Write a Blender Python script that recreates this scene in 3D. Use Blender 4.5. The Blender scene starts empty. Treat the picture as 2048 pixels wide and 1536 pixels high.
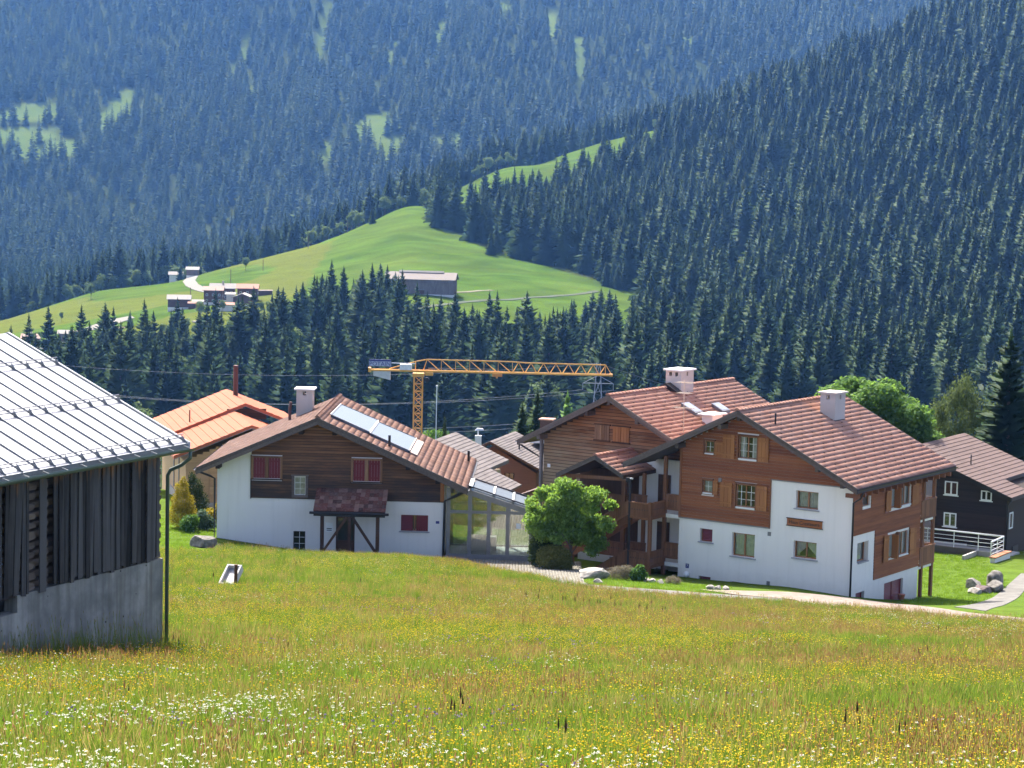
import bpy, bmesh, math, random
import numpy as np
from mathutils import Vector, Matrix, Euler
from mathutils.geometry import tessellate_polygon
S = bpy.context.scene
COL = S.collection
R_ = random.Random(7)
NR = np.random.default_rng(11)

# ---------------------------------------------------------------- camera
PITCH, ROLL = .0962, .0226
cam_d = bpy.data.cameras.new('camera')
cam_d.sensor_width = 36.0
cam_d.lens = 36.0 * 4400 / 2048
cam_d.clip_start, cam_d.clip_end = .5, 9000
cam = bpy.data.objects.new('camera', cam_d); COL.objects.link(cam)
_f = Vector((0, math.cos(PITCH), -math.sin(PITCH))); _u = Vector((0, math.sin(PITCH), math.cos(PITCH))); _r = Vector((1, 0, 0))
_U = _u * math.cos(ROLL) - _r * math.sin(ROLL); _R = _r * math.cos(ROLL) + _u * math.sin(ROLL)
cam.matrix_world = Matrix(((_R.x, _U.x, -_f.x, 0), (_R.y, _U.y, -_f.y, 0), (_R.z, _U.z, -_f.z, 0), (0, 0, 0, 1)))
S.camera = cam

# ---------------------------------------------------------------- sky, sun, exposure
SUN_EL = math.radians(52)
SUN_AZ = math.atan2(-.354, .935)           # bearing of the sun from +Y, negative to the left
wd = bpy.data.worlds.new('World'); S.world = wd; wd.use_nodes = True
nt = wd.node_tree; bg = nt.nodes['Background']
sky = nt.nodes.new('ShaderNodeTexSky'); sky.sky_type = 'NISHITA'; sky.sun_disc = False
sky.sun_elevation = SUN_EL; sky.sun_rotation = SUN_AZ
sky.altitude = 1300; sky.air_density = .28; sky.dust_density = 6.0; sky.ozone_density = .0
nt.links.new(sky.outputs[0], bg.inputs[0]); bg.inputs[1].default_value = .15
sl = bpy.data.lights.new('sun', 'SUN'); sl.energy = 2.5; sl.angle = math.radians(.53); sl.color = (1, .95, .87)
so = bpy.data.objects.new('sun', sl); COL.objects.link(so)
_s = Vector((math.cos(SUN_EL) * math.sin(SUN_AZ), math.cos(SUN_EL) * math.cos(SUN_AZ), math.sin(SUN_EL)))
so.rotation_euler = _s.to_track_quat('Z', 'Y').to_euler(); so.location = (0, 60, 80)
S.view_settings.view_transform = 'Standard'; S.view_settings.look = 'None'
S.view_settings.gamma = 1; S.view_settings.use_curve_mapping = False
S.view_settings.exposure = 2.35
S.render.engine = 'CYCLES'
S.cycles.use_denoising = True
S.cycles.use_adaptive_sampling = False
S.cycles.max_bounces = 5; S.cycles.diffuse_bounces = 2; S.cycles.glossy_bounces = 3
S.cycles.transmission_bounces = 4; S.cycles.transparent_max_bounces = 12; S.cycles.volume_bounces = 0
S.cycles.sample_clamp_indirect = 4
try: S.cycles.volume_step_rate = 4
except Exception: pass

T_COL=[-0.3, -0.235, -0.19, -0.14, -0.095, -0.05, -0.005, 0.04, 0.085, 0.13, 0.18, 0.235, 0.3]
T_ROW=[0, 10, 20, 35, 48, 60, 80, 95, 100, 105, 110, 115, 122, 130, 142, 152, 170, 200, 260, 350, 450, 520, 560, 600, 640, 680, 720, 760, 800, 840, 880, 920, 960, 1000, 1040, 1080, 1120, 1160, 1200, 1240, 1280, 1320, 1360, 1400, 1440, 1480, 1520, 1560, 1600, 1640, 1680, 1720, 1760, 1800, 1840, 1880, 1920, 1960, 2000, 2040, 2080, 2120, 2160, 2200, 2240, 2280, 2320, 2360, 2400, 2440, 2480, 2520, 2560, 2600, 2640, 2680, 2720, 2760, 2800, 2840, 2880, 2920, 2960, 3000, 3040, 3080, 3120, 3160, 3200, 3240, 3280, 3320, 3360, 3400, 3440, 3480, 3520, 3560, 3600, 3640, 3680, 3720, 3760, 3800, 3840, 3880, 3920]
T_Z=[
[-2.20,-3.90,-5.75,-8.60,-11.00,-13.00,-16.10,-17.95,-18.60,-19.10,-19.80,-20.45,-21.20,-21.50,-22.00,-23.00,-28.00,-33.00,-45.00,-60.00,-74.00,-77.00,-78.20,-79.41,-80.61,-82.07,-83.61,-85.15,-86.69,-83.96,-81.23,-82.63,-84.03,-85.43,-85.76,-86.09,-92.26,-98.42,-104.58,-110.75,-116.91,-119.78,-119.35,-118.93,-118.50,-118.07,-116.69,-114.36,-112.04,-109.71,-107.38,-105.05,-102.72,-100.39,-91.83,-83.27,-74.71,-66.15,-57.59,-49.04,-40.48,-30.60,-19.41,-8.22,2.98,14.17,25.36,36.55,47.74,61.41,75.08,88.74,102.41,116.08,129.74,143.41,157.79,172.89,187.99,203.09,218.19,233.29,248.40,263.50,279.75,296.01,312.27,328.52,344.78,361.04,377.30,393.55,409.81,426.07,442.69,459.31,475.93,492.55,509.18,525.80,542.42,559.04,575.66,592.28,608.91,625.53,633.84],
[-2.20,-3.90,-5.75,-8.60,-11.00,-13.00,-16.10,-17.95,-18.60,-19.10,-19.80,-20.45,-21.10,-21.30,-21.60,-22.50,-28.00,-33.00,-45.00,-60.00,-74.00,-77.00,-77.91,-78.81,-79.72,-79.96,-79.97,-79.99,-80.00,-75.46,-73.57,-74.34,-75.11,-75.24,-75.37,-78.84,-85.66,-92.47,-99.29,-106.11,-107.41,-106.89,-106.36,-105.83,-105.30,-104.54,-103.69,-102.84,-101.99,-101.14,-100.29,-99.44,-98.59,-97.74,-89.13,-80.51,-71.90,-63.28,-54.66,-46.05,-37.43,-27.50,-16.25,-5.00,6.25,17.50,28.75,40.00,51.24,64.97,78.69,92.41,106.14,119.86,133.58,147.30,161.74,176.90,192.06,207.22,222.37,237.53,252.69,267.84,284.16,300.47,316.78,333.10,349.41,365.72,382.04,398.35,414.66,430.98,447.65,464.33,481.01,497.69,514.37,531.04,547.72,564.40,581.08,597.76,614.43,631.11,639.45],
[-2.20,-3.90,-5.75,-8.60,-11.00,-13.00,-16.10,-17.95,-18.60,-19.10,-19.80,-20.45,-21.00,-21.20,-21.50,-22.40,-28.00,-33.00,-45.00,-60.00,-74.00,-77.00,-75.78,-74.57,-75.15,-75.74,-76.32,-76.91,-75.00,-70.58,-67.84,-66.77,-65.65,-64.51,-63.36,-62.22,-69.28,-76.35,-83.41,-90.48,-91.98,-91.62,-91.27,-90.91,-90.56,-90.93,-91.56,-92.18,-92.80,-93.42,-94.05,-94.67,-95.29,-95.91,-87.26,-78.60,-69.95,-61.29,-52.63,-43.98,-35.32,-25.35,-14.06,-2.77,8.51,19.80,31.09,42.38,53.67,67.43,81.19,94.95,108.72,122.48,136.24,150.00,164.48,179.68,194.87,210.07,225.27,240.46,255.66,270.85,287.21,303.56,319.91,336.26,352.61,368.97,385.32,401.67,418.02,434.37,451.09,467.81,484.52,501.24,517.96,534.67,551.39,568.11,584.83,601.54,618.26,634.98,643.33],
[-2.20,-3.90,-5.75,-8.60,-11.00,-13.00,-16.10,-17.95,-18.60,-19.10,-19.80,-20.45,-21.00,-21.20,-21.50,-22.60,-28.00,-33.00,-45.00,-60.00,-74.00,-77.00,-75.44,-73.88,-72.70,-71.51,-70.32,-69.13,-65.53,-61.92,-58.32,-58.16,-58.00,-57.84,-57.02,-56.19,-55.37,-56.61,-64.03,-71.46,-78.89,-82.16,-81.29,-80.42,-79.54,-78.67,-79.27,-81.36,-83.45,-85.53,-87.62,-89.71,-91.79,-93.88,-85.18,-76.48,-67.78,-59.08,-50.38,-41.68,-32.98,-22.96,-11.63,-0.30,11.03,22.36,33.70,45.03,56.36,70.17,83.97,97.78,111.58,125.39,139.19,153.00,167.52,182.76,198.00,213.24,228.48,243.72,258.96,274.20,290.59,306.99,323.38,339.78,356.17,372.57,388.96,405.36,421.76,438.15,454.91,471.67,488.43,505.19,521.95,538.71,555.47,572.23,588.99,605.75,622.51,639.27,647.65],
[-2.20,-3.90,-5.75,-8.60,-11.00,-13.00,-16.10,-17.95,-18.60,-19.10,-19.80,-20.45,-21.70,-22.00,-22.50,-23.50,-28.00,-33.00,-45.00,-60.00,-74.00,-77.00,-74.79,-72.58,-71.44,-70.31,-69.18,-68.04,-65.78,-62.38,-58.99,-56.44,-54.73,-53.02,-50.74,-47.89,-45.05,-42.21,-44.08,-50.68,-57.27,-60.14,-59.28,-58.42,-57.56,-56.70,-58.65,-63.42,-68.19,-72.96,-77.73,-82.50,-87.28,-92.05,-83.31,-74.57,-65.83,-57.09,-48.35,-39.61,-30.87,-20.82,-9.44,1.93,13.30,24.67,36.04,47.41,58.78,72.63,86.47,100.32,114.16,128.01,141.85,155.70,170.26,185.54,200.82,216.09,231.37,246.65,261.93,277.21,293.64,310.08,326.51,342.94,359.38,375.81,392.25,408.68,425.11,441.55,458.35,475.15,491.95,508.74,525.54,542.34,559.14,575.94,592.74,609.54,626.34,643.13,651.53],
[-2.20,-3.90,-5.75,-8.60,-11.00,-13.00,-16.10,-17.95,-18.60,-19.10,-19.80,-20.45,-21.90,-22.10,-22.80,-24.00,-28.00,-33.00,-45.00,-60.00,-74.00,-77.00,-74.48,-71.96,-70.84,-69.72,-68.59,-67.47,-65.51,-61.02,-56.53,-51.62,-49.17,-46.71,-41.93,-37.15,-32.37,-27.42,-22.29,-19.64,-24.45,-29.26,-29.95,-29.27,-28.59,-27.91,-31.75,-40.10,-48.45,-56.81,-65.16,-73.51,-81.86,-90.22,-81.44,-72.66,-63.88,-55.10,-46.32,-37.54,-28.76,-18.67,-7.26,4.15,15.57,26.98,38.39,49.80,61.21,75.09,88.98,102.86,116.74,130.63,144.51,158.39,173.00,188.31,203.63,218.95,234.26,249.58,264.90,280.22,296.69,313.16,329.64,346.11,362.58,379.06,395.53,412.00,428.47,444.95,461.79,478.62,495.46,512.30,529.14,545.97,562.81,579.65,596.49,613.32,630.16,647.00,655.42],
[-2.20,-3.90,-5.75,-8.60,-11.00,-13.00,-16.20,-18.20,-18.85,-19.40,-20.45,-21.00,-21.95,-22.30,-23.20,-25.00,-28.00,-33.00,-45.00,-60.00,-74.00,-77.00,-74.52,-72.04,-71.15,-70.25,-69.36,-68.47,-67.57,-63.09,-58.98,-55.24,-51.51,-47.93,-44.35,-40.77,-36.84,-32.91,-28.98,-23.94,-18.89,-13.85,-8.68,-3.48,1.73,4.73,1.14,-2.45,0.01,2.47,4.92,-26.18,-57.28,-88.38,-79.57,-70.75,-61.93,-53.11,-44.29,-35.47,-26.65,-16.52,-5.07,6.38,17.83,29.28,40.73,52.18,63.63,77.56,91.48,105.40,119.32,133.25,147.17,161.09,175.73,191.09,206.44,221.80,237.16,252.51,267.87,283.23,299.74,316.25,332.76,349.27,365.79,382.30,398.81,415.32,431.83,448.35,465.22,482.10,498.98,515.85,532.73,549.61,566.48,583.36,600.23,617.11,633.99,650.86,659.30],
[-2.20,-3.90,-5.75,-8.60,-11.00,-13.00,-16.30,-18.50,-19.25,-20.00,-20.60,-21.10,-22.10,-22.60,-23.40,-25.00,-28.00,-33.00,-45.00,-60.00,-74.00,-77.00,-74.21,-71.43,-70.86,-70.29,-69.72,-69.15,-68.59,-64.97,-61.36,-57.58,-53.81,-51.23,-48.65,-45.53,-41.87,-38.21,-34.56,-29.06,-23.57,-18.08,-12.59,-7.09,-0.60,5.89,12.39,18.88,25.37,21.67,17.96,20.37,22.77,17.73,12.68,7.64,2.59,-2.46,-7.50,-12.55,-17.59,-14.37,-2.88,8.61,20.10,31.59,43.08,54.57,66.06,80.02,93.98,107.94,121.90,135.87,149.83,163.79,178.47,193.86,209.26,224.65,240.05,255.45,270.84,286.24,302.79,319.34,335.89,352.44,368.99,385.54,402.09,418.64,435.19,451.74,468.66,485.58,502.49,519.41,536.32,553.24,570.15,587.07,603.98,620.90,637.81,654.73,663.19],
[-2.20,-3.90,-5.75,-8.60,-11.00,-13.00,-16.40,-18.80,-19.50,-20.20,-20.75,-21.50,-22.30,-22.80,-23.60,-25.00,-28.00,-33.00,-45.00,-60.00,-74.00,-77.00,-68.03,-68.74,-69.46,-70.18,-70.90,-69.77,-68.64,-67.51,-65.57,-62.82,-60.06,-57.31,-52.51,-47.72,-42.93,-38.13,-33.34,-26.54,-19.75,-12.95,-6.16,0.63,8.72,16.82,24.91,33.00,41.09,44.00,41.72,39.44,38.34,37.23,29.87,22.51,15.15,7.78,0.42,-6.94,-14.31,-12.22,-0.69,10.83,22.36,33.89,45.42,56.95,68.48,82.48,96.48,110.48,124.48,138.49,152.49,166.49,181.21,196.64,212.07,227.51,242.94,258.38,273.81,289.25,305.84,322.43,339.02,355.60,372.19,388.78,405.37,421.96,438.55,455.14,472.10,489.05,506.01,522.96,539.91,556.87,573.82,590.78,607.73,624.69,641.64,658.59,667.07],
[-2.20,-3.90,-5.75,-8.60,-11.00,-13.00,-16.50,-19.00,-19.70,-20.30,-20.85,-21.60,-22.60,-23.20,-23.80,-25.00,-28.00,-33.00,-45.00,-60.00,-74.00,-77.00,-67.45,-68.34,-69.22,-70.10,-70.99,-69.30,-67.62,-65.93,-63.34,-59.85,-56.36,-52.87,-46.28,-39.69,-33.09,-26.50,-19.90,-10.47,-1.05,8.38,17.81,27.23,37.62,48.00,58.39,68.77,66.78,64.79,62.79,62.95,63.10,63.25,52.70,42.16,31.61,21.06,10.51,-0.04,-10.59,-10.08,1.49,13.06,24.63,36.20,47.77,59.33,70.90,84.94,98.98,113.02,127.06,141.10,155.15,169.19,183.94,199.42,214.89,230.36,245.84,261.31,276.78,292.26,308.88,325.51,342.14,358.77,375.40,392.03,408.66,425.28,441.91,458.54,475.53,492.53,509.52,526.51,543.51,560.50,577.49,594.49,611.48,628.47,645.47,662.46,670.95],
[-2.20,-3.90,-5.75,-8.60,-11.00,-13.00,-16.60,-19.15,-19.95,-20.60,-21.40,-22.30,-23.40,-23.70,-24.00,-25.30,-28.00,-33.00,-45.00,-60.00,-74.00,-77.00,-66.82,-67.24,-67.67,-68.09,-68.52,-66.14,-63.76,-61.37,-58.00,-53.64,-49.28,-44.92,-36.94,-28.95,-20.97,-12.99,-5.00,6.78,18.56,30.34,42.12,53.90,65.70,77.51,89.32,101.12,99.61,98.09,96.57,96.39,97.54,98.70,99.85,86.51,68.32,50.14,31.96,13.78,-4.40,-7.69,3.92,15.54,27.15,38.76,50.37,61.98,73.60,87.68,101.76,115.85,129.93,144.02,158.10,172.18,186.98,202.50,218.02,233.53,249.05,264.57,280.08,295.60,312.27,328.94,345.62,362.29,378.96,395.63,412.30,428.97,445.65,462.32,479.35,496.39,513.43,530.46,547.50,564.54,581.57,598.61,615.64,632.68,649.72,666.75,675.27],
[-2.20,-3.90,-5.75,-8.60,-11.00,-13.00,-16.75,-19.30,-20.10,-20.85,-21.50,-22.30,-23.20,-23.50,-24.00,-25.20,-28.00,-33.00,-45.00,-60.00,-74.00,-77.00,-65.47,-65.18,-64.89,-64.60,-64.32,-60.59,-56.86,-53.13,-48.07,-41.69,-35.31,-28.93,-18.71,-8.50,1.71,11.92,22.13,35.70,49.27,62.84,76.41,89.98,104.67,119.35,134.04,148.73,148.24,147.75,147.26,147.65,148.92,150.20,151.47,132.26,106.24,80.21,54.18,28.15,2.12,-5.06,6.60,18.26,29.92,41.58,53.24,64.90,76.56,90.69,104.82,118.95,133.09,147.22,161.35,175.48,190.33,205.89,221.46,237.02,252.59,268.15,283.71,299.28,316.00,332.72,349.44,366.16,382.88,399.59,416.31,433.03,449.75,466.47,483.56,500.64,517.72,534.81,551.89,568.97,586.06,603.14,620.23,637.31,654.39,671.48,680.02],
[-2.20,-3.90,-5.75,-8.60,-11.00,-13.00,-16.90,-19.50,-20.30,-21.10,-21.80,-22.60,-23.40,-23.80,-24.50,-25.50,-28.00,-33.00,-45.00,-60.00,-74.00,-77.00,-64.64,-63.88,-63.12,-62.36,-61.60,-56.61,-51.61,-46.62,-39.64,-30.68,-21.72,-12.75,-0.85,11.05,22.95,34.84,46.74,62.02,77.29,92.56,107.83,123.10,138.68,154.26,169.84,185.42,185.89,186.36,186.83,186.00,183.86,181.73,179.59,156.63,126.73,96.83,66.93,37.03,7.13,-1.96,9.76,21.47,33.19,44.91,56.63,68.34,80.06,94.25,108.44,122.62,136.81,151.00,165.19,179.38,194.28,209.90,225.52,241.14,256.76,272.38,288.01,303.63,320.40,337.18,353.95,370.73,387.50,404.28,421.05,437.83,454.61,471.38,488.52,505.66,522.80,539.94,557.08,574.22,591.36,608.50,625.64,642.78,659.92,677.06,685.63],
]
# ---- terrain: heights on a fan-shaped lattice of bearings (x/y) and distances, smoothed
def smooth(a,n,axis):
    a=np.moveaxis(a,axis,0)
    for _ in range(n):
        b=a.copy(); b[1:-1]=.25*a[:-2]+.5*a[1:-1]+.25*a[2:]; a=b
    return np.moveaxis(a,0,axis)
G_T=np.linspace(-.30,.30,241)
G_D=np.unique(np.concatenate([np.arange(-12,14,1.0),np.arange(14,170,1.0),np.arange(170,520,6.),np.arange(520,3901,10.),np.arange(850,1290,5.)]))
def make_grid():
    tz=np.array(T_Z); D0=np.array(T_ROW,float)
    cols=np.array([np.interp(G_D,D0,r,left=r[0]) for r in tz])
    neg=G_D<0; cols[:,neg]=cols[:,[np.searchsorted(G_D,0)]]-G_D[neg]*.17
    far=G_D>520
    c2=smooth(cols,10,1); w=np.clip((G_D-500)/60,0,1); c1=smooth(cols,3,1); cols=c1*(1-w)+c2*w
    g=np.array([np.interp(G_T,T_COL,cols[:,k]) for k in range(len(G_D))]).T
    g=smooth(g,6,0)
    return g
G_Z=make_grid()
def vnoise(x,y,s,seed=0):
    x=np.asarray(x,float)/s; y=np.asarray(y,float)/s
    xi=np.floor(x).astype(np.int64); yi=np.floor(y).astype(np.int64); fx=x-xi; fy=y-yi
    fx=fx*fx*(3-2*fx); fy=fy*fy*(3-2*fy)
    def h(a,b):
        n=(a*374761393+b*668265263+seed*974634777)&0xffffffff
        n=((n^(n>>13))*1274126177)&0xffffffff
        return ((n^(n>>16))&0xffff)/65535.
    return (h(xi,yi)*(1-fx)+h(xi+1,yi)*fx)*(1-fy)+(h(xi,yi+1)*(1-fx)+h(xi+1,yi+1)*fx)*fy
GX=G_T[:,None]*np.maximum(G_D,30.)[None,:]; GY=np.broadcast_to(G_D[None,:],GX.shape)
_w=np.clip((G_D-520)/200,0,1)[None,:]
G_Z=G_Z+_w*((vnoise(GX,GY,90,1)-.5)*2.4+(vnoise(GX,GY,35,2)-.5)*1.0)+ np.clip((G_D-1700)/300,0,1)[None,:]*((vnoise(GX,GY,260,3)-.5)*50)
_h=((GX<55)&(GX>-150)&(GY>900)&(GY<1285)).astype(float); _h=smooth(smooth(_h,6,0),8,1)*np.clip((GX+150)/60,0,1)
G_Z=G_Z+_h*((vnoise(GX+GY*.4,GY*1.4,17,71)-.5)*1.5+(vnoise(GX,GY*1.6,9,72)-.5)*.7)
def ground(x,y):
    x=np.asarray(x,float); y=np.asarray(y,float)
    t=np.clip(x/np.maximum(y,30.),-.2999,.2999); d=np.clip(y,-11.9,3899)
    i=(t+.30)/(.60/240); i0=np.floor(i).astype(int); fi=i-i0
    j0=np.clip(np.searchsorted(G_D,d,side='right')-1,0,len(G_D)-2); fj=(d-G_D[j0])/(G_D[j0+1]-G_D[j0])
    return (G_Z[i0,j0]*(1-fi)+G_Z[i0+1,j0]*fi)*(1-fj)+(G_Z[i0,j0+1]*(1-fi)+G_Z[i0+1,j0+1]*fi)*fj

# ---------------------------------------------------------------- helpers
def tag(o, label=None, cat=None, group=None, kind=None):
    if label: o['label'] = label
    if cat: o['category'] = cat
    if group: o['group'] = group
    if kind: o['kind'] = kind
    return o
def thing(name, loc=(0, 0, 0), rz=0, label=None, cat=None, group=None):
    o = bpy.data.objects.new(name, None); o.empty_display_size = .3; COL.objects.link(o)
    o.location = loc; o.rotation_euler = (0, 0, rz)
    return tag(o, label, cat, group)
def link(name, me, parent=None, mat=None, loc=None, rot=None, scl=None, mtx=None):
    if mat is not None and len(me.materials) == 0: me.materials.append(mat)
    o = bpy.data.objects.new(name, me); COL.objects.link(o)
    if parent is not None: o.parent = parent
    if mtx is not None: o.matrix_local = mtx
    if loc is not None: o.location = loc
    if rot is not None: o.rotation_euler = rot
    if scl is not None: o.scale = scl if hasattr(scl, '__len__') else (scl, scl, scl)
    return o
class MB:
    def __init__(s): s.v = []; s.f = []
    def add(s, vs, fs):
        n = len(s.v); s.v += [tuple(p) for p in vs]; s.f += [tuple(i + n for i in q) for q in fs]; return s
    def quad(s, *p): return s.add(p, [tuple(range(len(p)))])
    def box(s, a, b):
        x0, x1 = sorted((a[0], b[0])); y0, y1 = sorted((a[1], b[1])); z0, z1 = sorted((a[2], b[2]))
        return s.add([(x0, y0, z0), (x1, y0, z0), (x1, y1, z0), (x0, y1, z0), (x0, y0, z1), (x1, y0, z1), (x1, y1, z1), (x0, y1, z1)],
                     [(0, 3, 2, 1), (4, 5, 6, 7), (0, 1, 5, 4), (1, 2, 6, 5), (2, 3, 7, 6), (3, 0, 4, 7)])
    def hexa(s, lo, hi):   # two quads (4 points each), joined
        return s.add(list(lo) + list(hi), [(3, 2, 1, 0), (4, 5, 6, 7), (0, 1, 5, 4), (1, 2, 6, 5), (2, 3, 7, 6), (3, 0, 4, 7)])
    def prism(s, poly, d):  # polygon (list of 3d points) extruded by vector d
        n = len(poly); d = Vector(d); p = [Vector(q) for q in poly]
        return s.add(p + [q + d for q in p], [tuple(range(n))[::-1], tuple(range(n, 2 * n))] + [(i, (i + 1) % n, n + (i + 1) % n, n + i) for i in range(n)])
    def beam(s, p, q, w, h, up=(0, 0, 1)):
        p, q = Vector(p), Vector(q); d = (q - p).normalized(); up = Vector(up)
        a = d.cross(up)
        if a.length < 1e-4: a = d.cross(Vector((0, 1, 0)))
        a.normalize(); b = a.cross(d).normalized(); a *= w / 2; b *= h / 2
        return s.hexa([p - a - b, p + a - b, p + a + b, p - a + b], [q - a - b, q + a - b, q + a + b, q - a + b])
    def tube(s, pts, r, n=8, cap=True):
        pts = [Vector(p) for p in pts]; rr = r if hasattr(r, '__len__') else [r] * len(pts); rings = []; base = len(s.v); ref = None
        for i, p in enumerate(pts):
            d = (pts[min(i + 1, len(pts) - 1)] - pts[max(i - 1, 0)]).normalized()
            if ref is None: ref = Vector((0, 0, 1)) if abs(d.z) < .9 else Vector((1, 0, 0))
            a = d.cross(ref).normalized(); b = d.cross(a).normalized(); ref = -b if False else ref
            for k in range(n):
                t = 2 * math.pi * k / n; s.v.append(tuple(p + (a * math.cos(t) + b * math.sin(t)) * rr[i]))
        for i in range(len(pts) - 1):
            for k in range(n):
                a0 = base + i * n + k; a1 = base + i * n + (k + 1) % n
                s.f.append((a0, a1, a1 + n, a0 + n))
        if cap:
            s.f.append(tuple(base + k for k in range(n))[::-1]); s.f.append(tuple(base + (len(pts) - 1) * n + k for k in range(n)))
        return s
    def mesh(s, name, mat=None, smooth=False):
        me = bpy.data.meshes.new(name); me.from_pydata(s.v, [], s.f); me.validate()
        if smooth: me.polygons.foreach_set('use_smooth', [True] * len(me.polygons))
        if mat is not None: me.materials.append(mat)
        me.update(); return me
    def build(s, name, mat, parent=None, smooth=False, **k): return link(name, s.mesh(name, mat, smooth), parent, **k)
def fast_mesh(name, V, F, mat=None, smooth=False):   # numpy verts (n,3), faces (m,k) one size
    V = np.asarray(V, np.float32); F = np.asarray(F, np.int32); me = bpy.data.meshes.new(name); k = F.shape[1]
    me.vertices.add(len(V)); me.vertices.foreach_set('co', V.ravel())
    me.loops.add(F.size); me.loops.foreach_set('vertex_index', F.ravel())
    me.polygons.add(len(F)); me.polygons.foreach_set('loop_start', np.arange(0, F.size, k, dtype=np.int32)); me.polygons.foreach_set('loop_total', np.full(len(F), k, np.int32))
    if smooth: me.polygons.foreach_set('use_smooth', np.ones(len(F), bool))
    if mat is not None: me.materials.append(mat)
    me.update(); me.validate(); return me

# ---------------------------------------------------------------- materials
def newmat(name):
    m = bpy.data.materials.new(name); m.use_nodes = True; t = m.node_tree
    return m, t, t.nodes['Principled BSDF'], t.nodes['Material Output']
def N(t, typ, **k):
    n = t.nodes.new(typ)
    for a, b in k.items(): setattr(n, a, b)
    return n
def coords(t, scale=(1, 1, 1), space='Object', rnd=True):
    tc = N(t, 'ShaderNodeTexCoord'); mp = N(t, 'ShaderNodeMapping'); mp.inputs['Scale'].default_value = scale
    t.links.new(tc.outputs[space], mp.inputs['Vector'])
    if rnd:
        oi = N(t, 'ShaderNodeObjectInfo'); mu = N(t, 'ShaderNodeVectorMath', operation='SCALE'); mu.inputs[0].default_value = (37, 91, 53)
        t.links.new(oi.outputs['Random'], mu.inputs['Scale']); t.links.new(mu.outputs[0], mp.inputs['Location'])
    return mp.outputs[0]
def noise(t, vec, scale, detail=4, rough=.6, dist=0):
    n = N(t, 'ShaderNodeTexNoise'); n.inputs['Scale'].default_value = scale; n.inputs['Detail'].default_value = detail
    n.inputs['Roughness'].default_value = rough; n.inputs['Distortion'].default_value = dist
    if vec is not None: t.links.new(vec, n.inputs['Vector'])
    return n.outputs['Fac']
def ramp(t, fac, stops):
    r = N(t, 'ShaderNodeValToRGB'); e = r.color_ramp.elements
    while len(e) < len(stops): e.new(.5)
    for x, (p, c) in zip(e, stops): x.position = p; x.color = (*c, 1) if len(c) == 3 else c
    t.links.new(fac, r.inputs['Fac']); return r.outputs['Color']
def mixc(t, fac, a, b, mode='MIX'):
    m = N(t, 'ShaderNodeMix', data_type='RGBA', blend_type=mode)
    for s, v in ((m.inputs[0], fac), (m.inputs[6], a), (m.inputs[7], b)):
        if hasattr(v, 'links') or hasattr(v, 'is_linked'): t.links.new(v, s)
        elif isinstance(v, (int, float)): s.default_value = v
        else: s.default_value = (*v, 1)
    return m.outputs[2]
def mathn(t, op, a, b=None, clamp=False):
    m = N(t, 'ShaderNodeMath', operation=op); m.use_clamp = clamp
    for i, v in enumerate((a, b)):
        if v is None: continue
        if isinstance(v, (int, float)): m.inputs[i].default_value = v
        else: t.links.new(v, m.inputs[i])
    return m.outputs[0]
def bump(t, bsdf, fac, strength=.3, dist=.02):
    b = N(t, 'ShaderNodeBump'); b.inputs['Strength'].default_value = strength; b.inputs['Distance'].default_value = dist
    t.links.new(fac, b.inputs['Height']); t.links.new(b.outputs[0], bsdf.inputs['Normal'])
def objrand(t):
    oi = N(t, 'ShaderNodeObjectInfo'); g = N(t, 'ShaderNodeNewGeometry')
    return mathn(t, 'FRACT', mathn(t, 'ADD', oi.outputs['Random'], g.outputs['Random Per Island']))
def M_plain(name, c, rough=.6, metal=0, var=.12, scale=2.5, b=0, spec=.5):
    m, t, p, o = newmat(name); v = coords(t); f = noise(t, v, scale, 5)
    lo = tuple(x * (1 - var) for x in c); hi = tuple(min(1, x * (1 + var)) for x in c)
    t.links.new(ramp(t, f, [(.3, lo), (.7, hi)]), p.inputs['Base Color']); p.inputs['Roughness'].default_value = rough; p.inputs['Metallic'].default_value = metal
    p.inputs['Specular IOR Level'].default_value = spec
    if b: bump(t, p, noise(t, v, scale * 12, 3), b, .01)
    return m
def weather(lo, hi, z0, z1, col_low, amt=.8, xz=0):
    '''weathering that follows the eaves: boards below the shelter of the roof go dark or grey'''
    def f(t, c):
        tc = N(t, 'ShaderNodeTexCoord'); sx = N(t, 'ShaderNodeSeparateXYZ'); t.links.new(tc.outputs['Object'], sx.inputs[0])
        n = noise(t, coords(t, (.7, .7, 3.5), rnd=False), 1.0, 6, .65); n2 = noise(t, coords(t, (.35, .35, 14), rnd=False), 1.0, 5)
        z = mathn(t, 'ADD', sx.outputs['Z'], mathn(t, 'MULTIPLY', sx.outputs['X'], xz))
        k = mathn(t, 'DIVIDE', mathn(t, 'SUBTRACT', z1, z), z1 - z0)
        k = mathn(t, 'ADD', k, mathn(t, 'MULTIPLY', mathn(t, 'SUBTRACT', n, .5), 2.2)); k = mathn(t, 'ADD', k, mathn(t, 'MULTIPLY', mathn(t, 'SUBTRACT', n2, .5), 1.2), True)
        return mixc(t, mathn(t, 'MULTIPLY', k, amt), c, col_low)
    return f
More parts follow.
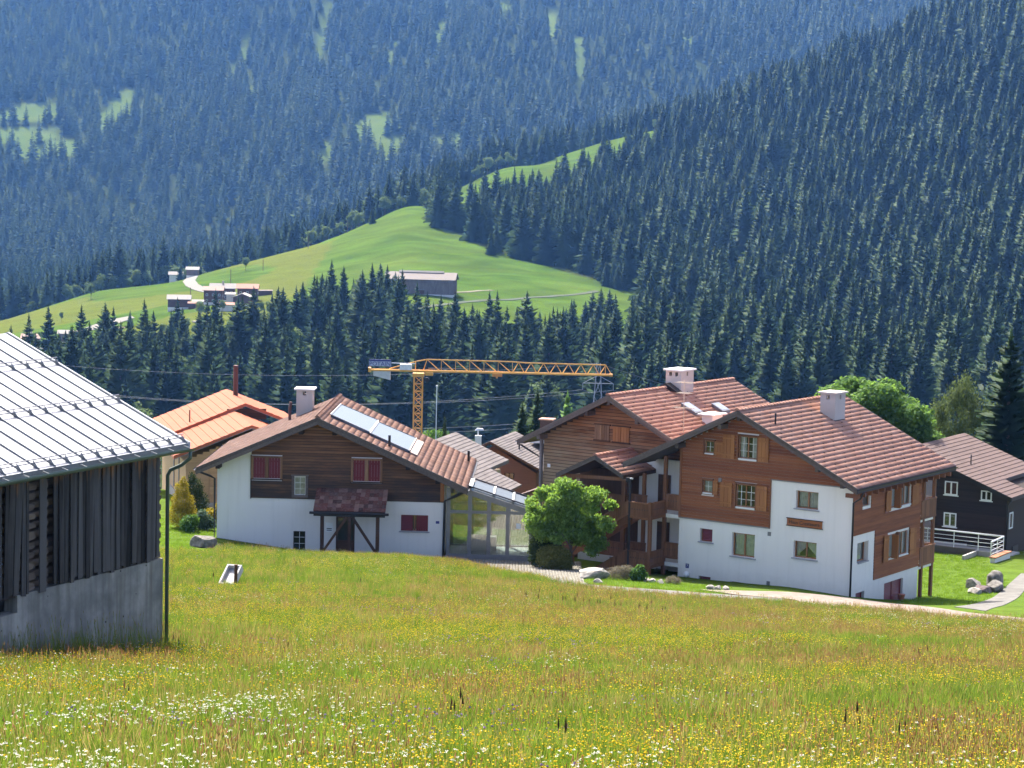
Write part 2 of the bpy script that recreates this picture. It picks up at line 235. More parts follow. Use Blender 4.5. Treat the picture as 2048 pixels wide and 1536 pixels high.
def M_wood(name, c1, c2, axis='x', rough=.75, grain=26, big=.5, extra=None, rv=.35):
    """plank wood: grain stretched along axis, per-piece tone"""
    m, t, p, o = newmat(name); s = {'x': (.8, grain, grain), 'y': (grain, .8, grain), 'z': (grain, grain, .8)}[axis]
    v = coords(t, s); f = noise(t, v, 1.0, 6, .65); f2 = noise(t, coords(t, (1, 1, 1)), big, 4)
    r = objrand(t); k = mathn(t, 'ADD', mathn(t, 'MULTIPLY', f, .75), mathn(t, 'MULTIPLY', f2, .35)); k = mathn(t, 'ADD', k, mathn(t, 'MULTIPLY', mathn(t, 'SUBTRACT', r, .5), rv))
    c = ramp(t, k, [(.25, c1), (.8, c2)])
    if extra: c = extra(t, c)
    t.links.new(c, p.inputs['Base Color']); p.inputs['Roughness'].default_value = rough; p.inputs['Specular IOR Level'].default_value = .3
    bump(t, p, f, .35, .01); return m
def M_tile(name, cs, dirt=.25):
    m, t, p, o = newmat(name); r = objrand(t); c = ramp(t, r, [(i / (len(cs) - 1), x) for i, x in enumerate(cs)])
    v = coords(t, (1, 1, 1)); f = noise(t, v, 7, 5); g = N(t, 'ShaderNodeNewGeometry')
    f2 = noise(t, g.outputs['Position'], .5, 5, .65); f3 = noise(t, g.outputs['Position'], 9, 3)
    c = mixc(t, mathn(t, 'MULTIPLY', f, dirt), c, tuple(x * .35 for x in cs[0]))
    c = mixc(t, mathn(t, 'MULTIPLY', mathn(t, 'SUBTRACT', f2, .5, True), dirt * 3.2, True), c, (.12, .10, .085))
    c = mixc(t, mathn(t, 'MULTIPLY', mathn(t, 'SUBTRACT', f3, .52, True), dirt * 2.4, True), c, (.3, .26, .2))
    t.links.new(c, p.inputs['Base Color']); p.inputs['Roughness'].default_value = .85; p.inputs['Specular IOR Level'].default_value = .08
    bump(t, p, f, .15, .005); return m
def M_render(name, c, stain=.15):
    c0 = c; m, t, p, o = newmat(name); v = coords(t, (1, 1, 1), rnd=False); f = noise(t, v, .45, 5); s = noise(t, coords(t, (2.2, 2.2, .12), rnd=False), 1.2, 5)
    sxz = N(t, 'ShaderNodeSeparateXYZ'); t.links.new(v, sxz.inputs[0]); low = mathn(t, 'MULTIPLY', mathn(t, 'ADD', mathn(t, 'MULTIPLY', sxz.outputs['Z'], -1.0), mathn(t, 'SUBTRACT', noise(t, v, 2.2, 5), .1)), .55, True)
    c = mixc(t, mathn(t, 'MULTIPLY', low, stain * 3, True), c, (.36, .34, .28))
    k = mixc(t, mathn(t, 'MULTIPLY', f, stain), c, tuple(x * .62 for x in c0)); k = mixc(t, mathn(t, 'MULTIPLY', mathn(t, 'SUBTRACT', s, .5, True), stain * 2.2, True), k, (.33, .31, .28))
    t.links.new(k, p.inputs['Base Color']); p.inputs['Roughness'].default_value = .9; p.inputs['Specular IOR Level'].default_value = .2; bump(t, p, noise(t, v, 45, 3), .2, .006); return m
def M_leaf(name, cs, trans=.35, rough=.55, byobj=True, wts=None):
    m, t, p, o = newmat(name); g = N(t, 'ShaderNodeNewGeometry'); oi = N(t, 'ShaderNodeObjectInfo')
    f = noise(t, g.outputs['Position'], .55, 3); r = mathn(t, 'MULTIPLY', mathn(t, 'ADD', g.outputs['Random Per Island'], f), .5)
    if wts: r = mathn(t, 'ADD', mathn(t, 'ADD', mathn(t, 'MULTIPLY', g.outputs['Random Per Island'], wts[0]), mathn(t, 'MULTIPLY', f, wts[1])), mathn(t, 'MULTIPLY', oi.outputs['Random'], wts[2]))
    elif byobj: r = mathn(t, 'ADD', mathn(t, 'MULTIPLY', r, .62), mathn(t, 'MULTIPLY', oi.outputs['Random'], .38))
    c = ramp(t, r, [(.2 + .6 * i / (len(cs) - 1), x) for i, x in enumerate(cs)])
    d = N(t, 'ShaderNodeBsdfDiffuse'); tr = N(t, 'ShaderNodeBsdfTranslucent'); gl = N(t, 'ShaderNodeBsdfGlossy'); gl.inputs['Roughness'].default_value = rough
    t.links.new(c, d.inputs['Color']); hs = N(t, 'ShaderNodeHueSaturation'); hs.inputs['Hue'].default_value = .485; hs.inputs['Saturation'].default_value = 1.1; hs.inputs['Value'].default_value = 1.3
    t.links.new(c, hs.inputs['Color']); t.links.new(hs.outputs[0], tr.inputs['Color'])
    m1 = N(t, 'ShaderNodeMixShader'); m1.inputs[0].default_value = trans; t.links.new(d.outputs[0], m1.inputs[1]); t.links.new(tr.outputs[0], m1.inputs[2])
    m2 = N(t, 'ShaderNodeMixShader'); m2.inputs[0].default_value = .012; t.links.new(m1.outputs[0], m2.inputs[1]); t.links.new(gl.outputs[0], m2.inputs[2])
    t.links.new(m2.outputs[0], o.inputs['Surface']); return m
def M_glass(name, tint=(.9, .95, .93), base=.06, rough=.02):
    m, t, p, o = newmat(name); lw = N(t, 'ShaderNodeLayerWeight'); lw.inputs['Blend'].default_value = .35
    gl = N(t, 'ShaderNodeBsdfGlossy'); gl.inputs['Roughness'].default_value = rough; tr = N(t, 'ShaderNodeBsdfTransparent'); tr.inputs['Color'].default_value = (*tint, 1)
    f = mathn(t, 'ADD', lw.outputs['Fresnel'], base, True); mx = N(t, 'ShaderNodeMixShader'); t.links.new(f, mx.inputs[0]); t.links.new(tr.outputs[0], mx.inputs[1]); t.links.new(gl.outputs[0], mx.inputs[2])
    t.links.new(mx.outputs[0], o.inputs['Surface']); return m

white_render = M_render('white_render', (.86, .83, .77), .19)
white_render2 = M_render('white_render_old', (.80, .77, .73), .24)
wood_red = M_wood('larch_stained', (.15, .045, .018), (.34, .125, .045), 'x', grain=20)
wood_redy = M_wood('larch_stained_side', (.15, .045, .018), (.34, .125, .045), 'y', grain=20)
wood_trim = M_wood('timber_trim', (.12, .045, .02), (.26, .11, .05), 'z', grain=20)
wood_shut = M_wood('shutter_wood', (.25, .095, .03), (.42, .18, .06), 'z', grain=20)
wood_stair = M_wood('stair_wood', (.13, .055, .026), (.27, .125, .06), 'z', grain=18)
wood_inner = M_wood('shaded_timber', (.035, .017, .010), (.09, .045, .025), 'z', grain=18)  # dark brown timber, darkened further as painted shade behind the railings
wood_dark = M_wood('dark_weathered', (.028, .016, .011), (.12, .058, .03), 'x', grain=16, big=.35)
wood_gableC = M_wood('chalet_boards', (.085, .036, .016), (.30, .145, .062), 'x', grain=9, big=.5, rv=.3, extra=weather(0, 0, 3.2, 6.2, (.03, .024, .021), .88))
wood_old = M_wood('old_larch', (.11, .042, .016), (.38, .17, .07), 'x', grain=9, big=.5, rv=.3, extra=weather(0, 0, -.2, 3.4, (.36, .275, .17), .85, .22))
wood_oldsh = M_wood('old_shutter', (.12, .06, .03), (.33, .19, .10), 'z', grain=14)
wood_fascia = M_wood('grey_fascia', (.05, .04, .034), (.17, .135, .115), 'y', grain=10)
wood_fasciax = M_wood('grey_fascia_x', (.05, .04, .034), (.17, .135, .115), 'x', grain=10)
wood_black = M_wood('black_wood', (.012, .009, .008), (.04, .026, .02), 'x', grain=18)
wood_pale = M_wood('pale_wood', (.36, .22, .12), (.55, .36, .21), 'x', grain=18)
tile_red = M_tile('clay_tile', [(.42, .215, .155), (.47, .26, .19), (.37, .195, .14), (.51, .30, .225), (.44, .235, .17)], .26)
tile_brown = M_tile('brown_tile', [(.24, .13, .095), (.29, .165, .12), (.205, .115, .088), (.35, .215, .165), (.26, .145, .11)], .3)
tile_brown_left = M_tile('dark_brown_tile', [(.14, .08, .064), (.175, .10, .08), (.12, .07, .058), (.20, .125, .10)], .35)  # darker copy of the brown tile, for the left slope alone
tile_dark = M_tile('mossy_tile', [(.13, .05, .042), (.22, .085, .07), (.08, .042, .038), (.34, .20, .16), (.16, .065, .05)], .6)
metal_dark = M_plain('dark_metal', (.03, .028, .03), .45, .6)
gutter_dark = M_plain('dark_gutter', (.035, .033, .04), .4, .5)
metal_zinc = M_plain('zinc', (.60, .63, .67), .42, .55, .08, 1.2)
metal_seam = M_plain('zinc_seam', (.22, .235, .25), .6, .2)
metal_green = M_plain('green_gutter', (.09, .13, .105), .45, .4)
metal_grey = M_plain('grey_metal', (.22, .22, .235), .45, .5)
metal_white = M_plain('white_metal', (.75, .76, .78), .4, .3)
orange_sheet = M_plain('orange_sheet', (.33, .095, .048), .75, 0, .08, .6, 0, .1)
orange_trim = M_plain('orange_trim', (.36, .09, .04), .6, 0)
brown_sheet = M_plain('brown_sheet', (.12, .085, .078), .8, 0, .15, .8, 0, .1)
grey_sheet = M_plain('grey_sheet', (.14, .123, .12), .8, 0, .25, .9, 0, .1)
red_paint = M_plain('red_paint', (.15, .009, .018), .5, 0, .12, 3)
concrete = M_render('concrete', (.40, .39, .36), .45)
crane_yellow = M_plain('crane_yellow', (.72, .36, .06), .5, 0, .1, 1)
blue_sign = M_plain('blue_sign', (.02, .035, .20), .5)
chimney_plaster = M_render('chimney_plaster', (.58, .52, .47), .25)
stone = M_plain('stone', (.15, .14, .125), .95, 0, .6, 2.6, .8)
glass = M_glass('window_glass', base=.10)
glass_big = M_glass('conservatory_glass', (.62, .70, .68), .30)
curtain_m = M_plain('curtain', (.62, .60, .55), .9, 0, .2, 5)
dark_room = M_plain('room_dark', (.05, .045, .04), .9)
frame_white = M_plain('white_frame', (.8, .8, .78), .5, 0, .04)
wood_frame = M_plain('window_frame_wood', (.30, .14, .06), .6)
paper = M_plain('paper', (.78, .80, .80), .7, 0, .04)
black_paint = M_plain('black_paint', (.015, .015, .017), .5)
sill_m = M_plain('stone_sill', (.33, .33, .34), .8)

# ---------------------------------------------------------------- zones on the ground (plan polygons, metres)
def inpoly(x, y, poly):
    x = np.asarray(x, float); y = np.asarray(y, float); c = np.zeros(x.shape, bool); n = len(poly)
    for i in range(n):
        x0, y0 = poly[i]; x1, y1 = poly[(i + 1) % n]
        if y0 == y1: continue
        c ^= ((y0 > y) != (y1 > y)) & (x < (x1 - x0) * (y - y0) / (y1 - y0) + x0)
    return c
EDGE = [(-36, 112.5), (-16, 114), (-15.5, 121.5), (-3.2, 121.5), (-.4, 113.5), (2.06, 104.8), (3.3, 103.5), (5.6, 102.6), (8, 102.2), (10.4, 102), (13.9, 101.3), (17.3, 100.2), (20, 97), (22.7, 95), (32, 93)]
NEAR_MEADOW = [(-12, -12), (12, -12)] + EDGE[::-1]
HILL = [(-345, 1130), (-255, 1100), (-210, 1120), (-165, 1192), (-115, 1222), (-65, 1265), (-48, 1272), (-45, 1157), (-28, 1131), (-12, 1086), (2, 1070), (17, 1050), (30, 1023), (48, 1008), (60, 1013), (53, 897), (41, 836), (23, 818), (10, 776), (-4, 776), (-23, 800), (-36, 810), (-41, 842), (-56, 854), (-76, 863), (-100, 864), (-114, 842), (-133, 845), (-136, 828), (-154, 832), (-168, 842), (-200, 852), (-300, 860), (-345, 880)]
STRIP = [(-31, 1195), (-5, 1265), (20, 1325), (55, 1430), (80, 1490), (97, 1515), (106, 1560), (112, 1630), (85, 1645), (64, 1645), (30, 1595), (0, 1515), (-22, 1485), (-55, 1420), (-58, 1262), (-45, 1262)]
KNOLL = [(-95, 790), (-130, 800), (-160, 830), (-130, 850), (-98, 866), (-85, 850)]   # scrubby bank below the hamlet
CLEAR = [(-520, 2330, 36, 30), (-480, 2290, 44, 26), (-530, 2420, 30, 34), (-440, 2420, 13, 70), (-150, 2340, 22, 50), (-195, 2260, 10, 40), (-135, 2270, 20, 34), (-60, 2290, 22, 16), (-20, 2200, 9, 70), (-240, 2700, 7, 80), (-330, 2640, 6, 70), (-150, 2600, 6, 80), (40, 2730, 7, 100), (70, 2560, 6, 70), (130, 2680, 6, 60), (-80, 2120, 24, 12), (-190, 2080, 30, 10), (-300, 2500, 6, 50), (200, 2640, 10, 26), (-95, 2680, 8, 100), (-20, 2790, 8, 90), (-570, 2250, 20, 24)]
def clearing(x, y):
    c = np.zeros(np.shape(x))
    for cx, cy, a, b in CLEAR:
        q = ((x - cx) / a) ** 2 + ((y - cy) / b) ** 2 + (vnoise(x, y, 17, 9) - .5) * 1.6
        c = np.maximum(c, np.clip(1.6 - q, 0, 1))
    n = vnoise(x + y * .25, y * .55, 30, 21) * .6 + vnoise(x, y, 13, 22) * .4
    return np.maximum(c, np.clip((n - .855) * 9, 0, .8) * (y > 1750))

# one sheet of ground from the photographer's feet to the far mountainside
g_mat, t, p, o = newmat('ground')
at = N(t, 'ShaderNodeVertexColor', layer_name='tone'); geo_n = N(t, 'ShaderNodeNewGeometry')
f1 = noise(t, geo_n.outputs['Position'], .9, 6, .65); f2 = noise(t, geo_n.outputs['Position'], .03, 6, .6); f3 = noise(t, geo_n.outputs['Position'], .28, 5)
c = mixc(t, mathn(t, 'MULTIPLY', mathn(t, 'SUBTRACT', f1, .35, True), 1.1, True), at.outputs['Color'], (.035, .055, .012))
c = mixc(t, mathn(t, 'MULTIPLY', mathn(t, 'SUBTRACT', f2, .42, True), 1.6, True), c, mixc(t, .5, c, (.11, .115, .022)))
c = mixc(t, mathn(t, 'MULTIPLY', f3, .35), c, mixc(t, .5, c, (.10, .13, .03)))
t.links.new(c, p.inputs['Base Color']); p.inputs['Roughness'].default_value = 1; p.inputs['Specular IOR Level'].default_value = 0
f4 = noise(t, geo_n.outputs['Position'], .11, 5, .7)
bump(t, p, mathn(t, 'ADD', f1, mathn(t, 'MULTIPLY', f4, 9.0)), .55, .3)
XX = (G_T[:, None] * np.maximum(G_D, 30.)[None, :]); YY = np.broadcast_to(G_D[None, :], XX.shape)
nt_, nd_ = XX.shape
def tone(x, y):
    c = np.empty(x.shape + (3,)); c[:] = (.016, .024, .012)                       # forest floor
    hill = inpoly(x, y, HILL) | inpoly(x, y, STRIP) | inpoly(x, y, KNOLL)
    n = vnoise(x, y, 60, 5)[..., None]; n2 = vnoise(x * .6, y, 9, 6)[..., None]
    c[hill] = ((1 - n) * np.array((.04, .088, .010)) + n * np.array((.064, .104, .015)) + (n2 - .5) * np.array((.03, .045, .008)) + (vnoise(x + y * .3, y * 2.2, 11, 77)[..., None] - .5) * np.array((.022, .04, .006)))[hill]
    left = hill & (x < -95) & (vnoise(x, y, 45, 8) > .45); c[left] = c[left] * .5 + np.array((.12, .11, .022)) * .5
    cl = clearing(x, y)[..., None] * (y > 1700)[..., None]; c = c * (1 - cl) + np.array((.075, .115, .03)) * cl
    nearm = y < 170; c[nearm] = (.08, .135, .022)
    m = inpoly(x, y, NEAR_MEADOW); c[m] = (.10, .095, .03)
    return c
TC = tone(XX, YY)
idx = np.arange(nt_ * nd_).reshape(nt_, nd_)
F = np.stack([idx[:-1, :-1], idx[1:, :-1], idx[1:, 1:], idx[:-1, 1:]], -1).reshape(-1, 4)
me = fast_mesh('ground', np.stack([XX, YY, G_Z], -1).reshape(-1, 3), F, g_mat, True)
ca = me.color_attributes.new('tone', 'FLOAT_COLOR', 'POINT'); ca.data.foreach_set('color', np.concatenate([TC.reshape(-1, 3), np.ones((nt_ * nd_, 1))], 1).astype(np.float32).ravel())
tag(link('ground', me), kind='structure')

def sheet(name, poly, mat, off, step=.5, kind='structure', edge=.0):
    """a surface draped over the ground inside a plan polygon, with a skirt"""
    xs = [q[0] for q in poly]; ys = [q[1] for q in poly]; bm = bmesh.new()
    vs = [bm.verts.new((x, y, 0)) for x, y in poly]; bm.faces.new(vs)
    for lo, hi, ax in ((min(xs), max(xs), 0), (min(ys), max(ys), 1)):
        k = lo + step
        while k < hi:
            co = [0, 0, 0]; no = [0, 0, 0]; co[ax] = k; no[ax] = 1
            bmesh.ops.bisect_plane(bm, geom=bm.verts[:] + bm.edges[:] + bm.faces[:], plane_co=co, plane_no=no); k += step
    bm.normal_update()
    if sum(f.normal.z for f in bm.faces) < 0: bmesh.ops.reverse_faces(bm, faces=bm.faces[:])
    bd = [e for e in bm.edges if e.is_boundary]
    r = bmesh.ops.extrude_edge_only(bm, edges=bd); low = [v for v in r['geom'] if isinstance(v, bmesh.types.BMVert)]; ls = set(low)
    for v in bm.verts: v.co.z = float(ground(v.co.x, v.co.y)) + (off if v not in ls else -.25)
    me = bpy.data.meshes.new(name); bm.to_mesh(me); bm.free(); me.materials.append(mat)
    return tag(link(name, me), kind=kind)
road_m = M_plain('road_asphalt', (.125, .12, .108), .95, 0, .3, 1.5, .3)
gravel_m = M_plain('gravel_pink', (.19, .15, .122), .95, 0, .3, 2.2, .5)
farroad_m = M_plain('far_road', (.125, .12, .105), .95)
sheet('road', [(2.6, 101.5), (5.6, 101.2), (8, 101), (10.3, 100.8), (13, 100.2), (14, 101.5), (13.26, 104.9), (10.68, 105.9), (8.3, 106.7), (5.85, 107.0), (3.4, 107.3)], road_m, .035)
sheet('gravel_yard', [(9.6, 108.3), (12.2, 108.8), (14.8, 109.6), (17.6, 110.6), (20.4, 109.2), (22.2, 104.5), (25.5, 101.2), (26.5, 93), (22.7, 93.5), (19.9, 96), (17.3, 99), (14.3, 101.0), (13.9, 104.6), (11.2, 106.0)], gravel_m, .045)
sheet('garden_path', [(22.6, 109.6), (31.2, 132), (33, 131), (29.6, 124.5), (23.6, 107)], road_m, .03)
sheet('footpath', [(-24, 112.3), (-16.2, 113.2), (-13, 113.6), (-13, 115.6), (-16.2, 115.6), (-24, 114.4)], road_m, .03)
def ribbon(pts, w):
    L, Rr = [], []
    for i, q in enumerate(pts):
        a = Vector(pts[max(i - 1, 0)]); b = Vector(pts[min(i + 1, len(pts) - 1)]); d = (b - a).normalized(); n = Vector((-d.y, d.x)) * w / 2
        L.append((q[0] + n.x, q[1] + n.y)); Rr.append((q[0] - n.x, q[1] - n.y))
    return L + Rr[::-1]
sheet('lane', ribbon([(-166, 1132), (-163.6, 1116), (-159.8, 1080), (-153.5, 1047), (-148.5, 1031), (-142.4, 1016), (-135, 1000), (-128, 970)], 6), farroad_m, .25, 8)
sheet('valley_road', ribbon([(-186, 858), (-181, 849), (-176.7, 842), (-171, 828), (-163.6, 810), (-155.5, 792), (-147, 775), (-136, 758)], 7), farroad_m, .3, 8)
DITCH = [(-38.9, 890), (-26.4, 909), (-14.3, 927), (-1.7, 935), (15.6, 950), (26.8, 965), (37.2, 980)]
TRACK = [(-25, 942), (-20, 945), (-14.7, 950), (-9.5, 960)]
sheet('drainage_ditch', ribbon(DITCH, 2.6), M_plain('ditch_soil', (.025, .04, .012), .95), .2, 6)
sheet('barn_track', ribbon(TRACK, 2.4), M_plain('track_soil', (.11, .10, .06), .95), .2, 6)
sheet('village_square', [(-178, 884), (-163, 884), (-155, 898), (-158, 908), (-168, 905)], farroad_m, .25, 8)

# block paving in front of the conservatory: every block a raised piece
pv = [(-4.0, 123.2), (1.5, 124.6), (4.2, 124.9), (3.75, 105.0), (2.2, 104.2), (-.5, 112.8), (-3.0, 121)]
paved = sheet('paved_yard', pv, M_plain('joint_sand', (.16, .15, .12), .95), .03)
pave_m = M_tile('paver', [(.26, .25, .21), (.31, .295, .25), (.22, .21, .18), (.33, .31, .265)], .3)
bw, bl = .16, .24
gx, gy = np.meshgrid(np.arange(-4.2, 4.4, bw), np.arange(104, 125.2, bl), indexing='ij'); gy = gy + (np.arange(gx.shape[0]) % 2)[:, None] * bl / 2
k = inpoly(gx, gy, pv) & inpoly(gx + bw, gy + bl, pv); gx, gy = gx[k], gy[k]
gz = ground(gx + bw / 2, gy + bl / 2); sl_x = (ground(gx + bw, gy) - ground(gx, gy)); sl_y = (ground(gx, gy + bl) - ground(gx, gy)); e = .012
cx = np.array([0, 1, 1, 0, 0, 1, 1, 0]); cy = np.array([0, 0, 1, 1, 0, 0, 1, 1]); cz = np.array([0, 0, 0, 0, 1, 1, 1, 1])
gj = NR.uniform(-.006, .006, gx.shape)
V = np.stack([gx[:, None] + e + cx * (bw - 2 * e), gy[:, None] + e + cy * (bl - 2 * e), gz[:, None] + (cx - .5) * sl_x[:, None] + (cy - .5) * sl_y[:, None] + cz * (.05 + gj[:, None]) + .005], -1).reshape(-1, 3)
FB = np.array([(4, 5, 6, 7), (0, 1, 5, 4), (1, 2, 6, 5), (2, 3, 7, 6), (3, 0, 4, 7)])
F = (FB[None] + np.arange(len(gx))[:, None, None] * 8).reshape(-1, 4)
tag(link('paver', fast_mesh('paver', V, F, pave_m), paved), kind='stuff')

# ---------------------------------------------------------------- building kit
class Face:
    """a wall plane of a house: a runs along it, b is height, d is depth into the house"""
    def __init__(s, o, along, inward): s.o = Vector(o); s.a = Vector(along); s.i = Vector(inward)
    def __call__(s, a, b, d=0): return s.o + s.a * a + s.i * d + Vector((0, 0, b))
def wall(parent, face, outline, holes, mat, depth=.25, name='wall', thick=.3):
    """a rendered wall with openings and their reveals"""
    loops = [[Vector((a, b, 0)) for a, b in outline]] + [[Vector((a0, b0, 0)), Vector((a1, b0, 0)), Vector((a1, b1, 0)), Vector((a0, b1, 0))] for a0, a1, b0, b1 in holes]
    flat = [q for l in loops for q in l]; mb = MB()
    tr = tessellate_polygon(loops); n = face.a.cross(Vector((0, 0, 1)))
    mb.v = [tuple(face(q.x, q.y)) for q in flat]; out = -face.i
    for i, j, k in tr:
        A, B, Cc = (Vector(mb.v[x]) for x in (i, j, k))
        mb.f.append((i, j, k) if (B - A).cross(Cc - A).dot(out) > 0 else (i, k, j))
    for a0, a1, b0, b1 in holes:
        c = [(a0, b0), (a1, b0), (a1, b1), (a0, b1)]
        for q in range(4):
            (x0, z0), (x1, z1) = c[q], c[(q + 1) % 4]
            mb.quad(face(x0, z0), face(x1, z1), face(x1, z1, depth), face(x0, z0, depth))
    return mb.build(name, mat, parent)
def fbox(mb, face, a0, a1, b0, b1, d0, d1):
    return mb.hexa([face(a0, b0, d0), face(a1, b0, d0), face(a1, b0, d1), face(a0, b0, d1)], [face(a0, b1, d0), face(a1, b1, d0), face(a1, b1, d1), face(a0, b1, d1)])
def window(parent, face, a0, a1, b0, b1, d=.14, fm=None, fw=.06, mull=1, bars=(0, 0), curtain=None, sill=None, label=None):
    fm = fm or wood_frame; mb = MB()
    fbox(mb, face, a0, a1, b0, b0 + fw, d, d + .06); fbox(mb, face, a0, a1, b1 - fw, b1, d, d + .06)
    fbox(mb, face, a0, a0 + fw, b0 + fw, b1 - fw, d, d + .06); fbox(mb, face, a1 - fw, a1, b0 + fw, b1 - fw, d, d + .06)
    for m in range(mull):
        c = a0 + (a1 - a0) * (m + 1) / (mull + 1); fbox(mb, face, c - fw * .6, c + fw * .6, b0 + fw, b1 - fw, d - .005, d + .055)
    w = mb.build('window', fm, parent)
    if label: w['label'] = label
    if bars[0] or bars[1]:
        mb = MB()
        for i in range(bars[0]):
            c = a0 + (a1 - a0) * (i + 1) / (bars[0] + 1); fbox(mb, face, c - .012, c + .012, b0 + fw, b1 - fw, d + .012, d + .034)
        for i in range(bars[1]):
            c = b0 + (b1 - b0) * (i + 1) / (bars[1] + 1); fbox(mb, face, a0 + fw, a1 - fw, c - .012, c + .012, d + .01, d + .032)
        mb.build('glazing_bar', frame_white, w)
    MB().quad(face(a0 + fw, b0 + fw, d + .04), face(a1 - fw, b0 + fw, d + .04), face(a1 - fw, b1 - fw, d + .04), face(a0 + fw, b1 - fw, d + .04)).build('pane', glass, w)
    mb = MB(); dd = d + .62
    mb.quad(face(a0 - .02, b0, dd), face(a1 + .02, b0, dd), face(a1 + .02, b1, dd), face(a0 - .02, b1, dd)).build('room_back', dark_room, w)
    if curtain:
        mb = MB(); n = 28; pts = [(a0 + fw + (a1 - a0 - 2 * fw) * i / n, .018 * math.sin(i * 2.1)) for i in range(n + 1)]
        zt = b1 - fw
        for i in range(n):
            x0, e0 = pts[i]; x1, e1 = pts[i + 1]; m = (i + .5) / n
            if curtain == 'side' and .33 < m < .67: continue
            lo = b0 + fw
            if curtain == 'swag': lo = b0 + fw + (b1 - b0) * (.62 - 1.25 * abs(m - .5)); lo = max(lo, b0 + fw)
            mb.quad(face(x0, lo, d + .12 + e0), face(x1, lo, d + .12 + e1), face(x1, zt, d + .12 + e1), face(x0, zt, d + .12 + e0))
        mb.build('curtain', curtain_m, w)
    if sill:
        mb = MB(); fbox(mb, face, a0 - .09, a1 + .09, b0 - .07, b0 - .004, -.07, d - .004); mb.build('sill', sill, w)
    return w
def shutter(parent, face, a0, a1, b0, b1, mat, d=-.05, boards=3, battens=True, tilt=0, label=None):
    mb = MB(); w = (a1 - a0) / boards
    for i in range(boards): fbox(mb, face, a0 + w * i + .004, a0 + w * (i + 1) - .004, b0, b1, d + .002 * (i % 2), d + .03)
    if battens:
        for c in (b0 + .16 * (b1 - b0), b1 - .16 * (b1 - b0)): fbox(mb, face, a0 + .01, a1 - .01, c - .045, c + .045, d - .022, d + .001)
    o = mb.build('shutter', mat, parent)
    if label: o['label'] = label
    return o
def louvre(parent, face, a0, a1, b0, b1, mat, d=.05, n=9):
    mb = MB(); fbox(mb, face, a0, a0 + .045, b0, b1, d, d + .05); fbox(mb, face, a1 - .045, a1, b0, b1, d, d + .05); fbox(mb, face, a0 + .045, a1 - .045, b0, b0 + .05, d, d + .05); fbox(mb, face, a0 + .045, a1 - .045, b1 - .05, b1, d, d + .05)
    h = (b1 - b0 - .1) / n
    for i in range(n):
        z = b0 + .05 + h * i; mb.hexa([face(a0 + .04, z, d + .005), face(a1 - .04, z, d + .005), face(a1 - .04, z + .004, d + .05), face(a0 + .04, z + .004, d + .05)], [face(a0 + .04, z + h * .7, d + .02), face(a1 - .04, z + h * .7, d + .02), face(a1 - .04, z + h, d + .05), face(a0 + .04, z + h, d + .05)])
    return mb.build('shutter', mat, parent)
def cladding(parent, face, zspan, xl, xr, holes, mat, h=.16, proud=.03, name='cladding', back=None, gap=.012):
    """horizontal boards, each a piece; xl(z), xr(z) give the ends; holes are (a0,a1,b0,b1)"""
    z0, z1 = zspan; n = max(1, round((z1 - z0) / h)); h = (z1 - z0) / n; root = None; first = None
    bk = MB(); mb = MB(); A0, A1 = xl(z0 + .01) + .02, xr(z0 + .01) - .02
    # backing strip carrying the boards
    root = MB(); fbox(root, face, A0, A1, z0 + .01, z0 + .05, -.004, .012); root = root.build(name, mat, parent)
    for i in range(n):
        b0, b1 = z0 + h * i, z0 + h * (i + 1) - gap; zl = b1
        segs = [(xl(zl), xr(zl))]
        for a0, a1, c0, c1 in holes:
            if c0 < (b0 + b1) / 2 < c1:
                ns = []
                for s0, s1 in segs:
                    if a1 <= s0 or a0 >= s1: ns.append((s0, s1))
                    else:
                        if a0 > s0: ns.append((s0, a0))
                        if a1 < s1: ns.append((a1, s1))
                segs = ns
        for s0, s1 in segs:
            if s1 - s0 < .05: continue
            pr = proud + R_.uniform(-.006, .006); mb = MB()
            mb.hexa([face(s0, b0, -pr - .008), face(s1, b0, -pr - .008), face(s1, b0, -.005), face(s0, b0, -.005)], [face(s0, b1, -pr), face(s1, b1, -pr), face(s1, b1, -.005), face(s0, b1, -.005)])
            mb.build('board', mat, root)
            if gap > .02: fbox(bk, face, s0 + .005, s1 - .005, b0, b0 + h, -.016, -.004)
    if gap > .02: bk.build('backing', wood_black, root)
    return root
def tile_arrays(tw, th):
    xs = np.array([0, .07, .16, .19, .23, .27, .30]) / .30 * tw; zs = np.array([.005, .001, .001, .008, .013, .008, .005])
    V = [(x, 0, z + .02) for x, z in zip(xs, zs)] + [(x, th * 1.12, z) for x, z in zip(xs, zs)] + [(x, .006, z - .008) for x, z in zip(xs, zs)]
    F = [(i, i + 1, i + 8, i + 7) for i in range(6)] + [(i + 14, i + 15, i + 1, i) for i in range(6)]
    return np.array(V, float), np.array(F)
TILE_CACHE = {}
